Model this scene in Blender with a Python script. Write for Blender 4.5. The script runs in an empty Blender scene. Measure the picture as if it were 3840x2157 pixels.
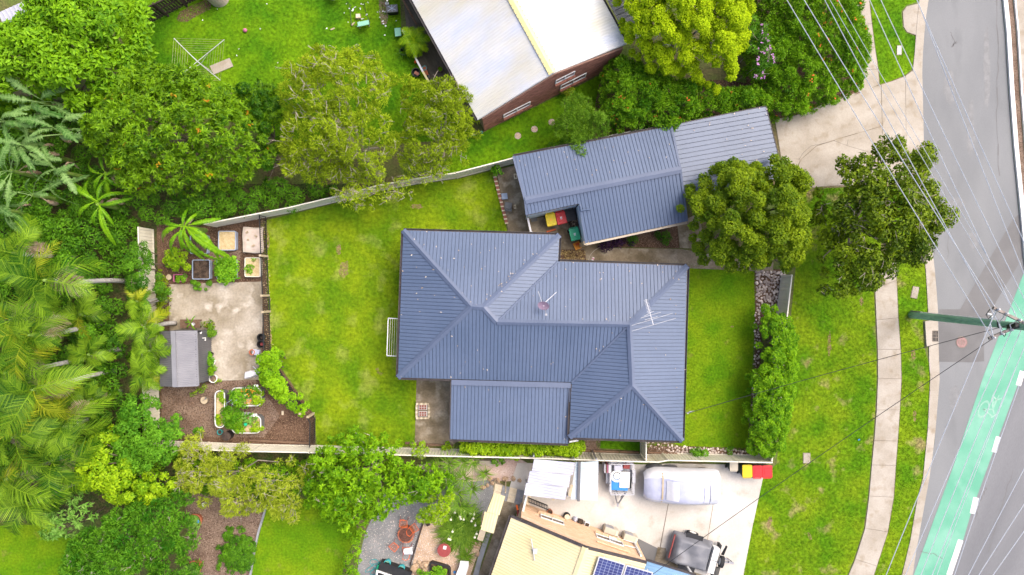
import bpy, math, random
import numpy as np
from mathutils import Vector, Matrix

# ------------------------------------------------------------------ camera, sky, sun, exposure
sc = bpy.context.scene
K = 61.5 / 3840; H = 41.0; CX, CY = 1920.0, 1078.5
cam_d = bpy.data.cameras.new('camera'); cam = bpy.data.objects.new('camera', cam_d)
sc.collection.objects.link(cam); sc.camera = cam
cam.location = (0, 0, H); cam.rotation_euler = (0, 0, 0)
cam_d.sensor_width = 36; cam_d.lens = 24; cam_d.clip_end = 2000

SUN_EL, SUN_AZ = 56, 58        # azimuth clockwise from +Y: the light comes a little from the street side
w = bpy.data.worlds.new('World'); sc.world = w; w.use_nodes = True
nt = w.node_tree; bg = nt.nodes['Background']
sky = nt.nodes.new('ShaderNodeTexSky'); sky.sky_type = 'NISHITA'; sky.sun_disc = False
sky.sun_elevation = math.radians(SUN_EL); sky.sun_rotation = math.radians(SUN_AZ)
sky.air_density = 0.7; sky.dust_density = 6.0; sky.ozone_density = 0.6
nt.links.new(sky.outputs[0], bg.inputs[0]); bg.inputs[1].default_value = 0.15
sun_d = bpy.data.lights.new('sun', 'SUN'); sun = bpy.data.objects.new('sun', sun_d)
sc.collection.objects.link(sun)
sun_d.energy = 0.6; sun_d.angle = math.radians(45); sun_d.color = (1, 0.95, 0.87)
el, az = math.radians(SUN_EL), math.radians(SUN_AZ)
sd = Vector((math.sin(az) * math.cos(el), math.cos(az) * math.cos(el), math.sin(el)))
sun.rotation_euler = (-sd).to_track_quat('-Z', 'Y').to_euler()
vs = sc.view_settings
vs.view_transform = 'Standard'; vs.look = 'None'; vs.gamma = 1; vs.use_curve_mapping = False
vs.exposure = 1.3
sc.cycles.use_denoising = True; sc.render.filter_size = 1.0
sc.cycles.max_bounces = 6; sc.cycles.diffuse_bounces = 3; sc.cycles.transmission_bounces = 4

C = sc.collection
rng = np.random.default_rng(7)
random.seed(7)
PI = math.pi

# ------------------------------------------------------------------ helpers
def U(px, py, z=0.0):
    """a point of the photograph, put back at its height above the ground"""
    s = K * (H - z) / H
    return Vector(((px - CX) * s, (CY - py) * s, z))
def UL(pts, z=0.0): return [U(x, y, z) for x, y in pts]
org = {}

def tag(o, label=None, cat=None, group=None, kind=None):
    if label: o['label'] = label
    if cat: o['category'] = cat
    if group: o['group'] = group
    if kind: o['kind'] = kind
    return o

def thing(name, label, cat, loc=(0, 0, 0), group=None, rz=0):
    o = bpy.data.objects.new(name, None); C.objects.link(o)
    o.empty_display_size = 0.2
    o.location = loc; o.rotation_euler = (0, 0, rz); org[o] = Vector(loc)
    return tag(o, label, cat, group)

class MB:
    """collects shapes for ONE mesh"""
    def __init__(s): s.v = []; s.f = []; s.a = []
    def add(s, vs, fs, var=0.5):
        n = len(s.v); s.v += [tuple(p) for p in vs]; s.a += [var] * len(vs)
        s.f += [tuple(i + n for i in f) for f in fs]; return s
    def box(s, c, size, rz=0, var=0.5, taper=1.0, ry=0, rx=0):
        x, y, z = size[0] / 2, size[1] / 2, size[2] / 2
        M = Matrix.Rotation(rz, 3, 'Z') @ Matrix.Rotation(ry, 3, 'Y') @ Matrix.Rotation(rx, 3, 'X')
        P = [(-x*taper, -y*taper, -z), (x*taper, -y*taper, -z), (x*taper, y*taper, -z), (-x*taper, y*taper, -z),
             (-x, -y, z), (x, -y, z), (x, y, z), (-x, y, z)]
        P = [M @ Vector(p) + Vector(c) for p in P]
        return s.add(P, [(0, 3, 2, 1), (4, 5, 6, 7), (0, 1, 5, 4), (1, 2, 6, 5), (2, 3, 7, 6), (3, 0, 4, 7)], var)
    def beam(s, a, b, w, h, var=0.5):
        """a bar of section w (sideways) x h (up) from a to b"""
        a, b = Vector(a), Vector(b); d = (b - a).normalized()
        up = Vector((0, 0, 1)) if abs(d.z) < .95 else Vector((0, 1, 0))
        l = d.cross(up).normalized(); u = l.cross(d)
        P = []
        for q in (a, b):
            P += [q - l*w/2 - u*h/2, q + l*w/2 - u*h/2, q + l*w/2 + u*h/2, q - l*w/2 + u*h/2]
        return s.add(P, [(0, 1, 2, 3), (7, 6, 5, 4), (0, 4, 5, 1), (1, 5, 6, 2), (2, 6, 7, 3), (3, 7, 4, 0)], var)
    def prism(s, poly, z0, z1, var=0.5):
        n = len(poly)
        A = sum(poly[i][0]*poly[(i+1) % n][1] - poly[(i+1) % n][0]*poly[i][1] for i in range(n))
        if A < 0: poly = poly[::-1]
        P = [(p[0], p[1], z0) for p in poly] + [(p[0], p[1], z1) for p in poly]
        F = [tuple(range(n, 2*n)), tuple(range(n-1, -1, -1))] + [(i, (i+1) % n, n+(i+1) % n, n+i) for i in range(n)]
        return s.add(P, F, var)
    def face(s, P, var=0.5): return s.add(P, [tuple(range(len(P)))], var)
    def tube(s, pts, r, n=6, var=0.5, cap=True):
        pts = [Vector(p) for p in pts]; m = len(pts)
        rs = [r]*m if not hasattr(r, '__len__') else r
        P = []; F = []
        for i, p in enumerate(pts):
            d = (pts[min(i+1, m-1)] - pts[max(i-1, 0)]).normalized()
            up = Vector((0, 0, 1)) if abs(d.z) < .9 else Vector((1, 0, 0))
            l = d.cross(up).normalized(); u = l.cross(d)
            P += [p + (l*math.cos(2*PI*k/n) + u*math.sin(2*PI*k/n))*rs[i] for k in range(n)]
        for i in range(m-1):
            for k in range(n):
                F.append((i*n+k, i*n+(k+1) % n, (i+1)*n+(k+1) % n, (i+1)*n+k))
        if cap: F += [tuple(range(n-1, -1, -1)), tuple(range((m-1)*n, m*n))]
        return s.add(P, F, var)
    def lathe(s, c, prof, n=16, var=0.5, cap=True, sx=1, sy=1):
        P = []; F = []; m = len(prof)
        for r, z in prof:
            P += [(c[0]+r*sx*math.cos(2*PI*k/n), c[1]+r*sy*math.sin(2*PI*k/n), c[2]+z) for k in range(n)]
        for i in range(m-1):
            for k in range(n): F.append((i*n+k, i*n+(k+1) % n, (i+1)*n+(k+1) % n, (i+1)*n+k))
        if cap: F += [tuple(range(n-1, -1, -1)), tuple(range((m-1)*n, m*n))]
        return s.add(P, F, var)
    def ring(s, c, r0, r1, z0, z1, n=20, var=0.5):
        return s.lathe(c, [(r0, z0), (r1, z0), (r1, z1), (r0, z1), (r0, z0)], n, var, cap=False)

def link(name, me, m, parent):
    o = bpy.data.objects.new(name, me); C.objects.link(o)
    if m and not me.materials: me.materials.append(m)
    if parent is not None: o.parent = parent; org[o] = org.get(parent, Vector())
    return o

def np_mesh(name, V, F, var=None):
    """V (n,3), F (m,k) with a fixed k"""
    me = bpy.data.meshes.new(name); V = np.asarray(V, np.float32); F = np.asarray(F, np.int32)
    m, k = F.shape
    me.vertices.add(len(V)); me.vertices.foreach_set('co', V.ravel())
    me.loops.add(m*k); me.loops.foreach_set('vertex_index', F.ravel())
    me.polygons.add(m); me.polygons.foreach_set('loop_start', np.arange(0, m*k, k, dtype=np.int32))
    me.update(calc_edges=True)
    if var is not None:
        at = me.attributes.new('var', 'FLOAT', 'POINT'); at.data.foreach_set('value', np.asarray(var, np.float32))
    return me

def obj(name, mb, m, parent=None, local=False, smooth=False):
    """links what mb holds as one mesh object; world coordinates unless local"""
    o_loc = Vector()
    V = mb.v
    if not local:
        if parent is not None: off = org.get(parent, Vector())
        else:
            A = np.array(V); off = Vector(((A[:, 0].min()+A[:, 0].max())/2, (A[:, 1].min()+A[:, 1].max())/2, A[:, 2].min())); o_loc = off
        V = [(x-off.x, y-off.y, z-off.z) for x, y, z in V]
    me = bpy.data.meshes.new(name); me.from_pydata(V, [], mb.f)
    at = me.attributes.new('var', 'FLOAT', 'POINT'); at.data.foreach_set('value', mb.a)
    if smooth: me.polygons.foreach_set('use_smooth', [True]*len(me.polygons))
    o = link(name, me, m, parent); o.location = o_loc
    if parent is None: org[o] = o_loc
    return o

def copy_tree(o, loc=None, rz=None, label=None, parent=None):
    c = o.copy(); C.objects.link(c)
    if parent is not None: c.parent = parent
    if loc is not None: c.location = loc
    if rz is not None: c.rotation_euler = (0, 0, rz)
    if label: c['label'] = label
    for ch in list(o.children): copy_tree(ch, parent=c)
    return c

# ------------------------------------------------------------------ materials
def mat(name, c1, c2=None, s=3.0, c3=None, s3=20.0, t3=.62, rough=.75, bump=0.0, bs=60.0, metal=0.0, spec=.35,
        stretch=(1, 1, 1), rot=0.0, var=False, coord='pos', fine=0.0, fs=25.0, soft=.1):
    m = bpy.data.materials.new(name); m.use_nodes = True
    N = m.node_tree.nodes; L = m.node_tree.links; b = N['Principled BSDF']
    b.inputs['Roughness'].default_value = rough; b.inputs['Metallic'].default_value = metal
    b.inputs['Specular IOR Level'].default_value = spec
    c2 = c2 or c1
    if coord == 'pos':
        g = N.new('ShaderNodeNewGeometry'); co = g.outputs['Position']
    else:
        g = N.new('ShaderNodeTexCoord'); co = g.outputs['Object']
    mp = N.new('ShaderNodeMapping'); mp.vector_type = 'TEXTURE'; mp.inputs['Scale'].default_value = tuple(1/q for q in stretch); mp.inputs['Rotation'].default_value = (0, 0, rot)
    L.new(co, mp.inputs[0]); co = mp.outputs[0]
    def noise(scale, det=4.0):
        n = N.new('ShaderNodeTexNoise'); n.inputs['Scale'].default_value = scale; n.inputs['Detail'].default_value = det
        L.new(co, n.inputs['Vector']); return n.outputs['Fac']
    def rng_(fac, lo, hi):
        r = N.new('ShaderNodeMapRange'); r.inputs[1].default_value = lo; r.inputs[2].default_value = hi; L.new(fac, r.inputs[0]); return r.outputs[0]
    mx = N.new('ShaderNodeMix'); mx.data_type = 'RGBA'
    mx.inputs['A'].default_value = (*c1, 1); mx.inputs['B'].default_value = (*c2, 1)
    if var:
        a = N.new('ShaderNodeAttribute'); a.attribute_name = 'var'; fac = a.outputs['Fac']
    else: fac = rng_(noise(s), .36, .64)
    L.new(fac, mx.inputs['Factor']); col = mx.outputs['Result']
    if c3:
        m3 = N.new('ShaderNodeMix'); m3.data_type = 'RGBA'; m3.inputs['B'].default_value = (*c3, 1)
        L.new(rng_(noise(s3), t3-soft, t3+soft), m3.inputs['Factor']); L.new(col, m3.inputs['A']); col = m3.outputs['Result']
    if fine:
        h = N.new('ShaderNodeHueSaturation'); L.new(col, h.inputs['Color'])
        r = N.new('ShaderNodeMapRange'); r.inputs[1].default_value = .3; r.inputs[2].default_value = .7
        r.inputs[3].default_value = 1-fine; r.inputs[4].default_value = 1+fine
        L.new(noise(fs, 3), r.inputs[0]); L.new(r.outputs[0], h.inputs['Value']); col = h.outputs['Color']
    L.new(col, b.inputs['Base Color'])
    if bump:
        bp = N.new('ShaderNodeBump'); bp.inputs['Strength'].default_value = bump; bp.inputs['Distance'].default_value = .03
        L.new(noise(bs), bp.inputs['Height']); L.new(bp.outputs[0], b.inputs['Normal'])
    return m

def leafmat(name, dark, light, trans=.3, rough=.5, orand=.35, tip=None):
    """each leaf its own tint (attribute var), some light through the blade"""
    m = bpy.data.materials.new(name); m.use_nodes = True
    N = m.node_tree.nodes; L = m.node_tree.links; b = N['Principled BSDF']
    b.inputs['Roughness'].default_value = rough; b.inputs['Specular IOR Level'].default_value = .15
    a = N.new('ShaderNodeAttribute'); a.attribute_name = 'var'
    oi = N.new('ShaderNodeObjectInfo')
    ad = N.new('ShaderNodeMath'); ad.operation = 'MULTIPLY_ADD'; ad.inputs[1].default_value = orand; ad.use_clamp = True
    sb = N.new('ShaderNodeMath'); sb.operation = 'SUBTRACT'; sb.inputs[1].default_value = .5
    L.new(oi.outputs['Random'], sb.inputs[0]); L.new(sb.outputs[0], ad.inputs[0]); L.new(a.outputs['Fac'], ad.inputs[2])
    cr = N.new('ShaderNodeValToRGB'); e = cr.color_ramp.elements
    e[0].color = (*dark, 1); e[1].color = (*light, 1)
    if tip: x = e.new(.93); x.color = (*light, 1); e[-1].color = (*tip, 1)
    L.new(ad.outputs[0], cr.inputs[0]); L.new(cr.outputs[0], b.inputs['Base Color'])
    t = N.new('ShaderNodeBsdfTranslucent'); L.new(cr.outputs[0], t.inputs[0])
    ms = N.new('ShaderNodeMixShader'); ms.inputs[0].default_value = trans
    L.new(b.outputs[0], ms.inputs[1]); L.new(t.outputs[0], ms.inputs[2])
    L.new(ms.outputs[0], N['Material Output'].inputs['Surface'])
    return m

M = {}
M['ground'] = mat('rough_grass_soil', (.075, .12, .012), (.11, .085, .035), s=.6, fine=.35, fs=9, bump=.4, bs=20)
M['lawn'] = mat('back_lawn', (.085, .18, .004), (.18, .26, .006), s=.5, c3=(.26, .30, .06), s3=.6, t3=.66, soft=.12, fine=.24, fs=5, rough=.9, spec=.1)
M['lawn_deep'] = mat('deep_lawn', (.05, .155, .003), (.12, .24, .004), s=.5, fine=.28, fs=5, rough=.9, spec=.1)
M['lawn_front'] = mat('front_lawn', (.075, .185, .003), (.145, .235, .005), s=.5, c3=(.19, .17, .04), s3=1.1, t3=.72, fine=.2, fs=8, rough=.9, spec=.1)
M['lawn_verge'] = mat('verge_lawn', (.07, .175, .003), (.15, .235, .006), s=.5, c3=(.27, .23, .09), s3=.8, t3=.66, soft=.07, fine=.32, fs=5, rough=.9, spec=.1)
M['mulch'] = mat('bark_mulch', (.06, .032, .017), (.12, .07, .042), s=1.2, c3=(.2, .13, .09), s3=14, t3=.6, fine=.4, fs=22, bump=.7, bs=30, rough=.95)
M['mulch_grey'] = mat('grey_mulch', (.14, .095, .07), (.22, .16, .12), s=1.4, c3=(.07, .04, .02), s3=12, t3=.58, fine=.35, fs=25, bump=.7, bs=30, rough=.95)
M['conc'] = mat('concrete', (.30, .265, .215), (.37, .335, .285), s=.7, c3=(.235, .19, .13), s3=1.6, t3=.66, soft=.12, fine=.08, fs=14, bump=.1, bs=40, rough=.9)
M['conc_white'] = mat('pale_concrete', (.42, .39, .345), (.52, .495, .455), s=.5, c3=(.34, .3, .24), s3=1.1, t3=.68, soft=.1, fine=.06, fs=12, bump=.08, bs=40, rough=.85)
M['conc_old'] = mat('stained_concrete', (.125, .098, .058), (.245, .2, .14), s=.9, c3=(.31, .27, .205), s3=1.5, t3=.6, soft=.1, fine=.16, fs=10, bump=.15, bs=40, rough=.9)
M['conc_garden'] = mat('garden_slab', (.20, .165, .11), (.35, .31, .25), s=.55, c3=(.42, .38, .32), s3=1.3, t3=.62, soft=.08, fine=.14, fs=9, bump=.15, bs=40, rough=.9)
M['conc_dark'] = mat('dark_streaked_concrete', (.06, .048, .03), (.12, .1, .07), s=1.3, fine=.2, fs=8, stretch=(.3, 1, 1), rot=-1.05, bump=.2, rough=.6)  # dark tone with stretched streaks
M['asphalt'] = mat('asphalt', (.155, .161, .166), (.185, .191, .195), s=.4, fine=.07, fs=30, c3=(.14, .146, .15), s3=.7, t3=.66, stretch=(.4, 1, 1), rot=1.55, bump=.15, bs=90, rough=.85)
M['asphalt_dark'] = mat('new_asphalt', (.12, .118, .117), (.142, .14, .139), s=.8, fine=.08, fs=30, bump=.2, bs=90, rough=.85)
M['asphalt_mid'] = mat('worn_asphalt', (.125, .128, .136), (.175, .178, .186), s=.3, fine=.08, fs=26, stretch=(.2, 1, 1), rot=1.2, bump=.2, bs=90, rough=.85)
M['bike_green'] = mat('green_lane_paint', (.095, .30, .20), (.15, .35, .255), s=.55, fine=.05, fs=22, c3=(.165, .36, .27), s3=.9, t3=.64, bump=.1, bs=90, rough=.8)
M['road_white'] = mat('road_marking_paint', (.62, .62, .61), (.72, .72, .7), s=6, rough=.7)
M['bike_white'] = mat('worn_white_paint', (.19, .375, .285), (.28, .42, .35), s=5, rough=.8)
M['roof'] = mat('blue_grey_sheet', (.073, .104, .170), (.088, .120, .190), s=.35, fine=.05, fs=5, rough=.42, spec=.5)
M['cap'] = mat('blue_grey_capping', (.078, .102, .162), (.09, .115, .178), s=1, rough=.42, spec=.5)
M['gutter'] = mat('dark_gutter', (.035, .03, .032), (.06, .05, .05), s=3, rough=.6)
M['fascia'] = mat('cream_fascia', (.42, .36, .28), rough=.6)
M['wall_blue'] = mat('pale_blue_wall', (.48, .62, .74), (.54, .68, .78), s=2, rough=.7)
M['wall_cream'] = mat('cream_wall', (.45, .41, .33), rough=.8)
M['white_roof'] = mat('white_roof_sheet', (.53, .53, .515), (.45, .48, .55), s=1.3, c3=(.47, .45, .37), s3=.6, t3=.56, soft=.12, stretch=(.12, 1, 1), rot=math.radians(29), fine=.03, fs=6, rough=.5)
M['white_ridge'] = mat('cream_ridge_cap', (.68, .60, .27), (.62, .56, .3), s=2, rough=.6)
M['grey_sheet'] = mat('grey_sheet', (.2, .2, .22), (.27, .27, .29), s=1, rough=.5)
M['lilac_sheet'] = mat('lilac_grey_sheet', (.36, .37, .45), (.43, .44, .5), s=.8, rough=.5)
M['pale_sheet'] = mat('pale_blue_grey_sheet', (.36, .42, .46), (.5, .54, .58), s=.6, rough=.4)
M['yellow_roof'] = mat('cream_yellow_sheet', (.54, .46, .25), (.57, .50, .31), s=.5, fine=.03, fs=5, rough=.5)
M['blue_sheet'] = mat('sky_blue_sheet', (.16, .29, .44), (.2, .33, .48), s=1, rough=.45)
M['brick_red'] = mat('red_brown_brick', (.19, .078, .055), (.36, .155, .11), var=True, rough=.9)
M['brick_peach'] = mat('peach_brick', (.60, .39, .24), (.72, .5, .33), var=True, rough=.9)
M['mortar_red'] = mat('brown_mortar', (.22, .13, .10), (.27, .17, .13), s=3, rough=.95)
M['mortar_peach'] = mat('peach_mortar', (.56, .38, .26), (.6, .42, .3), s=3, rough=.95)
M['fence_cream'] = mat('cream_steel_fence', (.66, .62, .5), (.72, .68, .56), s=1.5, rough=.5)
M['fence_rail'] = mat('cream_white_rail', (.62, .59, .5), rough=.45)
M['black_metal'] = mat('black_metal', (.016, .017, .02), rough=.5)
M['steel'] = mat('grey_steel', (.33, .33, .35), rough=.35, metal=.6)
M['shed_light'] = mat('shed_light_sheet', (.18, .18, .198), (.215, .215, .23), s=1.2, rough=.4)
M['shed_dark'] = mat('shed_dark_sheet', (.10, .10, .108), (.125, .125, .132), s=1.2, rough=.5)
M['timber'] = mat('weathered_timber', (.10, .055, .035), (.17, .11, .07), s=4, fine=.2, fs=20, stretch=(1, 6, 1), coord='obj', rough=.85)
M['timber_dark'] = mat('dark_timber', (.032, .023, .02), (.06, .042, .034), s=4, fine=.2, fs=16, rough=.9)
M['timber_pale'] = mat('pale_timber', (.36, .29, .19), (.44, .36, .25), s=4, rough=.85)
M['white'] = mat('white_paint', (.62, .62, .6), (.68, .68, .66), s=4, rough=.5)
M['white_cloth'] = mat('white_cloth', (.62, .62, .66), (.72, .72, .72), s=4, rough=.9)
M['pole_green'] = mat('green_treated_pole', (.17, .34, .22), (.25, .42, .29), s=1.5, c3=(.11, .18, .13), s3=5, t3=.66, stretch=(3, 3, .4), fine=.15, fs=8, rough=.9)
M['arm_timber'] = mat('grey_crossarm_timber', (.19, .16, .14), (.3, .26, .23), s=5, rough=.9)
M['wire_white'] = mat('bright_conductor', (.56, .58, .6), rough=.35, metal=.3)
M['wire_black'] = mat('black_cable', (.02, .02, .022), rough=.6)
M['bark'] = mat('grey_brown_bark', (.12, .09, .065), (.2, .16, .12), s=3, fine=.25, fs=14, rough=.95)
M['bark_pale'] = mat('pale_grey_bark', (.27, .23, .18), (.38, .33, .27), s=3, fine=.2, fs=10, rough=.95)
M['palm_trunk'] = mat('ringed_palm_trunk', (.34, .32, .29), (.43, .42, .4), s=2, c3=(.22, .2, .18), s3=5, t3=.6, stretch=(.5, .5, 4), rough=.9)
M['stone'] = mat('river_stone', (.24, .19, .17), (.68, .59, .52), var=True, rough=.8)
M['rock'] = mat('tan_rock', (.30, .2, .12), (.42, .32, .22), s=3, fine=.25, fs=7, bump=.5, bs=9, coord='obj', rough=.9)
M['gravel_grey'] = mat('grey_gravel', (.165, .17, .172), (.22, .22, .22), s=1.2, c3=(.42, .41, .39), s3=16, t3=.66, soft=.04, fine=.3, fs=26, bump=.8, bs=40, rough=.95)
M['gravel_tan'] = mat('tan_gravel', (.36, .25, .165), (.45, .33, .23), s=1.1, c3=(.6, .5, .42), s3=17, t3=.62, soft=.05, fine=.25, fs=26, bump=.8, bs=40, rough=.95)
M['gravel_pink'] = mat('pink_gravel', (.42, .3, .25), (.5, .4, .35), s=1.2, c3=(.3, .2, .16), s3=14, t3=.64, fine=.25, fs=26, bump=.8, bs=40, rough=.95)
M['leaf_litter'] = mat('leaf_litter', (.16, .10, .03), (.42, .32, .14), var=True, rough=.9)
M['straw'] = mat('straw', (.42, .31, .15), (.52, .41, .24), s=6, fine=.3, fs=25, bump=.8, bs=30, rough=.95)
M['soil'] = mat('dark_soil', (.03, .02, .014), (.09, .06, .04), s=4, fine=.35, fs=14, bump=.8, bs=20, rough=.95)
M['cloth_beige'] = mat('beige_cloth', (.44, .36, .30), (.52, .44, .38), s=3, bump=.4, bs=6, rough=.95)
M['planter_blue'] = mat('blue_grey_planter', (.26, .32, .42), (.34, .4, .5), s=3, rough=.6)
M['planter_grey'] = mat('grey_planter_steel', (.10, .105, .105), (.13, .135, .135), s=2, rough=.5)
M['pink'] = mat('pink_plastic', (.42, .12, .22), rough=.5)
M['terracotta'] = mat('terracotta', (.40, .13, .06), (.32, .1, .05), s=4, rough=.8)
M['teal'] = mat('teal_glaze', (.02, .27, .30), (.03, .33, .35), s=4, rough=.3)
M['black_plastic'] = mat('black_plastic', (.012, .013, .014), (.02, .02, .02), s=4, rough=.5)
M['dark_green_plastic'] = mat('dark_green_plastic', (.012, .03, .022), rough=.5)
M['lid_yellow'] = mat('yellow_lid', (.62, .47, .01), rough=.4)
M['lid_red'] = mat('red_lid', (.52, .015, .02), rough=.4)
M['lid_green'] = mat('green_lid', (.01, .36, .17), rough=.4)
M['beige_plastic'] = mat('beige_plastic', (.42, .38, .3), rough=.5)
M['orange'] = mat('orange_plastic', (.78, .33, .02), rough=.5)
M['orange_red'] = mat('orange_red_paint', (.62, .11, .02), rough=.5)
M['mauve'] = mat('faded_mauve_dish', (.22, .155, .22), (.27, .19, .25), s=8, rough=.6)
M['aluminium'] = mat('dull_aluminium', (.52, .52, .54), rough=.4, metal=.3)
M['tarp_grey'] = mat('grey_tarp', (.12, .125, .14), (.175, .18, .2), s=1.5, c3=(.10, .075, .055), s3=1.2, t3=.68, bump=.5, bs=3, rough=.45, coord='obj')
M['cover_blue'] = mat('blue_grey_car_cover', (.36, .38, .49), (.42, .44, .54), s=2, bump=.5, bs=5, rough=.85, spec=.15)
M['cover_white'] = mat('white_car_cover', (.54, .55, .58), (.6, .6, .62), s=2, bump=.5, bs=5, rough=.85, spec=.15)
M['blue_box'] = mat('bright_blue_plastic', (.03, .2, .5), rough=.5)
M['tyre'] = mat('tyre_rubber', (.02, .02, .022), rough=.8)
M['rust_red'] = mat('rust_red_paint', (.22, .035, .035), (.26, .05, .045), s=5, rough=.6)
M['fire_mesh'] = mat('rusty_fire_pit', (.09, .04, .03), (.16, .075, .055), s=9, rough=.9)
M['mint'] = mat('mint_green_plastic', (.18, .42, .3), (.22, .46, .35), s=3, rough=.6)
M['tile_cream'] = mat('cream_paver', (.6, .5, .34), (.66, .57, .42), s=3, fine=.08, fs=12, rough=.9)
M['tile_grey'] = mat('grey_paver', (.22, .22, .23), (.28, .28, .29), s=3, fine=.08, fs=12, rough=.9)
M['solar'] = mat('solar_cell', (.02, .025, .11), (.028, .04, .15), s=2, rough=.2, spec=.6)
M['solar_back'] = mat('panel_grid_lines', (.25, .28, .4), rough=.3)
M['glass'] = mat('window_glass', (.03, .035, .045), rough=.08, spec=.6)
M['manhole'] = mat('reddish_iron_cover', (.24, .14, .13), (.29, .18, .17), s=8, rough=.8)
M['iron'] = mat('dull_iron', (.14, .12, .1), (.2, .17, .14), s=5, rough=.8)
M['edging'] = mat('grey_edging', (.2, .21, .22), (.27, .28, .29), s=2, rough=.8)
M['litter_pale'] = mat('pale_dry_leaf', (.3, .22, .15), (.6, .52, .44), var=True, rough=.9)
M['purple_leaf'] = leafmat('purple_leaf', (.03, .01, .035), (.08, .03, .085), trans=.15)
M['flower_red'] = mat('red_orange_flower', (.62, .07, .02), (.68, .16, .02), var=True, rough=.7)
M['flower_pink'] = mat('pink_purple_flower', (.42, .16, .42), (.55, .28, .55), var=True, rough=.7)
M['flower_white'] = mat('white_flower', (.6, .6, .45), rough=.7)
M['flower_orange'] = mat('orange_flower', (.65, .25, .02), rough=.7)
M['dry_frond'] = mat('dry_frond', (.22, .15, .09), (.36, .28, .2), s=5, rough=.95)
# ------------------------------------------------------------------ numpy foliage
def pts_in(poly, P):
    P = np.asarray(P); x, y = P[:, 0], P[:, 1]; ins = np.zeros(len(P), bool); n = len(poly)
    for i in range(n):
        x0, y0 = poly[i][0], poly[i][1]; x1, y1 = poly[(i+1) % n][0], poly[(i+1) % n][1]
        if y0 == y1: continue
        c = ((y0 > y) != (y1 > y)) & (x < (x1-x0)*(y-y0)/(y1-y0)+x0); ins ^= c
    return ins
def edge_dist(poly, P):
    P = np.asarray(P)[:, :2]; d = np.full(len(P), 1e9); n = len(poly)
    for i in range(n):
        a = np.array(poly[i][:2]); b = np.array(poly[(i+1) % n][:2]); ab = b-a
        t = np.clip(((P-a) @ ab)/max(ab @ ab, 1e-9), 0, 1); d = np.minimum(d, np.linalg.norm(P-(a+t[:, None]*ab), axis=1))
    return d
def sample(poly, n):
    A = np.array([p[:2] for p in poly]); lo, hi = A.min(0), A.max(0); out = []; tot = 0
    while tot < n:
        P = lo+(hi-lo)*rng.random((max(n, 64), 2)); P = P[pts_in(poly, P)]; out.append(P); tot += len(P)
    return np.concatenate(out)[:n]
def area(poly): return abs(sum(poly[i][0]*poly[i-1][1]-poly[i-1][0]*poly[i][1] for i in range(len(poly))))/2
def darts(poly, s):
    n = int(area(poly)/(s*s)*9)+12; P = sample(poly, n); keep = []
    cell = {}
    for p in P:
        k = (int(p[0]//s), int(p[1]//s)); ok = True
        for i in (-1, 0, 1):
            for j in (-1, 0, 1):
                for q in cell.get((k[0]+i, k[1]+j), ()):
                    if (q[0]-p[0])**2+(q[1]-p[1])**2 < s*s*.8: ok = False; break
        if ok: cell.setdefault(k, []).append(p); keep.append(p)
    return np.array(keep)
def unit(v): return v/np.maximum(np.linalg.norm(v, axis=1, keepdims=True), 1e-9)

def leaf_arrays(P, T, Nn, Lg, Wd, fold=.18, bend=.15):
    """rhombic folded blades: 4 verts, 2 triangles each"""
    T = unit(T); S = unit(np.cross(Nn, T)); Nn = np.cross(T, S); Lg = Lg[:, None]; Wd = Wd[:, None]
    a = P; b = P+T*Lg*.45+S*Wd*.5+Nn*Wd*fold; c = P+T*Lg-Nn*Lg*bend; d = P+T*Lg*.45-S*Wd*.5+Nn*Wd*fold
    V = np.stack([a, b, c, d], 1).reshape(-1, 3); n = len(P)
    i = np.arange(n)[:, None]*4
    F = np.concatenate([i+np.array([[0, 2, 1]]), i+np.array([[0, 3, 2]])], 1).reshape(-1, 3)
    return V, F

def clump_leaves(Cn, R, L, W, cov=2.2, up=.5, droop=.25, out=.5, hemi=-.25, flat=.8, cl_var=.25, base_var=.5, lv=.22, rosette=0):
    Pn, Tn, Nn_, Ln, Wn, Vn = [], [], [], [], [], []
    for c, r in zip(Cn, R):
        n = max(6, int(cov*2*PI*r*r*flat/(.5*L*W)))
        d = rng.normal(size=(n*2, 3)); d = unit(d); d = d[d[:, 2] > hemi][:n]; n = len(d)
        if rosette:
            nr = max(1, n//rosette); ds = d[:nr]; d = np.repeat(ds, rosette, 0)[:n]; n = len(d)
        lob = unit(rng.normal(size=(7, 3))+np.array([0, 0, .3])); lb = np.clip((d @ lob.T).max(1), 0, 1)**3
        rad = r*(.5+.5*rng.random((n, 1))**.6)*(.68+.5*lb[:, None])
        if rosette: rad = np.repeat(r*(.6+.45*rng.random((nr, 1))), rosette, 0)[:n]*(.72+.45*lb[:, None])
        e = d*rad; e[:, 2] *= flat
        rnd = rng.normal(size=(n, 3))
        nn = unit(d+np.array([0, 0, up])+rnd*.35)
        t = np.cross(nn, rng.normal(size=(n, 3))); t = unit(t)*1.0+d*out; t[:, 2] -= droop
        Pn.append(c+e); Tn.append(t); Nn_.append(nn)
        Ln.append(L*(.7+.6*rng.random(n))); Wn.append(W*(.75+.5*rng.random(n)))
        Vn.append(np.clip(base_var+cl_var*rng.normal()*.6+lv*rng.normal(size=n), 0, 1))
    return [np.concatenate(x) for x in (Pn, Tn, Nn_, Ln, Wn, Vn)]

def foliage(name, Cn, R, m, parent, kind=None, **kw):
    P, T, Nn, L, W, Vr = clump_leaves(Cn, R, **kw)
    V, F = leaf_arrays(P, T, Nn, L, W)
    off = org.get(parent, Vector()) if parent is not None else Vector()
    me = np_mesh(name, V-np.array(off), F, np.repeat(Vr, 4))
    o = link(name, me, m, parent)
    if kind: o['kind'] = kind
    return o

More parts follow.
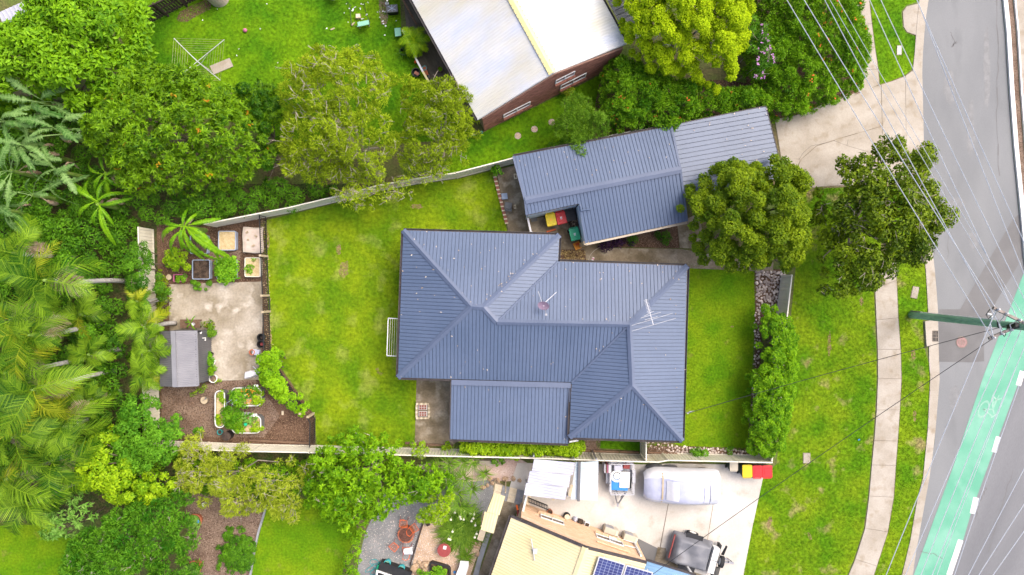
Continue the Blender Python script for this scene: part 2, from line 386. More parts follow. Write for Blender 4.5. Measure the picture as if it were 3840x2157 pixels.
def dome(poly, s, z0, z1, jit=.25, shape=.6, rfac=.72, rj=.25, rim=.25, lump=.22):
    """clump centres over an outline: low at the rim, high inside, uneven"""
    P = darts(poly, s); d = edge_dist(poly, P); dm = max(d.max(), .3)
    k = ~((d < s*.55) & (rng.random(len(P)) < rim))
    if k.sum() > 3: P, d = P[k], d[k]
    t = np.clip(d/dm, 0, 1)
    z = z0+(z1-z0)*(1-(1-t)**2)**shape+rng.normal(size=len(P))*jit*s
    q = rng.random(6)*6.3; z += lump*(z1-z0)*(np.sin(P[:, 0]*3.4+q[0]+1.2*np.sin(P[:, 1]*2.1+q[1]))*np.sin(P[:, 1]*3.1+q[2]+1.2*np.sin(P[:, 0]*1.9+q[3])))*np.clip(t*2, .3, 1)
    R = s*rfac*(1-rj+2*rj*rng.random(len(P)))*np.clip(.65+d/s*.45, .6, 1)
    return np.column_stack([P, z]), R

def to_pts(px, z): return [tuple(U(x, y, z)) for x, y in px]

def limbs(root, base, Cn, R, m, trunk_r, n_limb=9, twigs=0, twig_r=.012, top=.1, tw_len=.9):
    b = Vector(base); cm = Vector(Cn.mean(0)); zf = b.z+(Cn[:, 2].min()-b.z)*.5
    fork = Vector((b.x*.5+cm.x*.5, b.y*.5+cm.y*.5, max(zf, .4)))
    mb = MB(); mid = b.lerp(fork, .5)+Vector((.06, -.05, 0))
    mb.tube([b, mid, fork], [trunk_r*1.25, trunk_r, trunk_r*.8], 8)
    obj('trunk', mb, m, root)
    idx = rng.choice(len(Cn), min(n_limb, len(Cn)), replace=False); ends = []
    for i in idx:
        e = Vector(Cn[i])-Vector((0, 0, R[i]*.3)); q = fork.lerp(e, .5)+Vector((rng.normal()*.15, rng.normal()*.15, .25))
        mb = MB(); mb.tube([fork, q, e], [trunk_r*.55, trunk_r*.34, trunk_r*.14], 6)
        obj('limb', mb, m, root); ends += [q, e]
    if twigs:
        mb = MB()
        for k in range(twigs):
            i = rng.integers(len(Cn)); c = Vector(Cn[i]); q = min(ends, key=lambda p: (p-c).length)
            d = Vector((rng.normal(), rng.normal(), .35)).normalized()
            a = c.lerp(q, .35); a.z = min(a.z, c.z)
            bq = c+Vector((rng.normal()*.15, rng.normal()*.15, R[i]*(.5+top)))
            e = bq+d*tw_len*(.4+.6*rng.random())*R[i]; 
            mb.tube([a, bq, e], [twig_r*1.6, twig_r, twig_r*.5], 3, cap=False)
            for _ in range(3):
                t0 = bq.lerp(e, .2+.6*rng.random()); d2 = (e-bq).normalized()+Vector(rng.normal(size=3)*.55)
                mb.tube([t0, t0+d2*.3*R[i]*(1+rng.random())], [twig_r*.7, twig_r*.35], 3, cap=False)
        o = obj('twigs', mb, m, root); o['kind'] = 'stuff'

def inner(Cn, R, frac=.55, drop=.55):
    """a second, lower layer that closes the crown"""
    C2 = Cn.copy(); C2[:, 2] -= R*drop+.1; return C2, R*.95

def tree(name, label, cat, px, z0, z1, base, m, s=.7, trunk_r=.16, bark='bark', n_limb=9, twigs=0, twig_r=.012, group=None, fill=True, drop=0, jit=.25, shape=.6, rfac=.72, rj=.25, fcov=.8, top=.1, tw_len=.9, rim=.25, **kw):
    zc = z0+(z1-z0)*.35
    poly = to_pts(px, zc); Cn, R = dome(poly, s, z0, z1, jit, shape, rfac, rj, rim)
    if drop: k = rng.random(len(Cn)) > drop; Cn, R = Cn[k], R[k]
    b = U(*base); root = thing(name, label, cat, b, group)
    limbs(root, b, Cn, R, M[bark], trunk_r, n_limb, twigs, twig_r, top, tw_len)
    foliage('crown', Cn, R, M[m], root, **kw)
    if fill:
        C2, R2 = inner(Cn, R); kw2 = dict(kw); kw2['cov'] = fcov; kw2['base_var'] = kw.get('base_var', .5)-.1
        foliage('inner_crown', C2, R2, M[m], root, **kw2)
    return root, Cn, R

def shrub(name, label, cat, px, z0, z1, m, s=.4, group=None, stems=7, bark='bark', twigs=0, twig_r=.01, kind=None, jit=.2, shape=.5, rfac=.75, rj=.25, top=.1, tw_len=.9, rim=.2, **kw):
    poly = to_pts(px, z0+(z1-z0)*.4); Cn, R = dome(poly, s, z0, z1, jit, shape, rfac, rj, rim)
    c = Cn.mean(0); root = thing(name, label, cat, (c[0], c[1], 0), group)
    foliage('foliage', Cn, R, M[m], root, **kw)
    mb = MB(); ends = []
    for i in rng.choice(len(Cn), min(stems, len(Cn)), replace=False):
        e = Vector(Cn[i]); b = Vector((e.x*.75+c[0]*.25, e.y*.75+c[1]*.25, 0)); mb.tube([b, b.lerp(e, .5)+Vector((.03, .02, 0)), e], [.035, .025, .012], 5); ends.append(e)
    obj('stem', mb, M[bark], root)
    if twigs:
        mb = MB()
        for k in range(twigs):
            i = rng.integers(len(Cn)); q = Vector(Cn[i]); d = Vector((rng.normal(), rng.normal(), .3)).normalized()
            bq = q+Vector((0, 0, R[i]*(.45+top))); e = bq+d*R[i]*tw_len*(.5+.7*rng.random())
            mb.tube([q-d*.2, bq, e], [twig_r*1.5, twig_r, twig_r*.5], 3, cap=False)
            for _ in range(3):
                t0 = bq.lerp(e, .2+.6*rng.random()); d2 = (e-bq).normalized()+Vector(rng.normal(size=3)*.55)
                mb.tube([t0, t0+d2*.35*R[i]*(1+rng.random())], [twig_r*.7, twig_r*.35], 3, cap=False)
        o = obj('twigs', mb, M[bark], root); o['kind'] = 'stuff'
    return root, Cn, R

def scatter_leaves(name, P, L, W, m, parent=None, flat=1.0, kind='stuff'):
    n = len(P); nn = unit(np.array([0, 0, flat])+rng.normal(size=(n, 3))*.35); t = np.cross(nn, rng.normal(size=(n, 3)))
    V, F = leaf_arrays(P, t, nn, L*(.6+.8*rng.random(n)), W*(.6+.8*rng.random(n)), fold=.1, bend=0)
    off = org.get(parent, Vector()) if parent is not None else Vector()
    o = link(name, np_mesh(name, V-np.array(off), F, np.repeat(rng.random(n), 4)), m, parent)
    if kind: o['kind'] = kind
    return o

def flowers(root, Cn, R, n, m, size=.09, name='flowers', bunch=5, lo=.0):
    idx = rng.integers(len(Cn), size=n); d = rng.normal(size=(n, 3)); d[:, 2] = np.abs(d[:, 2])+.7; d = unit(d)
    P = Cn[idx]+d*R[idx][:, None]*1.05; P = np.repeat(P, bunch, 0)+rng.normal(size=(n*bunch, 3))*size*.35
    return scatter_leaves(name, P, size, size*.7, M[m], root)

def grass_blades(name, px, n_m2, m, label, ln=.10, wd=.035, z=.004, parent=None, lean=.8):
    poly = to_pts(px, 0); n = int(area(poly)*n_m2); P = sample(poly, n); P = np.column_stack([P, np.full(n, z)])
    ang = rng.random(n)*2*PI; t = np.column_stack([np.cos(ang)*lean, np.sin(ang)*lean, .35+.5*rng.random(n)]); t = unit(t)
    s = np.column_stack([-np.sin(ang), np.cos(ang), np.zeros(n)])
    L = (ln*(.5+rng.random(n)))[:, None]; Wd = (wd*(.6+.8*rng.random(n)))[:, None]
    V = np.stack([P-s*Wd*.5, P+s*Wd*.5, P+t*L], 1).reshape(-1, 3); F = np.arange(n*3).reshape(-1, 3)
    o = link(name, np_mesh(name, V, F), m, None); tag(o, label, None, None, 'stuff'); o['category'] = 'grass'
    return o

def sheet(name, px, z, m, label=None, kind='structure', hz=0.0):
    mb = MB(); P = [U(x, y) for x, y in px]
    if hz: mb.prism([(p.x, p.y) for p in P], -.05, hz)
    else:
        A = sum(P[i].x*P[(i+1) % len(P)].y-P[(i+1) % len(P)].x*P[i].y for i in range(len(P)))
        if A < 0: P = P[::-1]
        mb.face([(p.x, p.y, z) for p in P])
    return tag(obj(name, mb, M[m]), label, None, None, kind)

# ------------------------------------------------------------------ ribbed sheets
TRIM = ([(0, 0), (.168, 0), (.171, -.045), (.195, -.045), (.198, 0)], .2)  # deep grooves in place of raised ribs, shaped to give their dark shade lines
WAVE2 = ([(0, 0), (.04, .009), (.08, .018), (.12, .009)], .16)
WAVE = ([(0, 0), (.04, .014), (.08, .028), (.12, .014)], .16)
def ribbed(mb, P, prof=TRIM, lift=0.0, phase=0.0):
    """fills polygon P with a ribbed sheet; P[0]->P[1] is the direction across the ribs"""
    P = [Vector(p) for p in P]; n = Vector()
    for i in range(len(P)):
        a, b = P[i], P[(i+1) % len(P)]; n += Vector(((a.y-b.y)*(a.z+b.z), (a.z-b.z)*(a.x+b.x), (a.x-b.x)*(a.y+b.y)))
    n.normalize()
    if n.z < 0: n = -n
    c = sum(P, Vector())/len(P)
    u = P[1]-P[0]; u = (u-n*u.dot(n)).normalized(); v = n.cross(u)
    Q = [((p-c).dot(u), (p-c).dot(v)) for p in P]
    shape, per = prof; u0, u1 = min(q[0] for q in Q), max(q[0] for q in Q)
    br = {}
    k = math.floor((u0-phase)/per)-1
    def hgt(x):
        t = (x-phase) % per; pr = shape+[(per, shape[0][1])]
        for (a, ha), (b, hb) in zip(pr, pr[1:]):
            if a-1e-9 <= t <= b+1e-9: return ha+(hb-ha)*(t-a)/max(b-a, 1e-9)
        return 0
    xs = []
    while phase+k*per < u1+per:
        xs += [phase+k*per+a for a, _ in shape]; k += 1
    xs = sorted(set([round(x, 5) for x in xs if u0 < x < u1]+[round(q[0], 5) for q in Q]))
    m = len(Q)
    for a, b in zip(xs, xs[1:]):
        if b-a < 1e-4: continue
        mid = (a+b)/2; hit = []
        for i in range(m):
            p, q = Q[i], Q[(i+1) % m]
            if (p[0] > mid) != (q[0] > mid):
                f = lambda x, p=p, q=q: p[1]+(q[1]-p[1])*(x-p[0])/(q[0]-p[0])
                hit.append((f(mid), f))
        hit.sort(key=lambda t: t[0])
        for (_, f0), (_, f1) in zip(hit[::2], hit[1::2]):
            W = lambda x, y: c+u*x+v*y+n*(hgt(x if x not in (a, b) else (x+1e-7 if x == a else x-1e-7))+lift)
            mb.add([W(a, f0(a)), W(b, f0(b)), W(b, f1(b)), W(a, f1(a))], [(0, 1, 2, 3)])
    return mb

def cap_strip(mb, a, b, n1, n2, w=.17, lift=.05, drop=.04):
    """folded capping along a->b; drop: how far the wings fall below the fold"""
    a, b = Vector(a), Vector(b); d = (b-a).normalized(); l = d.cross(Vector((0, 0, 1))).normalized(); up = Vector((0, 0, 1))
    P = []
    for q in (a, b): P += [q-l*w-up*n1*w+up*lift, q+up*(lift+.025), q+l*w-up*n2*w+up*lift]
    mb.add(P, [(0, 1, 4, 3), (1, 2, 5, 4)])
    mb.add([p-up*.025 for p in P], [(3, 4, 1, 0), (4, 5, 2, 1)])
    mb.add([P[0], P[3], P[3]-up*.025, P[0]-up*.025, P[2], P[5], P[5]-up*.025, P[2]-up*.025], [(0, 1, 2, 3), (7, 6, 5, 4)])

def wall_box(px, z1, inset=0.0, m='wall_cream', parent=None, name='wall', zref=None):
    P = [U(x, y, zref if zref is not None else z1) for x, y in px]
    c = sum(P, Vector())/len(P)
    if inset:
        Q = []
        n = len(P)
        A = sum(P[i].x*P[(i+1) % n].y-P[(i+1) % n].x*P[i].y for i in range(n)); sg = 1 if A > 0 else -1
        for i in range(n):
            a, b, d = P[i-1], P[i], P[(i+1) % n]
            e1 = (b-a).normalized(); e2 = (d-b).normalized()
            n1 = Vector((-e1.y, e1.x, 0))*sg; n2 = Vector((-e2.y, e2.x, 0))*sg
            k = 1+n1.dot(n2); Q.append(b+(n1+n2)*inset/max(k, .3))
        P = Q
    mb = MB(); mb.prism([(p.x, p.y) for p in P], -.05, z1)
    return obj(name, mb, M[m], parent), P

# ================================================================== THE SETTING
sheet('ground', [(CX-14000, CY-14000), (CX+14000, CY-14000), (CX+14000, CY+14000), (CX-14000, CY+14000)], 0, 'ground', 'rough soil and grass under the whole block')
def lerp_y(pl, y):
    if y <= pl[0][1]: (x0, y0), (x1, y1) = pl[0], pl[1]
    elif y >= pl[-1][1]: (x0, y0), (x1, y1) = pl[-2], pl[-1]
    else:
        for (x0, y0), (x1, y1) in zip(pl, pl[1:]):
            if y0 <= y <= y1: break
    return x0+(x1-x0)*(y-y0)/(y1-y0)
KR = [(3482, -700), (3482, 0), (3474, 50), (3464, 149), (3459, 224), (3457, 348), (3461, 498), (3475, 720), (3492, 889), (3509, 1048), (3517, 1163), (3519, 1282), (3524, 1416), (3520, 1468), (3505, 1651), (3486, 1787), (3457, 1949), (3431, 2096), (3423, 2157), (3330, 2700)]
KL = [(3449, -700), (3449, 0), (3437, 124), (3432, 199), (3424, 270), (3426, 560), (3445, 740), (3462, 889), (3474, 1023), (3482, 1163), (3484, 1200), (3486, 1362), (3490, 1420), (3481, 1609), (3463, 1792), (3442, 1871), (3415, 2028), (3384, 2157), (3290, 2700)]
WK = [(3757, -700), (3758, 0), (3770, 124), (3783, 348), (3798, 547), (3815, 720), (3823, 800), (3836, 958), (3850, 1040), (3900, 1300), (4100, 1500)]
road = KR + [(4700, 2700), (4700, 1500)] + [(x-2, y) for x, y in WK[::-1]]
sheet('road', road, .004, 'asphalt', 'pale grey asphalt street beside the kerb')
# the main lane, worn and darker, right of the green lane
GR = [(3990, 1000), (3826, 1416), (3724, 1693), (3641, 1923), (3614, 2017), (3562, 2157), (3380, 2700)]
GL = [(3870, 940), (3833, 1038), (3795, 1138), (3745, 1262), (3690, 1404), (3572, 1756), (3426, 2157), (3230, 2700)]
sheet('road_lane', [(x, y) for x, y in GR] + [(4700, 2700), (4700, 1000)], .008, 'asphalt_mid', 'darker worn traffic lane at lower right')
sheet('bike_lane', GL + GR[::-1], .012, 'bike_green', 'mint green painted bicycle lane')
sheet('road_patch', [(3520, 1160), (3600, 1160), (3798, 822), (3826, 800), (3838, 960), (3735, 1132), (3700, 1215), (3690, 1250), (3690, 1355), (3640, 1359), (3521, 1357)], .008, 'asphalt_dark', 'dark square and diagonal band of newer asphalt')
# dashes beside the green lane
for q, (a, b, wd) in enumerate([((3834, 1392), (3818, 1446), 20), ((3744, 1638), (3727, 1696), 19), ((3660, 1866), (3646, 1926), 20), ((3602, 2025), (3558, 2157), 20)]):
    d = Vector((b[0]-a[0], b[1]-a[1])).normalized(); nx, ny = -d.y*wd/2, d.x*wd/2
    sheet('lane_dash', [(a[0]+nx, a[1]+ny), (b[0]+nx, b[1]+ny), (b[0]-nx, b[1]-ny), (a[0]-nx, a[1]-ny)], .016, 'road_white', 'white broken lane marking along the green lane')
# bicycle symbol on the lane
bk = MB()
def flat_ring(mb, c, rx, ry, t, rz, z, n=24, k0=0, k1=1):
    for i in range(n):
        a0, a1 = 2*PI*(k0+(k1-k0)*i/n), 2*PI*(k0+(k1-k0)*(i+.8)/n)
        P = []
        for a, s_ in ((a0, 1), (a1, 1), (a1, 1-t), (a0, 1-t)):
            x, y = rx*s_*math.cos(a), ry*s_*math.sin(a)
            P.append((c[0]+x*math.cos(rz)-y*math.sin(rz), c[1]+x*math.sin(rz)+y*math.cos(rz), z))
        mb.face(P)
def flat_line(mb, a, b, wd, z):
    a, b = Vector(a[:2]), Vector(b[:2]); d = (b-a).normalized(); n = Vector((-d.y, d.x))*wd/2
    mb.face([(*(a-n), z), (*(b-n), z), (*(b+n), z), (*(a+n), z)])
ax = (U(3735, 1478)-U(3690, 1570)).normalized(); rzb = math.atan2(ax.y, ax.x)
w1, w2 = U(3688, 1535), U(3722, 1483)
flat_ring(bk, w1, .58, .30, .26, rzb, .0165); flat_ring(bk, w2 + Vector((.18, -.02, 0)), .52, .2, .3, rzb, .0165, k0=.15, k1=.8)
pd = U(3722, 1535); sd_ = U(3712, 1560); hb = U(3737, 1500)
for a, b in ((w1, pd), (pd, w2), (w1, sd_+Vector((.1, 0, 0))), (pd, sd_+Vector((.25, .1, 0))), (hb, pd), (hb, hb+Vector((.3, .1, 0))), (w2, hb), (sd_+Vector((.05, -.1, 0)), sd_+Vector((.4, .1, 0)))):
    flat_line(bk, a, b, .09, .0175 if a is pd else .0172)
tag(obj('bicycle_symbol', bk, M['bike_white']), 'faded white bicycle symbol painted on green lane', None, None, 'structure')
# kerb and channel
ys = [-700, 0, 60, 124, 199, 270]; ys2 = [560, 640, 740, 820, 889, 960, 1023, 1090, 1163, 1200]; ys3 = [1300, 1362, 1420, 1500, 1609, 1700, 1792, 1871, 1950, 2028, 2100, 2157, 2700]
sheet('channel', [(lerp_y(KL, y), y) for y in ys+ys2+ys3] + [(lerp_y(KR, y), y) for y in (ys+ys2+ys3)[::-1]], .008, 'conc', 'pale concrete channel along the road edge')
for yy in (ys, ys2, ys3):
    kb = MB(); kb.prism([(p.x, p.y) for p in [U(lerp_y(KL, y)-3, y) for y in yy]+[U(lerp_y(KL, y)+9, y) for y in yy[::-1]]], -.05, .045)
    tag(obj('kerb', kb, M['conc']), 'pale concrete kerb edging the grass verge', None, None, 'structure')
# drain inlet and grate
kb = MB(); kb.prism([(p.x, p.y) for p in UL([(3464, 1206), (3490, 1200), (3490, 1298), (3470, 1298)])], -.02, .14)
tag(obj('kerb', kb, M['conc']), 'concrete kerb inlet beside the drain grate', None, None, 'structure')
gt = thing('drain_grate', 'rusty iron drain grate set in the channel', 'grate', U(3501, 1260))
mb = MB()
for i in range(7): mb.beam(U(3486+i*5.2, 1242, .02), U(3486+i*5.2, 1279, .02), .025, .02)
obj('bars', mb, M['iron'], gt); mb = MB()
for y in (1241, 1253, 1266, 1280): mb.beam(U(3484, y, .028), U(3519, y, .028), .03, .02)
obj('frame', mb, M['iron'], gt)
mb = MB(); mb.face([U(3485, 1241, .0115), U(3518, 1241, .0115), U(3518, 1280, .0115), U(3485, 1280, .0115)][::-1]); obj('pit', mb, M['black_plastic'], gt)  # flat black face, the darkness of the open pit put in as colour
mh = thing('manhole_cover', 'round reddish iron manhole cover in dark asphalt patch', 'manhole cover', U(3606, 1284))
mb = MB(); mb.lathe(U(3606, 1284, .006), [(.31, 0), (.31, .014), (.0, .014)], 24, cap=False); obj('plate', mb, M['manhole'], mh)
mb = MB(); mb.ring(U(3606, 1284, .006), .325, .36, 0, .012, 24); obj('rim', mb, M['iron'], mh)
mb = MB()
for i in range(5): mb.box(U(3594+i*6, 1284, .024), (.03, .38-.1*abs(i-2), .008))
obj('ribs', mb, M['iron'], mh)
# right side of the street: white kerb, dirt strip, concrete path
def strip(name, off0, off1, hz, m, label, z=.01):
    P = [(x+off0, y) for x, y in WK] + [(x+off1, y) for x, y in WK[::-1]]
    return sheet(name, P, z, m, label, hz=hz)
strip('kerb', 0, 15, .14, 'white', 'white painted kerb on the far side of the street')
strip('dirt_strip', 15, 40, 0, 'mulch_grey', 'brown dirt and leaves behind the white kerb', .006)
strip('kerb', 42, 47, .12, 'white', 'thin white edge beside the dirt strip')
strip('pavement', 47, 400, .06, 'conc', 'pale concrete pavement across the street')
rw_ = random.Random(11)
def crack(pts, wd, z, label):
    mb = MB(); q = []
    for a, b in zip(pts, pts[1:]):
        n = 7; q += [(a[0]+(b[0]-a[0])*i/n+rw_.gauss(0, 2.2), a[1]+(b[1]-a[1])*i/n+rw_.gauss(0, 2.2)) for i in range(n)]
    for a, b in zip(q, q[1:]): flat_line(mb, U(*a), U(*b), wd*(.5+rw_.random()), z)
    tag(obj('road_crack', mb, M['asphalt_dark']), label, None, None, 'structure')
crack([(3565, 120), (3580, 160), (3572, 175), (3590, 150)], .04, .0065, 'short forked crack in the pale asphalt')
crack([(3735, -50), (3742, 200), (3735, 420), (3748, 700)], .05, .0064, 'long seam in the asphalt near the far kerb')
crack([(3540, 700), (3560, 820), (3552, 1000)], .025, .0066, 'thin crack beside the near kerb')
crack([(3700, 1830), (3672, 1890), (3655, 1960)], .06, .0105, 'dark tar line beside the lane dashes'); crack([(3800, 1760), (3755, 1900), (3700, 2100)], .04, .0106, 'long tar line in the darker lane')
crack([(3452, 2068), (3500, 2078), (3540, 2095)], .03, .0145, 'thin crack across the green lane')
M['stain'] = mat('oil_stain', (.15, .153, .156), (.185, .188, .19), s=3, fine=.1, fs=20, rough=.7); M['bare'] = mat('bare_lawn_soil', (.17, .12, .055), (.24, .17, .08), s=4, fine=.3, fs=10, rough=.95)
def blot(name, c, rx, ry, z, m, label, rot=0):
    P = []
    for k in range(18):
        a = k*2*PI/18; r_ = .7+.45*rw_.random(); x, y = rx*r_*math.cos(a), ry*r_*math.sin(a); P.append((c[0]+x*math.cos(rot)-y*math.sin(rot), c[1]+x*math.sin(rot)+y*math.cos(rot)))
    sheet(name, P, z, m, label)
for i, (c, rx, ry) in enumerate((((3560, 330), 22, 60), ((3640, 480), 16, 120), ((3700, 250), 14, 150), ((3590, 760), 30, 18), ((3650, 900), 20, 34), ((3580, 1490), 24, 50), ((3560, 1250), 12, 10))): blot('road_stain', c, rx, ry, .0056+.0001*i, 'stain', 'faint darker wear mark on the street')
for i, (c, rx, ry, ro) in enumerate((((1425, 1400), 14, 7, .6), ((1415, 1385), 8, 5, 0), ((1290, 1010), 20, 34, .3), ((1270, 935), 10, 20, 0), ((1560, 775), 26, 10, 0), ((1010, 1260), 10, 40, 0), ((1000, 900), 12, 46, 0), ((2745, 1225), 7, 4, 0), ((3230, 1130), 8, 16, 0), ((3035, 2010), 16, 7, 1.2), ((2885, 1960), 8, 26, .2), ((3430, 1560), 7, 24, 0), ((3425, 1330), 9, 18, 0), ((3110, 1290), 8, 50, 0))): blot('bare_patch', c, rx, ry, .0045+.0001*i, 'bare', 'thin brown bare patch in the grass', ro)
# footpath slabs
FL = [(3308, 985), (3280, 1083), (3285, 1200), (3290, 1310), (3291, 1420), (3286, 1537), (3277, 1651), (3268, 1743), (3258, 1860), (3243, 1980), (3206, 2096), (3175, 2170), (3120, 2290)]
FR = [(3358, 985), (3361, 1051), (3367, 1192), (3376, 1310), (3379, 1420), (3373, 1537), (3365, 1654), (3358, 1745), (3350, 1864), (3328, 1994), (3287, 2122), (3262, 2200), (3205, 2320)]
sheet('footpath', FL+FR[::-1], .006, 'conc_old', 'concrete footpath between the grass verges')
fp = bpy.data.objects['footpath']; fpo = org[fp]
def slab(parent, px, m, z0=.008, z1=.045, name='slab', var=.5):
    mb = MB(); P = UL(px); c = sum(P, Vector())/len(P)
    P = [p+(c-p).normalized()*.012 for p in P]; mb.prism([(p.x, p.y) for p in P], z0, z1)
    return obj(name, mb, M[m], parent)
for i in range(len(FL)-1): slab(fp, [FL[i], FR[i], FR[i+1], FL[i+1]], 'conc')
# upper footpath
FU = [((3262, -120), (3235, -120)), ((3258, 0), (3212, 0)), ((3268, 90), (3215, 95)), ((3280, 180), (3216, 185)), ((3292, 260), (3217, 265)), ((3297, 318), (3218, 350))]
up = sheet('footpath', [a for a, b in FU]+[b for a, b in FU[::-1]], .006, 'conc_old', 'concrete footpath beside the flowering bush')
for a, b in zip(FU, FU[1:]): slab(up, [a[1], a[0], b[0], b[1]], 'conc')
# driveway of the house
dw = sheet('driveway', [(2905, 450), (2985, 432), (3060, 402), (3130, 372), (3218, 346), (3297, 320), (3345, 305), (3395, 286), (3424, 262), (3450, 262), (3455, 640), (3330, 700), (3100, 700), (2960, 720), (2935, 640)], .004, 'conc_old', 'wide concrete driveway from carport to street')
for q in ([(2905, 450), (2985, 432), (3060, 402), (3130, 372), (3218, 346), (3303, 318), (3308, 473), (3125, 526), (3060, 548), (3000, 600), (2960, 690), (2930, 600)],
          [(3308, 474), (3125, 527), (3060, 549), (3001, 601), (2961, 715), (3100, 698), (3315, 690)],
          [(3304, 317), (3345, 305), (3394, 286), (3399, 660), (3314, 690)], [(3395, 285), (3424, 263), (3450, 263), (3453, 638), (3399, 660)]):
    slab(dw, q, 'conc', .006, .03)
mb = MB(); ck = [(3130, 527), (3105, 535), (3080, 540), (3040, 548), (3010, 575), (2995, 600)]
for a, b in zip(ck, ck[1:]): flat_line(mb, U(*a), U(*b), .025, .0345)
for a, b in (((3125, 528), (3180, 548)), ((3180, 548), (3270, 575)), ((3175, 545), (3180, 525))): flat_line(mb, U(*a), U(*b), .02, .0345)
obj('crack', mb, M['iron'], dw)
sheet('driveway', [(3385, 45), (3400, 25), (3452, 12), (3440, 134), (3400, 120), (3388, 100)], 0, 'conc', 'concrete crossing pad at top of the verge', hz=.03)
# lawns
LAWNS = [
 ('lawn', [(980, 830), (1110, 800), (1300, 752), (1430, 718), (1570, 692), (1716, 672), (1850, 640), (1858, 680), (1905, 880), (1880, 1000), (1800, 1450), (1563, 1418), (1558, 1670), (1190, 1690), (1180, 1560), (1020, 1330), (1000, 1060)], 'lawn', 'yellow green back lawn between garden and house', 420, .085),
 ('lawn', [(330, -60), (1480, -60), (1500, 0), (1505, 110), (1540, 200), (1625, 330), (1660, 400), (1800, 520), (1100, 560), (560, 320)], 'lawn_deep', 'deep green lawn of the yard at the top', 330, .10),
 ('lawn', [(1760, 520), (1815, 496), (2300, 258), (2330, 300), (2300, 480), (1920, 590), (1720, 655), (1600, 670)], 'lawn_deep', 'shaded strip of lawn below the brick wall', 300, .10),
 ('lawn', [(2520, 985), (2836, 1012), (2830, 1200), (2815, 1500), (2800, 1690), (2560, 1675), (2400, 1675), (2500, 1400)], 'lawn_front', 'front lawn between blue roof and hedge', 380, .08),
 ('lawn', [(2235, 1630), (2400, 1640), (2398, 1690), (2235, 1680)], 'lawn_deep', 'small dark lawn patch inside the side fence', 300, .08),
 ('lawn', [(2985, 990), (2965, 730), (3100, 706), (3310, 700), (3302, 985), (3276, 1083), (3281, 1200), (3286, 1310), (3287, 1420), (3282, 1537), (3273, 1651), (3254, 1860), (3239, 1980), (3202, 2096), (3171, 2170), (3116, 2290), (2760, 2290), (2788, 2157), (2820, 1980), (2862, 1786), (2912, 1740), (2960, 1250)], 'lawn_verge', 'wide patchy grass verge beside the footpath', 330, .09),
 ('lawn', [(3362, 985), (3365, 1051), (3371, 1192), (3380, 1310), (3383, 1420), (3377, 1537), (3369, 1654), (3362, 1745), (3354, 1864), (3332, 1994), (3291, 2122), (3266, 2200), (3209, 2320), (3350, 2320), (3380, 2157), (3412, 2028), (3438, 1871), (3460, 1792), (3477, 1609), (3486, 1420), (3482, 1362), (3464, 1297), (3460, 1206), (3478, 1163), (3470, 1023), (3452, 889), (3435, 740), (3420, 690), (3318, 705)], 'lawn_verge', 'narrow grass verge between footpath and kerb', 330, .09),
 ('lawn', [(3266, -80), (3262, 0), (3272, 90), (3284, 180), (3296, 260), (3301, 316), (3345, 302), (3392, 283), (3420, 258), (3428, 200), (3434, 136), (3400, 124), (3384, 104), (3380, 42), (3398, 20), (3445, 5), (3445, -80)], 'lawn_deep', 'green verge patch at the top by the street', 330, .09),
 ('lawn', [(1003, 1880), (1040, 1860), (1330, 1890), (1340, 2010), (1300, 2080), (1270, 2200), (930, 2200), (945, 2120)], 'lawn_front', 'mown striped lawn behind the gravel yard', 420, .06),
 ('lawn', [(-120, 1960), (120, 1960), (260, 2010), (320, 2080), (240, 2240), (-120, 2240)], 'lawn_front', 'bright lawn in the lower left corner', 420, .06),
]
for nm, px, m, lab, dens, ln in LAWNS:
    sheet(nm, px, .004, m, lab); grass_blades('grass', px, dens, M[m], 'short '+('patchy ' if 'verge' in m else '')+'grass blades of the '+lab, ln=ln)
# beds, slabs and paths inside the fences
sheet('garden_bed', [(588, 842), (815, 850), (1000, 806), (1002, 1060), (1012, 1330), (1150, 1520), (1184, 1560), (1182, 1672), (604, 1672)], .008, 'mulch', 'dark bark mulch of the vegetable garden')
sheet('mulch_path', [(606, 1452), (780, 1440), (830, 1430), (960, 1425), (985, 1470), (1020, 1510), (1050, 1560), (990, 1640), (850, 1640), (700, 1640), (608, 1600)], .012, 'mulch_grey', 'paler worn wood chip path around the raised beds')
sheet('mulch_path', [(785, 930), (905, 940), (900, 970), (890, 1000), (800, 1010), (780, 980)], .012, 'mulch_grey', 'pale fibre mulch between the tubs')
sheet('garden_slab', [(634, 1066), (690, 1066), (780, 1062), (984, 1056), (985, 1200), (977, 1424), (800, 1428), (640, 1430)], 0, 'conc_garden', 'blotchy concrete slab in front of shed', hz=.04)
sheet('patio', [(1563, 1410), (1720, 1410), (1720, 1652), (1700, 1668), (1556, 1660)], 0, 'conc_old', 'stained concrete patio behind the house', hz=.04)
sheet('side_court', [(1862, 640), (1930, 620), (1990, 780), (2000, 820), (2170, 790), (2205, 915), (2246, 915), (2282, 930), (2550, 934), (2700, 960), (2900, 985), (2897, 1020), (2580, 1006), (2400, 1010), (1890, 920), (1905, 860)], 0, 'conc_old', 'stained concrete side court and path', hz=.03)
sheet('path_pad', [(2539, 838), (2620, 800), (2640, 900), (2604, 932), (2549, 930)], 0, 'conc_old', 'rounded concrete pad beside the mulch bed', hz=.036)
mb = MB()
for i in range(10):
    a0, a1 = PI*.5+i*PI*.05, PI*.5+(i+1)*PI*.05
    c_ = U(2290, 985)
    flat_line(mb, (c_.x+1.35*math.cos(a0), c_.y+1.05*math.sin(a0)), (c_.x+1.35*math.cos(a1), c_.y+1.05*math.sin(a1)), .04, .0345)
tag(obj('path_joint', mb, M['conc']), 'curved pale joint line in the concrete path', None, None, 'structure')
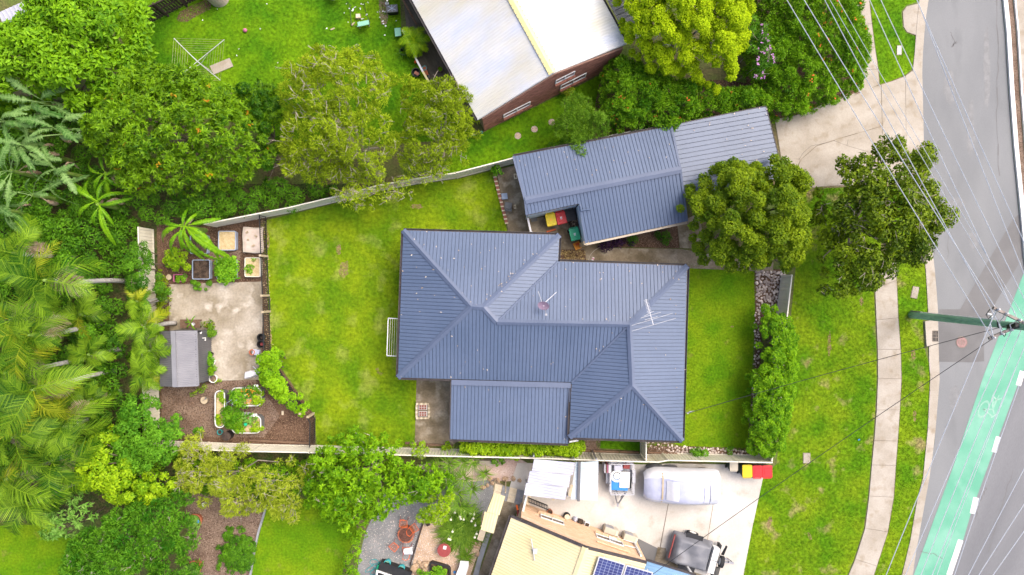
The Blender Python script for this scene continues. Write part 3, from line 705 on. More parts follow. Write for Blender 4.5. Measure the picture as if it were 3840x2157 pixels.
sheet('mulch_bed', [(2237, 905), (2539, 835), (2547, 931), (2279, 927)], .036, 'mulch', 'red brown mulch bed beside the garage')
sheet('litter_patch', [(2092, 936), (2190, 936), (2200, 982), (2092, 978)], .036, 'mulch', 'patch of brown leaf litter between roofs')
sheet('side_bed', [(2180, 1640), (2252, 1640), (2250, 1688), (2180, 1688)], .008, 'mulch_grey', 'mulch strip inside the side fence')
sheet('rock_bed_soil', [(2826, 1010), (2950, 1010), (2945, 1175), (2900, 1160), (2860, 1200), (2850, 1420), (2825, 1600), (2812, 1600), (2828, 1400), (2832, 1200)], .008, 'mulch', 'dark soil under the river stones')
sheet('rock_bed_soil', [(2428, 1650), (2515, 1655), (2545, 1672), (2790, 1680), (2880, 1690), (2876, 1718), (2426, 1712)], .008, 'mulch', 'dark soil under the lower river stones')
# next door, lower right and bottom
sheet('neighbour_driveway', [(1940, 1736), (2440, 1742), (2510, 1738), (2866, 1744), (2862, 1786), (2820, 1980), (2787, 2157), (2740, 2420), (2300, 2420), (2386, 2030), (1953, 1884), (1900, 1860)], 0, 'conc_white', 'pale concrete driveway of the yellow house', hz=.03)
sheet('driveway_joint', [(2466, 2090), (2470, 2090), (2508, 1885), (2505, 1885)], .0345, 'iron', 'thin dark joint in the pale driveway')
sheet('driveway_joint', [(2647, 2050), (2649, 2050), (2675, 1890), (2673, 1890)], .0345, 'conc_old', 'faint joint in the pale driveway')
sheet('mat', [(2386, 2022), (2395, 2020), (2466, 2055), (2455, 2106), (2430, 2130), (2400, 2110)], .036, 'asphalt_dark', 'dark grey apron beside the brick corner')
sheet('driveway_patch', [(2466, 2050), (2496, 2055), (2510, 2100), (2560, 2130), (2640, 2157), (2600, 2200), (2440, 2200), (2452, 2110)], .036, 'conc_old', 'brown concrete under the camper trailer')  # browner, darker sheet laid on the pale driveway
sheet('gravel_bed', [(1560, 1745), (1700, 1722), (1950, 1722), (1985, 1740), (1980, 1800), (1900, 1805), (1830, 1800), (1740, 1810), (1640, 1790)], .006, 'gravel_pink', 'pinkish gravel bed under the side fence')
sheet('gravel_yard', [(1450, 1830), (1500, 1860), (1570, 1830), (1740, 1790), (1850, 1790), (1850, 1850), (1795, 2000), (1700, 2000), (1590, 1955), (1536, 2157), (1530, 2240), (1330, 2240), (1345, 2100), (1372, 1990)], .0052, 'gravel_grey', 'grey gravel yard around the fire pit')
sheet('gravel_bed', [(1589, 1953), (1620, 1915), (1680, 1900), (1740, 1930), (1790, 2005), (1805, 2040), (1780, 2110), (1750, 2200), (1530, 2240), (1538, 2150)], .008, 'gravel_tan', 'tan gravel bed with grass clumps')
sheet('wood_chips', [(690, 1830), (760, 1850), (1003, 1880), (965, 2000), (945, 2120), (930, 2240), (720, 2240), (700, 2000)], .006, 'mulch_grey', 'pinkish wood chip bed at the bottom')
sheet('side_path', [(1850, 1800), (1990, 1870), (1955, 1890), (1925, 1940), (1850, 2160), (1830, 2240), (1780, 2240), (1795, 2157), (1850, 2000), (1870, 1930)], 0, 'conc_old', 'grey concrete side path by yellow house', hz=.02)
sheet('drain_channel', [(1826, 1990), (1842, 1994), (1805, 2110), (1785, 2200), (1762, 2200), (1795, 2080)], .026, 'edging', 'grey drain channel beside the side path')
mb = MB(); eg = [(1002, 1885), (985, 1945), (968, 2000), (955, 2060), (945, 2120), (928, 2230)]
for a, b in zip(eg, eg[1:]): mb.beam(U(*a, .06), U(*b, .06), .11, .14)
tag(obj('lawn_edging', mb, M['edging']), 'grey edging strip between chips and lawn', 'edging')
sheet('soil_pile', [(662, 70), (675, 45), (720, 20), (770, 0), (792, 10), (790, 35), (740, 60), (700, 84), (668, 82)], .012, 'mulch', 'patch of bare dark soil on the lawn')
sheet('dirt_track', [(1420, -20), (1455, -20), (1460, 40), (1452, 90), (1430, 95), (1422, 50)], .012, 'mulch_grey', 'worn dirt track at top of the lawn')
sheet('deck_slab', [(1510, -40), (1590, -40), (1640, 100), (1800, 420), (1760, 440), (1620, 330), (1530, 165)], .02, 'conc_dark', 'dark streaked concrete beside white roofed house')
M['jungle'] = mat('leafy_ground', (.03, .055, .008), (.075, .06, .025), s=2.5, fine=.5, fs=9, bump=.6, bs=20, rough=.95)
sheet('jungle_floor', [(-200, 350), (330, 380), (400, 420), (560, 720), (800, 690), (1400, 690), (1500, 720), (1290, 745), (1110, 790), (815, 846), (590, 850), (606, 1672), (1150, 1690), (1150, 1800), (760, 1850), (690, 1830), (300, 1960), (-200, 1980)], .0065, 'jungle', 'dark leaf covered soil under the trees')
sheet('hedge_soil', [(2250, 300), (2700, 300), (2960, 330), (3215, 120), (3215, 350), (2960, 436), (2900, 452), (2860, 400), (2500, 470), (2200, 560)], .012, 'mulch', 'dark soil and dry leaves under the flowering hedge')
sheet('hedge_soil', [(2790, -150), (3250, -150), (3215, 350), (2800, 350)], .0095, 'mulch', 'leafy soil under the big corner bush')

# ------------------------------------------------------------------ loose bits of the ground
def chips(name, px, n_m2, m, L, W, label, z=.02):
    poly = to_pts(px, 0); n = int(area(poly)*n_m2); P = sample(poly, n); P = np.column_stack([P, np.full(n, z)+rng.random(n)*.02])
    o = scatter_leaves(name, P, L, W, m); o['label'] = label; return o
chip_m = mat('bark_chip', (.04, .02, .012), (.26, .17, .11), var=True, rough=.95)
chip_p = mat('pale_chip', (.10, .06, .045), (.36, .27, .21), var=True, rough=.95)
chips('bark_chips', [(590, 845), (1000, 806), (1002, 1058), (634, 1066)], 140, chip_m, .1, .035, 'loose bark chips between the raised tubs')
chips('bark_chips', [(608, 1440), (985, 1428), (1150, 1530), (1182, 1565), (1182, 1672), (608, 1672)], 140, chip_m, .1, .035, 'loose bark chips around the steel raised beds')
chips('wood_chips_loose', [(700, 1840), (1000, 1885), (945, 2120), (925, 2200), (720, 2200)], 160, chip_p, .09, .035, 'loose pink brown wood chips at the bottom')
chips('dry_leaves', [(2240, 905), (2539, 838), (2545, 930), (2281, 926)], 110, chip_m, .09, .03, 'dry mulch chips in the garage bed', .05)
chips('dry_leaves', [(2094, 938), (2190, 938), (2200, 980), (2094, 976)], 300, M['leaf_litter'], .11, .05, 'brown fallen leaves between the roofs', .05)
chips('dry_leaves', [(2960, 425), (3060, 385), (3220, 330), (3225, 352), (3130, 380), (3060, 408), (2960, 440)], 90, chip_m, .11, .06, 'dry brown leaves along the driveway edge', .04)
chips('dry_leaves', [(980, 820), (1002, 810), (1020, 1320), (1000, 1325)], 120, M['straw'], .13, .03, 'dead straw coloured grass along the pool fence', .03)
chips('dry_leaves', [(2428, 1655), (2519, 1658), (2500, 1700), (2428, 1700)], 150, chip_p, .09, .05, 'dry litter in corner of the lower stone bed', .03)
chips('gravel_stones', [(1372, 1990), (1500, 1880), (1590, 1955), (1536, 2157), (1345, 2140)], 45, M['stone'], .06, .05, 'pale loose stones on the grey gravel', .012)
chips('gravel_stones', [(1592, 1953), (1680, 1905), (1790, 2005), (1750, 2157), (1540, 2157)], 90, M['stone'], .06, .05, 'loose stones on the tan gravel', .014)

# river stones: single stones beside the lawn
def ico(seed, sub=1):
    import bmesh
    bm = bmesh.new(); bmesh.ops.create_icosphere(bm, subdivisions=sub, radius=.5); r = random.Random(seed)
    for v in bm.verts: v.co *= .78+.4*r.random()
    me = bpy.data.meshes.new('stone'); bm.to_mesh(me); bm.free()
    at = me.attributes.new('var', 'FLOAT', 'POINT'); at.data.foreach_set('value', [r.random()]*len(me.vertices))
    return me
STONES = [ico(i) for i in range(14)]
for me in STONES: me.materials.append(M['stone'])
def stones(bed, px, s, lo, hi, n_max):
    P = darts(to_pts(px, 0), s); rng.shuffle(P); P = P[:n_max]; o0 = org[bed]
    for p in P:
        o = bpy.data.objects.new('stone', STONES[rng.integers(len(STONES))]); C.objects.link(o); o.parent = bed
        k = lo+(hi-lo)*rng.random(); o.scale = (k*(1+.5*rng.random()), k, k*.6); o.rotation_euler = (0, 0, rng.random()*6.3)
        o.location = Vector((p[0], p[1], .01+k*.2))-o0
b1 = bpy.data.objects['rock_bed_soil']; b2 = bpy.data.objects['rock_bed_soil.001']
stones(b1, [(2836, 1016), (2946, 1018), (2942, 1172), (2880, 1170), (2836, 1170)], .15, .12, .21, 170)
stones(b1, [(2828, 1170), (2850, 1170), (2846, 1420), (2824, 1590), (2814, 1590), (2828, 1400)], .16, .09, .17, 110)
stones(b2, [(2505, 1668), (2545, 1674), (2870, 1690), (2870, 1714), (2505, 1708)], .14, .11, .19, 230)
stones(b2, [(2430, 1656), (2505, 1660), (2505, 1690), (2430, 1680)], .2, .08, .14, 40)

# ================================================================== BUILDINGS
def gutter(root, a, b, out=None, w=.11, h=.1, m='gutter', name='gutter', dz=-.06):
    """an open trough along the eave a->b"""
    a, b = Vector(a), Vector(b); d = (b-a).normalized(); l = Vector((d.y, -d.x, 0))
    if out is not None and l.dot(Vector(out)-a) < 0: l = -l
    mb = MB(); z = Vector((0, 0, dz))
    mb.beam(a+l*w*.5+z+Vector((0, 0, -h/2)), b+l*w*.5+z+Vector((0, 0, -h/2)), w, .012)
    mb.beam(a+l*w+z, b+l*w+z, .022, h+.012)
    return obj(name, mb, M[m], root)

# ---- main house
EZ = 2.6
TL, TR, IC, NE, SE, SW, VB, BL = (1512, 864), (2098, 881), (2093, 980), (2578, 997), (2559, 1654), (2135, 1641), (2143, 1434), (1492, 1416)
P1, P2, P3, P4, P5 = (1768, 1150), (1813, 1152), (1863, 1208), (2361, 1217), (2371, 1446)
zW, zR = 4.05, 3.78
e = lambda p: U(*p, EZ)
g1, g2 = U(*P1, zW), U(*P2, zW); g3, g4, g5 = U(*P3, zR), U(*P4, zR), U(*P5, zR)
house = thing('house', 'large house with blue grey ribbed hip roof in centre', 'house', U(2050, 1230))
MX = U(1863, 1426.5, EZ)
for P in ([e(TL), e(TR), g2, g1], [e(BL), e(TL), g1], [e(BL), MX, g3, g2, g1], [MX, e(VB), g4, g3],
          [e(TR), e(IC), g3, g2], [e(IC), e(NE), g4, g3], [e(NE), e(SE), g5, g4], [e(SE), e(SW), g5], [e(SW), e(VB), g4, g5]):
    obj('roof_sheet', ribbed(MB(), P), M['roof'], house)
for a, b, n1, n2 in ((e(TL), g1, .3, .3), (e(BL), g1, .3, .3), (e(TR), g2, .3, .3), (g1, g2, .38, .38), (g2, g3, .25, .2), (g3, g4, .36, .36), (e(NE), g4, .3, .3), (g4, g5, .36, .36), (e(SE), g5, .3, .3), (e(SW), g5, .3, .3)):
    mb = MB(); cap_strip(mb, a, b, n1, n2, .16); obj('ridge_cap', mb, M['cap'], house)
mb = MB(); cap_strip(mb, e(IC), g3, -.1, -.1, .05, .045); obj('valley_tray', mb, M['cap'], house)
mb = MB(); cap_strip(mb, e(VB), g4.lerp(e(VB), .06), -.1, -.1, .05, .045); obj('valley_tray', mb, M['cap'], house)
for a, b, o in ((TL, TR, (1800, 700)), (TR, IC, (2300, 930)), (IC, NE, (2300, 900)), (NE, SE, (2700, 1300)), (SE, SW, (2300, 1800)), (SW, VB, (2000, 1560)), (VB, BL, (1800, 1600)), (BL, TL, (1400, 1100))):
    gutter(house, e(a), e(b), U(*o, EZ))
wall_box([TL, TR, IC, NE, SE, SW, VB, BL], EZ-.12, .5, 'wall_cream', house, 'wall', EZ)
mb = MB(); mb.prism([(p.x, p.y) for p in UL([TL, TR, IC, NE, SE, SW, VB, BL], EZ)], EZ-.11, EZ-.07); obj('soffit', mb, M['fascia'], house)
# windows round the walls, seen from a step aside
def window(root, a, b, z0, z1, m='white'):
    a, b = Vector(a), Vector(b); d = (b-a).normalized(); nrm = Vector((d.y, -d.x, 0)); mb = MB()
    A = lambda p, z: Vector((p.x, p.y, z))
    for p, q in ((A(a, z0), A(b, z0)), (A(a, z1), A(b, z1)), (A(a, z0), A(a, z1)), (A(b, z0), A(b, z1)), (A(a.lerp(b, .5), z0), A(a.lerp(b, .5), z1))): mb.beam(p, q, .06, .06)
    f = obj('window', mb, M[m], root); mb = MB()
    mb.face([A(a, z0)+nrm*.004, A(b, z0)+nrm*.004, A(b, z1)+nrm*.004, A(a, z1)+nrm*.004]); obj('pane', mb, M['glass'], f)
hw = lambda x, y: U(x, y, EZ)
for a, b in (((2548, 1100), (2546, 1220)), ((2542, 1360), (2540, 1480))):
    window(house, U(a[0], a[1], EZ)+Vector((0, 0, 0)), U(b[0], b[1], EZ), .9, 2.1)
# lean-to over the patio
lean = thing('patio_roof', 'blue grey ribbed lean-to patio roof against the house', 'patio roof', U(1910, 1560))
L4 = [U(1693, 1430, 2.58), U(2140, 1441, 2.58), U(2131, 1664, 2.3), U(1688, 1647, 2.3)]
obj('roof_sheet', ribbed(MB(), L4), M['roof'], lean)
mb = MB(); mb.beam(L4[0]+Vector((0, -.06, .06)), L4[1]+Vector((0, -.06, .06)), .3, .03); obj('flashing', mb, M['cap'], lean)
gutter(lean, L4[3], L4[2], U(1900, 1900, 2)); mb = MB()
mb.beam(L4[0]+Vector((-.03, 0, 0)), L4[3]+Vector((-.03, 0, 0)), .05, .14); mb.beam(L4[1]+Vector((.03, 0, 0)), L4[2]+Vector((.03, 0, 0)), .05, .14); obj('barge', mb, M['gutter'], lean)
for p in (L4[3].lerp(L4[2], .03), L4[3].lerp(L4[2], .5), L4[3].lerp(L4[2], .97)):
    mb = MB(); mb.box((p.x, p.y+.12, 1.1), (.1, .1, 2.25)); obj('post', mb, M['white'], lean)
mb = MB(); mb.tube([U(2133, 1657, 2.2), U(2168, 1651, 2.1)], .06, 8); obj('downpipe', mb, M['white'], lean)

# ---- garage with gable roof
GZ, GR_ = 2.6, 3.35
gar = thing('garage', 'blue grey gable roofed garage with notched bin corner', 'garage', U(2260, 690))
A_, B_, Cc, D_, E_, F_, G_, H_ = (1925, 587), (2517, 473), (2552, 637), (2576, 830), (2196, 913), (2171, 763), (1975, 806), (1969, 752)
obj('roof_sheet', ribbed(MB(), [U(*A_, GZ), U(*B_, GZ), U(*Cc, GR_), U(*H_, GR_)]), M['roof'], gar)
# slope heights of the second face follow its distance from the ridge
zf = lambda d: GR_-(GR_-GZ)*d
S2 = [U(*E_, GZ), U(*D_, GZ), U(*Cc, GR_), U(*H_, GR_), U(*G_, zf(.30)), U(*F_, zf(.36))]
obj('roof_sheet', ribbed(MB(), S2), M['roof'], gar)
mb = MB(); cap_strip(mb, U(*H_, GR_), U(*Cc, GR_), .15, .15, .2); obj('ridge_cap', mb, M['cap'], gar)
gutter(gar, U(*A_, GZ), U(*B_, GZ), U(2100, 300, GZ)); gutter(gar, S2[0], S2[1], U(2500, 1200, GZ), m='fascia'); gutter(gar, S2[4], S2[5], U(2050, 900, 2.9), w=.03, h=.05)
mb = MB(); mb.beam(U(*A_, GZ), U(*H_, GR_), .12, .06); mb.beam(U(*H_, GR_), S2[4], .12, .06); obj('barge', mb, M['cap'], gar)
mb = MB(); mb.beam(U(*B_, GZ), U(*Cc, GR_), .12, .06); mb.beam(U(*Cc, GR_), U(*D_, GZ), .12, .06); obj('barge', mb, M['cap'], gar)
mb = MB(); mb.beam(S2[5], S2[0], .05, .05); obj('barge', mb, M['cap'], gar)
gw = MB(); W8 = UL([(1944, 604), (2508, 497), (2560, 824), (2216, 884), (2190, 740), (1992, 780)], 2.6)
gw.prism([(p.x, p.y) for p in W8], -.03, 2.4)
for a, b in ((S2[4], S2[5]), (S2[5], S2[0])):
    i_ = Vector((0, .04, 0)) if a is S2[4] else Vector((.04, 0, 0)); a, b = a+i_, b+i_
    gw.add([(a.x, a.y, -.02), (b.x, b.y, -.02), b-Vector((0, 0, .05)), a-Vector((0, 0, .05))], [(0, 1, 2, 3)])
obj('wall', gw, M['wall_blue'], gar)
mb = MB(); mb.tube([U(2176, 766, 3.1), U(2178, 790, 3.1), U(2214, 785, 3.1)], .045, 8); obj('downpipe', mb, M['roof'], gar)
mb = MB(); mb.box(U(2190, 915, 1.3), (.3, .22, 2.5), .2); obj('corner_post', mb, M['timber_pale'], gar)
mb = MB(); mb.tube([U(2205, 917, 2.5), U(2198, 912, 2.3), U(2200, 905, .1)], .05, 8); obj('downpipe', mb, M['white'], gar)
# ---- carport
cp = thing('carport', 'flat ribbed carport roof beside the driveway', 'carport', U(2730, 560))
C4 = [U(2519, 469, 2.5), U(2567, 739, 2.5), U(2940, 664, 2.45), U(2872, 397, 2.45)]
obj('roof_sheet', ribbed(MB(), C4, ([(0, 0), (.222, 0), (.225, -.06), (.254, -.06), (.257, 0)], .26)), M['roof'], cp)  # grooves instead of ribs again, cut deep so shade draws the lines
mb = MB()
for a, b in ((C4[1], C4[2]), (C4[2], C4[3]), (C4[3], C4[0])): mb.beam(a-Vector((0, 0, .06)), b-Vector((0, 0, .06)), .05, .14)
obj('barge', mb, M['gutter'], cp)
for p in ((2860, 410), (2925, 655), (2700, 700)):
    q = U(*p, 2.4); mb = MB(); mb.box((q.x, q.y, 1.2), (.1, .1, 2.4)); obj('post', mb, M['white'], cp)

# ---- brick gable walls, brick by brick
def brick_wall(root, p0, p1, topf, holes, m, mm, thick=.11):
    """p0->p1 base line; topf(s) the wall height; holes (s0, s1, z0, z1)"""
    p0, p1 = Vector(p0), Vector(p1); L = (p1-p0).length; d = (p1-p0)/L; nrm = Vector((d.y, -d.x, 0))
    mb = MB(); n = 24
    pts = [(L*i/n, topf(L*i/n)) for i in range(n+1)]
    for i in range(n):
        a, b = p0+d*pts[i][0], p0+d*pts[i+1][0]
        mb.add([a-nrm*thick, b-nrm*thick, b-nrm*thick+Vector((0, 0, pts[i+1][1])), a-nrm*thick+Vector((0, 0, pts[i][1])),
                a, b, b+Vector((0, 0, pts[i+1][1])), a+Vector((0, 0, pts[i][1]))], [(4, 5, 6, 7), (1, 0, 3, 2), (3, 7, 6, 2)])
    obj('mortar_bed', mb, M[mm], root)
    bm = MB(); r = random.Random(3); k = 0; z = .01
    while z < 6:
        s = -.12*(k % 2)
        while s < L:
            a, b = max(s, 0)+.006, min(s+.23, L)-.004
            if b-a > .03 and z+.076 < min(topf(a), topf(b)) and not any(a < h[1] and b > h[0] and z+.07 > h[2] and z < h[3] for h in holes):
                q0, q1 = p0+d*a+nrm*.001, p0+d*b+nrm*.001; o = nrm*(.008+.006*r.random()); u0, u1 = Vector((0, 0, z)), Vector((0, 0, z+.072))
                bm.add([q0+u0, q1+u0, q1+u1, q0+u1, q0+u0+o, q1+u0+o, q1+u1+o, q0+u1+o], [(4, 5, 6, 7), (0, 1, 5, 4), (3, 7, 6, 2), (0, 4, 7, 3), (1, 2, 6, 5)], r.random())
            s += .24
        z += .086; k += 1
    o = obj('bricks', bm, M[m], root); o['kind'] = 'stuff'
    return p0, d, nrm
def wall_window(root, fr, s0, s1, z0, z1, bm, m='white', sill=True):
    p0, d, nrm = fr; at = lambda s, z, o: p0+d*s+nrm*o+Vector((0, 0, z)); mb = MB()
    for a, b in (((s0, z0), (s1, z0)), ((s0, z1), (s1, z1)), ((s0, z0), (s0, z1)), ((s1, z0), (s1, z1)), (((s0+s1)/2, z0), ((s0+s1)/2, z1))): mb.beam(at(*a, .03), at(*b, .03), .05, .07)
    f = obj('window', mb, M[m], root); mb = MB()
    mb.face([at(s0, z0, .02), at(s1, z0, .02), at(s1, z1, .02), at(s0, z1, .02)]); obj('pane', mb, M['glass'], f)
    if sill:
        s = s0-.05; r = random.Random(5)
        while s < s1+.05:
            mb = MB(); mb.beam(at(s+.05, z0-.12, -.02), at(s+.05, z0-.05, .17), .095, .08, r.random()); obj('sill_brick', mb, M[bm], f); s += .115

# ---- white roofed house at the top
wh = thing('brick_house', 'red brick house under a white ribbed roof with cream ridge', 'house', U(1950, 200))
dv = (-385, -700); ex = lambda p, k=1: (p[0]+dv[0]*k, p[1]+dv[1]*k)
wl, wa, wr = (1791, 448), (2072, 274), (2350, 162); ze, zr = 2.95, 4.75
WL, WA, WR = U(*wl, ze), U(*wa, zr), U(*wr, ze+.25)
ext = Vector((dv[0]*K*.93, -dv[1]*K*.93, 0))
obj('roof_sheet', ribbed(MB(), [WL, WL+ext, WA+ext, WA], WAVE2), M['white_roof'], wh)
obj('roof_sheet', ribbed(MB(), [WR, WR+ext, WA+ext, WA], WAVE2), M['white_roof'], wh)
mb = MB(); cap_strip(mb, WA, WA+ext, .33, .33, .22, .07); obj('ridge_cap', mb, M['white_ridge'], wh)
mb = MB()
for k in range(44):
    q = WA+ext*(k+.5)/44
    for s in (-1, 1):
        l = Vector((ext.y, -ext.x, 0)).normalized()*s*.2; mb.box(q+l+Vector((0, 0, .04)), (.035, .035, .03))
o = obj('screws', mb, M['iron'], wh); o['kind'] = 'stuff'
gutter(wh, WL, WL+ext, WL+Vector((-3, 0, 0)), m='gutter'); gutter(wh, WR, WR+ext, WR+Vector((3, 0, 0)), m='gutter')
mb = MB(); mb.beam(WL-Vector((0, 0, .09)), WA-Vector((0, 0, .09)), .04, .12); mb.beam(WA-Vector((0, 0, .09)), WR-Vector((0, 0, .09)), .04, .12); obj('barge', mb, M['white'], wh)
b0, b1 = U(1817, 491), U(2306, 247); L_ = (b1-b0).length
apx = (U(2072, 364)-b0).length*.97
top = lambda s: (2.85+(4.6-2.85)*s/apx) if s < apx else (4.6+(3.0-4.6)*(s-apx)/(L_-apx))
hol = [(1.3, 3.0, .95, 1.6), (5.0, 6.6, 1.0, 1.75), (4.55, 5.7, 2.75, 3.35)]
fr = brick_wall(wh, b0, b1, top, hol, 'brick_red', 'mortar_red')
for h in hol: wall_window(wh, fr, h[0], h[1], h[2]+.04, h[3], 'brick_red')
mb = MB(); e2 = ext*1.0
for a in (b0, b1):
    c_ = a+e2; nrm = Vector((-.02, .03, 0)); mb.add([a+Vector((0, .01, 0)), c_, c_+Vector((0, 0, 2.85)), a+Vector((0, .01, 2.85))], [(0, 1, 2, 3)])
obj('side_wall', mb, M['mortar_red'], wh)
sl = thing('skylight', 'dark skylight panel set in the white roof', 'skylight', U(1700, 8, 4))
q = [WL+(WA-WL)*.40+ext*.50, WL+(WA-WL)*.55+ext*.50, WL+(WA-WL)*.55+ext*.9, WL+(WA-WL)*.40+ext*.9]
q = [WL+(WA-WL)*a+ext*b for a, b in ((.40, .555), (.56, .555), (.56, .70), (.40, .70))]
mb = MB()
for a, b in zip(q, q[1:]+q[:1]): mb.beam(a+Vector((0, 0, .09)), b+Vector((0, 0, .09)), .07, .1)
obj('frame', mb, M['timber_pale'], sl); mb = MB(); mb.face([p+Vector((0, 0, .1)) for p in q]); obj('pane', mb, M['solar'], sl)
lt = thing('lean_to', 'grey corrugated lean-to roof half under the golden tree', 'lean-to', U(2330, 60))
q = [U(2356, 150, 2.75), U(2265, -20, 2.75), U(2345, -40, 2.55), U(2440, 135, 2.55)]
obj('roof_sheet', ribbed(MB(), q, ([(0, 0), (.2, 0), (.22, .05), (.28, .05), (.3, 0)], .3)), M['grey_sheet'], lt)
for p in q[2:]: mb = MB(); mb.box((p.x, p.y, 1.25), (.1, .1, 2.5)); obj('post', mb, M['timber_dark'], lt)
# steps and rails on its left side
st = thing('steps', 'dark concrete steps beside the white roofed house', 'steps', U(1545, 30))
for i in range(9):
    a, b = Vector((1508+i*11.5, -40+i*20, 0)), Vector((1556+i*11.5, -65+i*20, 0)); mb = MB(); zt = 1.35-.15*i
    P = [U(a.x, a.y), U(b.x, b.y), U(b.x+13, b.y+24), U(a.x+13, a.y+24)]; mb.prism([(p.x, p.y) for p in P], 0, zt); obj('step', mb, M['conc_old'], st)
rl = thing('handrail', 'rust brown timber handrail beside the dark steps', 'handrail', U(1540, 50))
mb = MB(); mb.beam(U(1506, -10, 2.2), U(1562, 92, .95), .1, .06); obj('rail', mb, M['timber'], rl)
for x, y, z in ((1512, 2, 2.05), (1536, 45, 1.5), (1560, 89, .95)): mb = MB(); mb.beam(U(x, y, 0), U(x, y, z), .08, .08); obj('post', mb, M['timber'], rl)
rw = thing('retaining_rail', 'long pale rail with peeling white blue and yellow paint', 'rail', U(1560, 220))
mb = MB(); mb.beam(U(1508, 114, .7), U(1534, 158, .7), .07, .07); mb.beam(U(1508, 114, .7), U(1530, 120, .7), .06, .06); obj('rail', mb, M['white'], rw)
mb = MB(); mb.beam(U(1534, 158, .7), U(1562, 225, .72), .1, .09); mb.beam(U(1562, 225, .72), U(1586, 270, .72), .11, .1); obj('rail', mb, M['aluminium'], rw)
mb = MB(); mb.beam(U(1586, 270, .73), U(1614, 318, .73), .12, .1); obj('rail', mb, M['white_ridge'], rw)
for x, y in ((1509, 116), (1535, 160), (1562, 225), (1587, 271), (1613, 316)): mb = MB(); q = U(x, y, .7); mb.box((q.x, q.y, .35), (.07, .07, .7)); obj('post', mb, M['timber_dark'], rw)

# ---- yellow roofed house at the bottom
yh = thing('brick_house', 'peach brick house under a cream yellow corrugated roof', 'house', U(2150, 2140))
yl, ya, yr = (1918, 1937), (2197, 2053), (2424, 2110); zl, zp = 2.5, 3.95
YL, YA, YR = U(*yl, zl), U(*ya, zp), U(*yr, 3.05)
ext = Vector((-220*K*.93, -640*K*.93, 0))
obj('roof_sheet', ribbed(MB(), [YL, YL+ext, YA+ext, YA], WAVE2), M['yellow_roof'], yh)
obj('roof_sheet', ribbed(MB(), [YR, YR+ext, YA+ext, YA], WAVE2), M['yellow_roof'], yh)
mb = MB(); cap_strip(mb, YA, YA+ext, .35, .3, .2, .06); obj('ridge_cap', mb, M['yellow_roof'], yh)
gutter(yh, YL, YL+ext, YL+Vector((-3, 0, 0)), m='gutter', w=.13)
mb = MB(); mb.beam(YL-Vector((0, 0, .05)), YA-Vector((0, 0, .02)), .14, .14); mb.beam(YA-Vector((0, 0, .02)), YR-Vector((0, 0, .05)), .14, .14); obj('barge', mb, M['gutter'], yh)
b0, b1 = U(2388, 2031), U(1953, 1884); L_ = (b1-b0).length; apx = L_*.43
topy = lambda s: (2.75+(3.75-2.75)*s/apx) if s < apx else (3.75+(2.4-3.75)*(s-apx)/(L_-apx))
hol = [(1.15, 2.75, 1.15, 1.75), (4.75, 6.15, 1.0, 1.6)]
fr = brick_wall(yh, b0, b1, topy, hol, 'brick_peach', 'mortar_peach')
for h in hol: wall_window(yh, fr, h[0], h[1], h[2]+.04, h[3], 'brick_peach')
p0, d_, nr = fr; at = lambda s, z, o=.08: p0+d_*s+nr*o+Vector((0, 0, z))
s = 1.0
while s < 2.9:
    mb = MB(); mb.beam(at(s, 2.6, .0), at(s, 2.72, .10), .095, .08, random.random()); obj('arch_brick', mb, M['brick_peach'], yh); s += .115
mb = MB(); mb.tube([at(.28, 2.6), at(.30, 1.3), at(.32, .25)], .06, 8); obj('downpipe', mb, M['white'], yh)
mb = MB(); mb.tube([at(1.35, .35), at(1.3, 1.0), at(1.55, 1.12), at(1.95, 1.15)], .055, 8); obj('pipe', mb, M['white'], yh)
mb = MB(); mb.tube([at(.35, .7), at(1.0, .75)], .02, 6); mb.tube([at(.3, 1.5), at(1.1, 1.7)], .02, 6); obj('conduit', mb, M['white'], yh)
mb = MB()
for a, z in ((b0, 2.6), (b1, 2.35)): c_ = a+ext; mb.add([a, c_, c_+Vector((0, 0, z)), a+Vector((0, 0, z))], [(0, 1, 2, 3)])
obj('side_wall', mb, M['mortar_peach'], yh)
# panels on tilt rails
def solar(tl, tr, dn, label):
    a, b = Vector(tl), Vector(tr); c = a+Vector(dn); d = b+Vector(dn); n = (b-a).cross(c-a).normalized(); n = n if n.z > 0 else -n
    r = thing('solar_panel', label, 'solar panel', a, 'solar panels on the yellow roof')
    mb = MB()
    for p, q in ((a, b), (a, c), (b, d), (c, d)): mb.beam(p, q, .06, .06)
    obj('frame', mb, M['aluminium'], r); mb = MB(); mb.face([a, c, d, b]); obj('backsheet', mb, M['solar_back'], r)
    for i in range(6):
        for j in range(10):
            f = lambda u, v: a+(b-a)*(.02+.96*u)+(c-a)*(.02+.96*v)+n*.006
            u0, u1, v0, v1 = (i+.05)/6, (i+.95)/6, (j+.05)/10, (j+.95)/10
            mb = MB(); mb.face([f(u0, v0), f(u0, v1), f(u1, v1), f(u1, v0)]); obj('cell', mb, M['solar'], r)
    mb = MB()
    for k in (.2, .8): p = a.lerp(b, k); mb.beam(p+Vector((0, .12, .02)), p-Vector((0, .1, .05)), .06, .06)
    obj('clip', mb, M['aluminium'], r)
zq = 3.62
dn = Vector((-.48, -1.52, -.02))
solar(U(2247, 2088, 3.98), U(2343, 2117, 3.62), dn, 'dark blue solar panel nearest the yellow ridge')
solar(U(2350, 2120, 3.59), U(2447, 2148, 3.23), dn, 'dark blue solar panel farther from the yellow ridge')
ta = thing('roof_aerial', 'thin mast with small grey box on the yellow roof', 'aerial', U(1998, 2070, 3.0))
mb = MB(); mb.tube([U(1992, 2020, 3.25), U(2005, 2102, 3.25)], .03, 6); obj('mast', mb, M['aluminium'], ta)
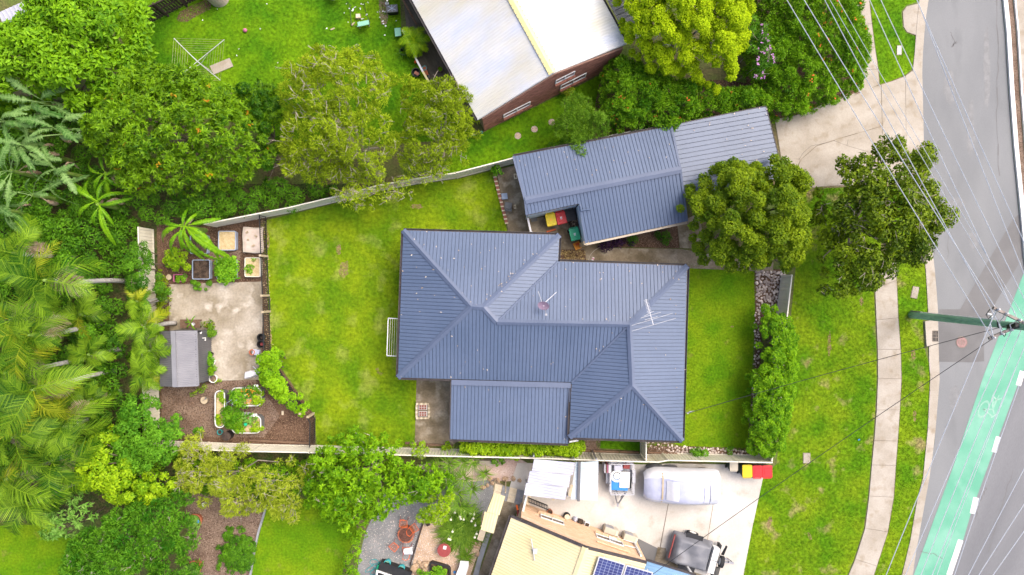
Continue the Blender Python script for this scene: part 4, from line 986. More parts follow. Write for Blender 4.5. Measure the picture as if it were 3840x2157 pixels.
mb = MB(); mb.box(U(2007, 2067, 3.28), (.22, .28, .1), -.1); obj('box', mb, M['aluminium'], ta); mb = MB(); mb.tube([U(1999, 2060, 3.25), U(2000, 2062, 2.85)], .025, 6); obj('bracket', mb, M['aluminium'], ta)
bc = thing('blue_carport', 'sky blue ribbed carport roof at the bottom edge', 'carport', U(2560, 2160))
q = [U(2418, 2101, 2.5), U(2610, 2160, 2.5), U(2560, 2330, 2.4), U(2360, 2270, 2.4)]
obj('roof_sheet', ribbed(MB(), [q[1], q[2], q[3], q[0]], ([(0, 0), (.13, 0), (.15, .03), (.18, .03), (.2, 0)], .2)), M['blue_sheet'], bc)
mb = MB(); mb.beam(q[0]+Vector((0, .05, 0)), q[1]+Vector((0, .05, 0)), .1, .12); obj('gutter', mb, M['gutter'], bc)
for p in q[1:3]: mb = MB(); mb.box((p.x-.1, p.y-.1, 1.2), (.1, .1, 2.4)); obj('post', mb, M['white'], bc)

# ---- garden shed
sh = thing('garden_shed', 'dark grey steel garden shed with ribbed roof', 'shed', U(690, 1340))
q = [U(643, 1241, 2.42), U(643+7, 1450, 2.42), U(743, 1446, 2.1), U(736, 1240, 2.1)]
wq = [U(600, 1242, 2.1), U(599, 1450, 2.1)]
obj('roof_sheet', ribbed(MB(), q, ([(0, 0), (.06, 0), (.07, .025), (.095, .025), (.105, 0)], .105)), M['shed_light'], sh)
obj('roof_sheet', ribbed(MB(), [wq[0], wq[1], q[1], q[0]], ([(0, 0), (.06, 0), (.07, .025), (.095, .025), (.105, 0)], .105)), M['shed_dark'], sh)  # west slope coloured darker than the east one to stand for its shade
mb = MB(); mb.beam(q[0]+Vector((.1, 0, .035)), q[1]+Vector((.1, 0, .035)), .26, .03); obj('ridge_cap', mb, M['shed_light'], sh)
mb = MB(); mb.beam(q[3]+Vector((.02, 0, -.02)), q[2]+Vector((.02, 0, -.02)), .06, .08); mb.beam(q[1]+Vector((0, -.01, 0)), q[2]+Vector((0, -.01, 0)), .05, .06); obj('edge_trim', mb, M['shed_light'], sh)
mb = MB()
for k in range(22):
    p = q[3].lerp(q[2], (k+.5)/22)+Vector((-.06, 0, .015)); mb.box(p, (.03, .03, .02))
o = obj('screws', mb, M['black_plastic'], sh); o['kind'] = 'stuff'
x0, x1, y0, y1 = wq[0].x+.06, q[3].x-.03, q[1].y+.08, q[0].y-.08
mb = MB(); mb.prism([(x0, y0), (x1-.03, y0), (x1-.03, y1), (x0, y1)], 0, 2.04); obj('wall', mb, M['shed_dark'], sh)
mb = MB(); pr = [Vector((x1, y0, .02)), Vector((x1, y1, .02)), Vector((x1, y1, 2.05)), Vector((x1, y0, 2.05))]
for k in range(26):
    ya_ = y0+(y1-y0)*(k+.25)/26; mb.box((x1-.012, ya_, 1.03), (.03, .06, 2.0))
obj('wall_ribs', mb, M['shed_dark'], sh)
mb = MB(); mb.box((x1+.03, U(0, 1268, 1.2).y, 1.1), (.05, .05, .35)); mb.box((x1+.03, U(0, 1271, 1.2).y-.06, .95), (.05, .14, .05)); obj('door_handle', mb, M['white'], sh)
mb = MB(); mb.box((x1+.10, U(0, 1244, 2).y, 1.95), (.24, .1, .1)); obj('lamp', mb, M['black_plastic'], sh); mb = MB(); mb.box((x1+.2, U(0, 1247, 2).y-.02, 1.9), (.09, .1, .06)); obj('lamp_glass', mb, M['white'], sh)

# ================================================================== FENCES
def steel_fence(name, label, px, hgt=1.75, bay=2.36, m='fence_cream', rail=True, h_list=None, flip=1):
    P = UL(px); root = thing(name, label, 'fence', P[0])
    bays = []
    for a, b in zip(P, P[1:]):
        n = max(1, round((b-a).length/bay)); bays += [(a.lerp(b, i/n), a.lerp(b, (i+1)/n)) for i in range(n)]
    per = .19; shape = [(0, 0), (.12, 0), (.135, .03), (.175, .03)]
    for i, (a, b) in enumerate(bays):
        L = (b-a).length; d = (b-a)/L; nr = Vector((d.y, -d.x, 0))*flip; xs = []
        k = 0
        while k*per < L: xs += [(k*per+t, h) for t, h in shape if k*per+t < L]; k += 1
        xs.append((L, 0)); mb = MB(); h0 = hgt+.012*math.sin(i*2.1)
        for (s, o), (s2, o2) in zip(xs, xs[1:]):
            q0, q1 = a+d*s+nr*(o-.015), a+d*s2+nr*(o2-.015)
            mb.add([q0+Vector((0, 0, .04)), q1+Vector((0, 0, .04)), q1+Vector((0, 0, h0)), q0+Vector((0, 0, h0))], [(0, 1, 2, 3)])
        obj('panel', mb, M[m], root)
        mb = MB(); mb.beam(a+Vector((0, 0, h0)), b+Vector((0, 0, h0)), .065, .06); obj('top_rail', mb, M['fence_rail'], root)
        mb = MB(); mb.beam(a+Vector((0, 0, .06)), b+Vector((0, 0, .06)), .05, .06); obj('bottom_rail', mb, M['fence_rail'], root)
        mb = MB(); mb.box((a.x, a.y, (h0+.03)/2), (.085, .085, h0+.03), math.atan2(d.y, d.x)); obj('post', mb, M[m], root)
    return root
def basepx(top, z):  # the foot of a point of the top rail
    return [(CX+(x-CX)*(H-z)/H, CY+(y-CY)*(H-z)/H) for x, y in top]
steel_fence('steel_fence', 'cream steel fence along the lower boundary', basepx([(560, 1678), (733, 1685), (950, 1693), (1159, 1697), (1594, 1709), (1950, 1717), (2423, 1732), (2468, 1733), (2507, 1726), (2897, 1735)], 1.75), flip=-1)
steel_fence('steel_fence', 'cream steel fence behind the front hedge', basepx([(2897, 1735), (2910, 1735)], 1.75)[:1]+basepx([(2924, 1583), (2940, 1400), (2957, 1173), (2974, 1030)], 1.75), 1.6)
steel_fence('steel_fence', 'short cream fence from house to lower boundary', basepx([(2423, 1660), (2423, 1728)], 1.75))
steel_fence('steel_fence', 'cream steel fence along the upper boundary', [(815, 850), (1110, 793), (1300, 748), (1430, 714), (1570, 688), (1716, 667), (1925, 613), (2520, 478)], 1.7)
steel_fence('steel_fence', 'cream steel fence behind the garden shed', [(602, 1672), (590, 1300), (576, 860)], 1.7)
# black picket fence round the vegetable garden
def picket_fence(label, px, hgt=1.15, posts=(), step=.115):
    P = UL(px); root = thing('picket_fence', label, 'fence', P[0])
    for a, b in zip(P, P[1:]):
        mb = MB(); mb.beam(a+Vector((0, 0, hgt)), b+Vector((0, 0, hgt)), .05, .045); obj('rail', mb, M['black_metal'], root)
        mb = MB(); mb.beam(a+Vector((0, 0, .12)), b+Vector((0, 0, .12)), .035, .04); obj('rail', mb, M['black_metal'], root)
        n = int((b-a).length/step)
        for i in range(n):
            q = a.lerp(b, (i+.5)/n); mb = MB(); mb.box((q.x, q.y, hgt/2+.03), (.028, .028, hgt-.06)); obj('picket', mb, M['black_metal'], root)
    for x, y in posts:
        q = U(x, y); mb = MB(); mb.box((q.x, q.y, .62), (.12, .12, 1.25)); obj('post', mb, M['timber_pale'], root)
picket_fence('black picket fence between lawn and vegetable garden', [(999, 812), (1006, 1010), (1010, 1106)], posts=((1003, 962), (1008, 1108)))
picket_fence('black picket fence running past the two buckets', [(1012, 1170), (1016, 1330)], posts=((1012, 1168), (1016, 1330)))
gate = thing('garden_gate', 'black picket gate on two posts in garden fence', 'gate', U(1011, 1140))
for k in range(8): q = U(1010, 1112).lerp(U(1012, 1164), (k+.5)/8); mb = MB(); mb.box((q.x, q.y, .6), (.028, .028, 1.1)); obj('picket', mb, M['black_metal'], gate)
mb = MB()
for z in (.12, 1.15): mb.beam(U(1010, 1111, z)-Vector((0, 0, 0)), U(1012, 1165, z), .045, .04)
obj('rail', mb, M['black_metal'], gate)
picket_fence('black picket fence hidden in the leafy hedge', [(1020, 1340), (1148, 1538)], posts=((1148, 1538),))
picket_fence('black picket fence at lower right of garden', [(1172, 1550), (1184, 1572), (1181, 1662)], posts=((1176, 1550),))
# dark paling fence at the top
df = thing('paling_fence', 'dark weathered paling fence at the top of yard', 'fence', U(640, 50))
a, b = U(560, 92), U(760, -10); L_ = (b-a).length; d_ = (b-a)/L_; nr = Vector((d_.y, -d_.x, 0))
n = int(L_/.17)
for i in range(n):
    q = a+d_*(i+.5)*.17; mb = MB(); mb.box((q.x, q.y, .85+.02*random.random()), (.14, .02, 1.6), math.atan2(d_.y, d_.x)); obj('paling', mb, M['timber_dark'], df)
for z in (.35, 1.0, 1.62):
    mb = MB(); mb.beam(a+nr*.05+Vector((0, 0, z)), b+nr*.05+Vector((0, 0, z)), .05, .09); obj('rail', mb, M['timber_dark'], df)
for k in (0, .35, .7, 1): q = a.lerp(b, k)+nr*.07; mb = MB(); mb.box((q.x, q.y, .9), (.11, .11, 1.8), .5); obj('post', mb, M['timber_dark'], df)
# cream timbers edging the bottom fence
def sleeper(label, a, b, w=.12, h=.16, m='timber', z=0):
    mb = MB(); mb.beam(U(*a, h/2+z), U(*b, h/2+z), w, h); return tag(obj('timber_sleeper', mb, M[m]), label, 'sleeper')
sleeper('dark timber sleeper at foot of garden fence', (935, 1650), (1168, 1662))
sleeper('timber sleeper between patio and lower fence', (1520, 1661), (1700, 1672))
sleeper('pale timber sleeper along side lawn', (2180, 1690), (2320, 1694))
sleeper('timber sleeper at the small lawn corner', (2325, 1694), (2396, 1697))
sleeper('timber sleeper edging the lower stone bed', (2430, 1696), (2538, 1701))

# ================================================================== TREES AND PLANTS
LM = {
 'broad': leafmat('broad_glossy_leaf', (.045, .16, .003), (.23, .45, .008), .35, .5),
 'mango': leafmat('mango_leaf', (.03, .11, .003), (.25, .46, .010), .35, .42),
 'flush': leafmat('young_mango_leaf', (.42, .30, .01), (.5, .14, .02), .25, .5),
 'teatree': leafmat('fine_olive_leaf', (.17, .26, .006), (.46, .60, .025), .45, .7),
 'golden': leafmat('golden_leaf', (.19, .32, .003), (.54, .70, .008), .4, .7),
 'hedge_dark': leafmat('deep_green_leaf', (.03, .12, .006), (.16, .38, .014), .35, .5),
 'bush': leafmat('sprawling_bush_leaf', (.05, .17, .004), (.25, .48, .012), .35, .55),
 'hedge_fine': leafmat('feathery_green_leaf', (.08, .2, .01), (.25, .45, .03), .4, .5),
 'olive': leafmat('olive_yellow_leaf', (.075, .15, .003), (.31, .42, .008), .35, .5),
 'street': leafmat('dark_leathery_leaf', (.035, .08, .003), (.21, .30, .008), .3, .45),
 'lime': leafmat('bright_lime_leaf', (.10, .26, .004), (.38, .56, .012), .35, .5),
 'bright': leafmat('fresh_green_leaf', (.07, .22, .004), (.31, .56, .010), .4, .55),
 'conifer': leafmat('feathery_dark_leaf', (.03, .15, .005), (.17, .40, .02), .35, .6),
 'pale': leafmat('pale_star_leaf', (.08, .24, .02), (.29, .5, .10), .3, .5),
 'wispy': leafmat('wispy_yellow_green_leaf', (.2, .28, .008), (.52, .62, .05), .45, .6),
 'palm': leafmat('palm_leaflet', (.018, .09, .003), (.215, .365, .016), .3, .5, .6),
 'palm_gold': leafmat('golden_palm_leaflet', (.05, .14, .004), (.38, .42, .02), .3, .45, .6),
 'strel': leafmat('grey_green_paddle_leaf', (.05, .14, .02), (.22, .36, .11), .25, .35, .5),
 'banana': leafmat('banana_leaf', (.05, .2, .005), (.24, .46, .012), .35, .35, .5),
 'agap': leafmat('strappy_leaf', (.04, .13, .005), (.22, .36, .03), .3, .45),
 'herb': leafmat('herb_leaf', (.06, .23, .005), (.26, .52, .02), .35, .5),
 'yucca': leafmat('spiky_leaf', (.05, .15, .01), (.25, .40, .04), .25, .4),
}
M.update(LM)

tree('broadleaf_tree', 'big broad leaved bright green tree in the upper left corner', 'tree',
     [(-90, 130), (20, 110), (110, 70), (140, 0), (150, -90), (330, -90), (450, -40), (520, 40), (555, 110), (578, 180), (530, 215), (505, 250), (470, 300), (445, 340), (400, 345), (372, 385), (320, 405), (240, 402), (205, 350), (140, 370), (70, 385), (-90, 400)],
     2.6, 5.6, (430, 330), 'broad', s=.8, trunk_r=.2, n_limb=10, L=.29, W=.14, cov=2.1, up=.8, droop=.15, cl_var=.2, rim=.08, rfac=.85, fcov=1.3)
tree('broadleaf_tree', 'smaller dark broad leaved tree between strelitzia and mango', 'tree',
     [(70, 390), (240, 395), (370, 380), (385, 350), (420, 345), (380, 390), (330, 405), (250, 408), (120, 470), (-60, 480), (-60, 395)], 1.6, 2.8, (300, 420), 'broad', s=.6, trunk_r=.09, L=.26, W=.12, cov=1.7, base_var=.35)
mt, mc, mr = tree('mango_tree', 'dense round mango tree with orange leaf flushes', 'tree',
     [(470, 245), (555, 232), (640, 258), (700, 232), (735, 275), (830, 318), (880, 345), (925, 360), (935, 430), (975, 470), (985, 560), (1000, 610), (960, 650), (800, 695), (640, 722), (500, 722), (440, 690), (430, 620), (385, 605), (335, 565), (312, 490), (335, 430), (392, 400), (405, 355), (460, 325), (455, 270)],
     2.4, 5.8, (760, 560), 'mango', s=.45, trunk_r=.22, n_limb=12, L=.25, W=.075, cov=3.0, up=.8, droop=.35, out=.9, rosette=9, cl_var=.22, rim=.15, jit=.2)
k = rng.random(len(mc)) < .16
flowers(mt, mc, mr, 16, 'flush', .13, 'leaf_flush', 6)
tree('mango_tree', 'dark small leaved tree squeezed between mango and wattle', 'tree',
     [(850, 325), (960, 312), (1045, 335), (1062, 430), (1055, 530), (1040, 640), (1000, 690), (985, 600), (970, 470), (930, 420)], 1.6, 3.6, (1050, 560), 'mango', s=.5, trunk_r=.1, L=.2, W=.06, cov=2.4, up=.5, droop=.45, rosette=8, base_var=.25)
tree('wattle_tree', 'wispy olive wattle tree with bare grey branches', 'tree',
     [(1042, 380), (1060, 255), (1100, 222), (1165, 200), (1180, 152), (1232, 142), (1265, 195), (1330, 160), (1360, 200), (1440, 208), (1475, 260), (1490, 330), (1510, 420), (1500, 540), (1475, 640), (1440, 700), (1330, 715), (1200, 710), (1070, 650), (1045, 560), (1062, 470)],
     2.2, 5.2, (1420, 660), 'teatree', s=.45, trunk_r=.16, bark='bark_pale', n_limb=16, twigs=210, twig_r=.014, drop=.12, jit=.55, rj=.45, rim=.6, rfac=.66, L=.19, W=.042, cov=1.4, up=.4, droop=-.1, out=1.2, cl_var=.3, fcov=.55, tw_len=1.9, top=.1)
tree('wattle_tree', 'rusty olive wattle tree against the white roof', 'tree',
     [(1500, 320), (1525, 272), (1580, 295), (1625, 310), (1690, 292), (1760, 322), (1775, 400), (1795, 470), (1795, 545), (1740, 610), (1650, 640), (1560, 665), (1480, 650), (1500, 540), (1520, 420)],
     2.0, 4.4, (1660, 600), 'teatree', s=.42, trunk_r=.12, bark='bark_pale', n_limb=10, twigs=90, twig_r=.012, jit=.45, rim=.55, rfac=.68, drop=.08, fcov=.6, L=.18, W=.042, cov=1.45, up=.4, droop=-.05, out=1.1, base_var=.4, cl_var=.3, tw_len=1.5)
tree('wattle_tree', 'sparse grey twigged wattle leaning over the white fence', 'tree',
     [(1250, 700), (1330, 690), (1440, 690), (1520, 660), (1640, 620), (1700, 610), (1660, 660), (1560, 700), (1530, 745), (1440, 750), (1400, 785), (1330, 780), (1270, 760)],
     2.2, 3.2, (1440, 690), 'teatree', s=.38, trunk_r=.07, bark='bark_pale', n_limb=9, twigs=90, twig_r=.012, drop=.2, jit=.35, fill=False, L=.15, W=.045, cov=.8, up=.35, droop=0, out=1.1, tw_len=1.6, base_var=.55)
tree('golden_tree', 'golden lime tree with clumped crown beside white roof', 'tree',
     [(2300, -110), (2318, -20), (2335, 60), (2350, 110), (2352, 160), (2400, 195), (2440, 245), (2500, 262), (2570, 258), (2610, 275), (2650, 290), (2730, 315), (2765, 270), (2760, 195), (2800, 165), (2815, 115), (2795, 75), (2845, 40), (2860, -110)],
     3.0, 6.4, (2500, 200), 'golden', s=.40, trunk_r=.2, n_limb=12, twigs=16, twig_r=.014, bark='bark_pale', jit=.5, rfac=.86, rj=.3, rim=.12, fcov=1.6, L=.11, W=.065, cov=2.6, up=.6, droop=0, cl_var=.2, lv=.2, base_var=.55)
h1, hc, hr = tree('flowering_bush', 'big sprawling green bush with scattered red flowers', 'bush',
     [(2800, -110), (3195, -110), (3225, 20), (3255, 110), (3268, 190), (3255, 260), (3245, 300), (3228, 328), (3185, 348), (3120, 380), (3060, 402), (2990, 430), (2930, 440), (2880, 400), (2850, 330), (2800, 270), (2800, 180), (2840, 80)],
     1.2, 3.0, (2990, 240), 'bush', s=.38, trunk_r=.1, n_limb=12, jit=.5, rim=.15, fcov=1.4, L=.17, W=.05, cov=2.4, up=.5, droop=0, out=1.3, lv=.26, base_var=.55)
flowers(h1, hc[hc[:, 0] > U(2950, 0).x], hr[hc[:, 0] > U(2950, 0).x], 60, 'flower_red', .085, bunch=4)
h2, hc, hr = tree('flowering_bush', 'long flowering bush along fence above garage roof', 'bush',
     [(2262, 262), (2312, 215), (2400, 235), (2500, 285), (2620, 310), (2740, 330), (2860, 330), (2930, 400), (2945, 450), (2880, 412), (2780, 415), (2760, 440), (2700, 425), (2610, 445), (2560, 475), (2525, 512), (2470, 518), (2420, 480), (2330, 500), (2265, 450), (2250, 380), (2262, 330)],
     1.4, 3.1, (2560, 400), 'bush', s=.36, trunk_r=.08, n_limb=10, jit=.35, rim=.15, fcov=1.4, L=.16, W=.05, cov=2.4, up=.5, droop=0, out=1.3, lv=.26, base_var=.58)
flowers(h2, hc, hr, 34, 'flower_red', .075, bunch=4)
lt_, hc, hr = shrub('pink_flower_shrub', 'twiggy shrub with pink purple blossoms by golden tree', 'shrub', [(2790, 70), (2850, 80), (2870, 150), (2880, 240), (2860, 300), (2800, 290), (2780, 200)], 2.4, 3.6, 'hedge_dark', s=.5, L=.15, W=.05, cov=1.2, twigs=16, bark='bark_pale')
flowers(lt_, hc, hr, 30, 'flower_pink', .08, bunch=6)
shrub('feathery_shrub', 'light feathery shrub drooping over the garage roof', 'shrub',
      [(2080, 450), (2105, 385), (2140, 340), (2190, 345), (2215, 400), (2290, 440), (2280, 490), (2215, 520), (2190, 585), (2160, 592), (2130, 545), (2090, 515)], 2.0, 3.1, 'hedge_fine', s=.34, jit=.5, rim=.5, rfac=.7, L=.2, W=.03, cov=1.7, up=.2, droop=.3, out=1.6)
shrub('fence_weed', 'leafy weeds along the fence above garage', 'shrub', [(1990, 610), (2060, 545), (2120, 520), (2250, 520), (2330, 500), (2330, 520), (2200, 555), (2080, 600)], .3, 1.2, 'hedge_dark', s=.35, L=.15, W=.05, cov=1.8)
yt, yc, yr_ = tree('shade_tree', 'dense round olive green tree over the front path', 'tree',
     [(2550, 765), (2580, 720), (2625, 680), (2645, 640), (2700, 612), (2770, 600), (2840, 612), (2880, 590), (2960, 580), (3000, 640), (3020, 740), (3030, 840), (3025, 940), (3000, 1000), (2950, 1000), (2890, 985), (2810, 1015), (2750, 1000), (2700, 985), (2640, 970), (2610, 900), (2590, 850), (2565, 800)],
     2.4, 6.2, (2760, 850), 'olive', s=.42, trunk_r=.2, n_limb=12, jit=.5, rj=.3, rfac=.85, rim=.15, fcov=1.5, L=.14, W=.07, cov=2.4, up=.6, droop=.1, cl_var=.25, lv=.2)
tree('street_tree', 'dark leathery street tree with bare pale branches showing', 'tree',
     [(3100, 720), (3105, 660), (3130, 610), (3190, 600), (3270, 560), (3320, 515), (3370, 500), (3385, 540), (3440, 522), (3495, 580), (3480, 650), (3515, 720), (3530, 770), (3575, 810), (3550, 840), (3515, 860), (3510, 890), (3480, 930), (3505, 970), (3500, 1003), (3450, 985), (3400, 980), (3340, 1010), (3305, 1065), (3255, 1090), (3180, 1105), (3120, 1105), (3100, 1080), (3090, 1000), (3085, 900), (3090, 800)],
     3.4, 6.2, (3130, 860), 'street', s=.5, trunk_r=.18, bark='bark_pale', n_limb=18, twigs=90, twig_r=.014, drop=.1, jit=.5, rj=.4, rfac=.85, rim=.35, fill=True, fcov=.75, L=.2, W=.11, cov=1.6, up=.5, droop=.2, cl_var=.25, lv=.25, base_var=.45, tw_len=1.2)
shrub('front_hedge', 'bright green clipped hedge along the front fence', 'hedge',
      [(2835, 1150), (2895, 1135), (2945, 1175), (2978, 1230), (2985, 1330), (2980, 1450), (2965, 1560), (2950, 1640), (2925, 1690), (2880, 1712), (2810, 1700), (2795, 1650), (2805, 1560), (2815, 1460), (2815, 1400), (2838, 1340), (2838, 1240)], .9, 2.1, 'bright', s=.34, stems=12, jit=.4, rj=.35, rim=.3, rfac=.8, L=.13, W=.07, cov=2.6, up=.6, lv=.24, base_var=.6)
# lower left growth
tree('bushy_tree', 'bright bushy tree in lower left corner of garden', 'tree', [(470, 1490), (520, 1470), (585, 1500), (600, 1560), (660, 1565), (700, 1600), (730, 1620), (690, 1660), (660, 1720), (560, 1760), (500, 1790), (440, 1740), (440, 1600)], 1.2, 2.8, (640, 1610), 'conifer', s=.4, trunk_r=.1, L=.16, W=.085, cov=2.2, up=.5)
tree('lime_tree', 'lime green leafy tree outside the back corner', 'tree', [(300, 1690), (360, 1620), (450, 1600), (480, 1700), (520, 1770), (620, 1780), (650, 1830), (600, 1880), (540, 1900), (460, 1890), (390, 1850), (330, 1830), (290, 1760)], 1.6, 3.4, (560, 1720), 'lime', s=.4, trunk_r=.1, L=.16, W=.085, cov=2.2, up=.5, base_var=.42)
tree('feathery_tree', 'dark feathery cypress like tree at the bottom left', 'tree', [(230, 2240), (255, 2040), (300, 2000), (380, 1950), (460, 1900), (560, 1860), (650, 1860), (700, 1880), (712, 1930), (680, 1990), (735, 2010), (720, 2060), (650, 2090), (690, 2120), (755, 2155), (760, 2240)], 1.8, 4.4, (560, 2060), 'conifer', s=.4, trunk_r=.14, n_limb=12, rim=.3, twigs=40, twig_r=.014, bark='bark_pale', jit=.45, L=.21, W=.055, cov=2.5, up=.2, droop=-.1, out=1.2, cl_var=.3, tw_len=1.6)
shrub('umbrella_shrub', 'pale star leaved shrub beside the corner lawn', 'shrub', [(150, 1985), (190, 1930), (250, 1870), (300, 1835), (350, 1880), (345, 1940), (280, 2000), (225, 2030)], 1.6, 2.6, 'pale', s=.5, L=.26, W=.09, cov=1.5, up=.7, droop=.1, rosette=7, out=.3)
tree('wispy_tree', 'wispy yellow green tree over the lower garden fence', 'tree', [(640, 1720), (690, 1640), (760, 1620), (800, 1665), (840, 1690), (900, 1655), (940, 1670), (975, 1720), (1120, 1715), (1168, 1745), (1160, 1810), (1130, 1900), (1110, 1960), (1080, 1985), (1040, 1950), (960, 1920), (880, 1940), (800, 1925), (730, 1880), (690, 1830), (650, 1780)], 1.2, 2.7, (880, 1750), 'wispy', s=.42, trunk_r=.09, bark='bark_pale', n_limb=12, twigs=170, twig_r=.011, drop=.25, jit=.5, rj=.45, rim=.6, rfac=.66, L=.2, W=.04, cov=1.4, up=.4, droop=-.1, out=1.2, fcov=.4, tw_len=2.0)
tree('lush_tree', 'lush green tree spreading over lower boundary fence', 'tree', [(1160, 1760), (1165, 1700), (1200, 1660), (1280, 1630), (1350, 1615), (1440, 1635), (1500, 1680), (1560, 1730), (1640, 1755), (1690, 1790), (1690, 1840), (1640, 1850), (1590, 1885), (1520, 1885), (1470, 1935), (1425, 1978), (1380, 1950), (1330, 1990), (1285, 1990), (1200, 1930), (1140, 1890), (1140, 1810)], 1.4, 3.5, (1430, 1720), 'bright', s=.44, trunk_r=.13, bark='bark_pale', n_limb=12, twigs=20, twig_r=.014, jit=.4, L=.22, W=.085, cov=2.0, up=.4, droop=.2, rosette=7, base_var=.45, cl_var=.28)
shrub('lime_shrub', 'drooping lime green shrub beside the fire pit', 'shrub', [(1550, 1895), (1600, 1850), (1690, 1850), (1705, 1890), (1660, 1950), (1625, 1965), (1580, 1940)], 1.1, 2.2, 'lime', s=.4, twigs=22, bark='bark_pale', jit=.35, L=.15, W=.05, cov=2.0, droop=.3, out=1.2, top=.2)
shrub('boundary_hedge', 'leafy hedge between mown lawn and grey gravel', 'hedge', [(1300, 1985), (1370, 1965), (1372, 2040), (1352, 2100), (1335, 2157), (1300, 2230), (1265, 2230), (1290, 2140), (1310, 2060)], .7, 1.5, 'bright', s=.4, stems=8, L=.15, W=.06, cov=2.0, rosette=6, base_var=.5)
shrub('garden_hedge', 'bright leafy hedge swallowing the diagonal picket fence', 'hedge', [(978, 1330), (1012, 1312), (1055, 1312), (1048, 1350), (1045, 1400), (1075, 1450), (1130, 1500), (1152, 1525), (1120, 1548), (1060, 1500), (1000, 1450), (975, 1400)], .8, 1.4, 'bright', s=.36, stems=9, rim=0, rfac=.95, L=.14, W=.07, cov=3.4, up=.8, rosette=6, base_var=.55)
shrub('lime_hedge', 'lime yellow hedge along the patio roof edge', 'hedge', [(1720, 1640), (2178, 1645), (2185, 1680), (2160, 1712), (2060, 1700), (1950, 1712), (1820, 1706), (1722, 1700)], .7, 1.5, 'lime', s=.3, stems=9, rim=.05, rfac=.9, L=.13, W=.06, cov=2.8, up=.7, base_var=.6, out=.9)
shrub('corner_shrub', 'dark small leaved shrub over the back fence', 'shrub', [(500, 920), (555, 885), (575, 960), (590, 1050), (640, 1090), (632, 1106), (590, 1110), (570, 1160), (540, 1170), (505, 1130), (490, 1000)], 1.4, 2.6, 'hedge_dark', s=.45, twigs=8, L=.12, W=.05, cov=1.9, base_var=.4)
shrub('garden_shrub', 'bright round leafy bush under the banana leaves', 'shrub', [(622, 950), (660, 932), (705, 938), (722, 975), (712, 1008), (680, 1025), (640, 1018), (618, 990)], .4, 1.1, 'lime', s=.32, L=.11, W=.06, cov=2.2, base_var=.45)
shrub('garden_weeds', 'mixed dark plants along the back garden edge', 'shrub', [(592, 1010), (625, 1030), (640, 1060), (632, 1180), (615, 1210), (596, 1205)], .2, .8, 'olive', s=.3, L=.12, W=.05, cov=1.1)
shrub('patio_shrub', 'small lime shrub at the patio fence corner', 'shrub', [(1545, 1655), (1580, 1650), (1615, 1665), (1600, 1700), (1570, 1725), (1545, 1700)], .9, 1.7, 'lime', s=.33, twigs=10, bark='bark_pale', L=.11, W=.05, cov=1.5)
shrub('patio_plant', 'small yellow green plant on patio edge', 'plant', [(1648, 1668), (1680, 1665), (1690, 1685), (1665, 1692)], .2, .6, 'lime', s=.25, L=.1, W=.05, cov=1.8)
shrub('stone_bed_shrub', 'dark green shrub among the lower river stones', 'shrub', [(2594, 1690), (2640, 1680), (2660, 1695), (2650, 1718), (2600, 1716)], .2, .6, 'hedge_dark', s=.28, L=.10, W=.05, cov=2.0, base_var=.6)
shrub('stone_bed_plant', 'little green tuft among river stones near hedge', 'plant', [(2728, 1678), (2750, 1678), (2748, 1700), (2728, 1700)], .1, .35, 'hedge_dark', s=.22, L=.1, W=.05, cov=1.8, base_var=.6)
shrub('court_plant', 'bright leafy plant at end of the brick edging', 'plant', [(1850, 625), (1866, 615), (1880, 628), (1880, 650), (1860, 656), (1848, 645)], .5, 1.0, 'herb', s=.25, L=.13, W=.08, cov=1.8)
for px, lab in (([(2242, 905), (2265, 896), (2290, 898), (2292, 925), (2270, 938), (2246, 932)], 'largest purple leaved plant in the garage bed'), ([(2298, 896), (2322, 888), (2336, 900), (2330, 922), (2302, 922)], 'middle purple leaved plant in the garage bed'), ([(2350, 902), (2370, 896), (2384, 906), (2376, 924), (2354, 922)], 'rightmost purple leaved plant in the garage bed')):
    shrub('purple_plant', lab, 'plant', px, .15, .4, 'purple_leaf', s=.25, group='purple plants in the garage bed', L=.2, W=.06, cov=1.8, up=.6)
for px, lab in (([(2350, 885), (2390, 872), (2405, 880), (2400, 910), (2365, 915)], 'grassy green plant behind the purple plants'), ([(2464, 880), (2500, 872), (2512, 895), (2495, 916), (2468, 908)], 'bushy green plant at the right of garage bed')):
    shrub('bed_plant', lab, 'plant', px, .15, .4, 'hedge_dark', s=.28, L=.16, W=.035, cov=1.5, base_var=.55)
shrub('ground_cover', 'dark green mound of ground cover on wood chips', 'ground cover', [(838, 2000), (880, 2005), (940, 2020), (958, 2050), (955, 2090), (935, 2140), (890, 2140), (850, 2120), (826, 2090), (835, 2060), (850, 2030)], .1, .35, 'hedge_dark', s=.26, rim=0, rfac=1.0, L=.07, W=.05, cov=3.2, base_var=.45, up=.8, flat=.5)
for px, lab in (([(848, 1980), (870, 1975), (872, 1998), (852, 2003)], 'small green tuft above the ground cover mound'), ([(890, 1980), (912, 1975), (918, 1995), (895, 2000)], 'pale green tuft right above ground cover'), ([(808, 2050), (830, 2045), (826, 2062), (808, 2064)], 'sparse tuft left of the ground cover mound'), ([(812, 2105), (832, 2100), (832, 2130), (815, 2135)], 'dark tuft at lower left of ground cover'), ([(850, 2135), (872, 2130), (874, 2150), (852, 2155)], 'bright tuft at the bottom of ground cover')):
    shrub('chip_bed_tuft', lab, 'plant', px, .05, .25, 'hedge_dark', s=.22, stems=3, L=.08, W=.04, cov=1.8, base_var=.55)
for px in ([(786, 1052), (795, 1070), (770, 1086), (735, 1088), (718, 1070), (720, 1055), (750, 1060)],):
    shrub('spilling_herb', 'fine green herb spilling onto the garden slab', 'herb', px, .15, .35, 'hedge_dark', s=.25, L=.07, W=.03, cov=2.2, base_var=.62)
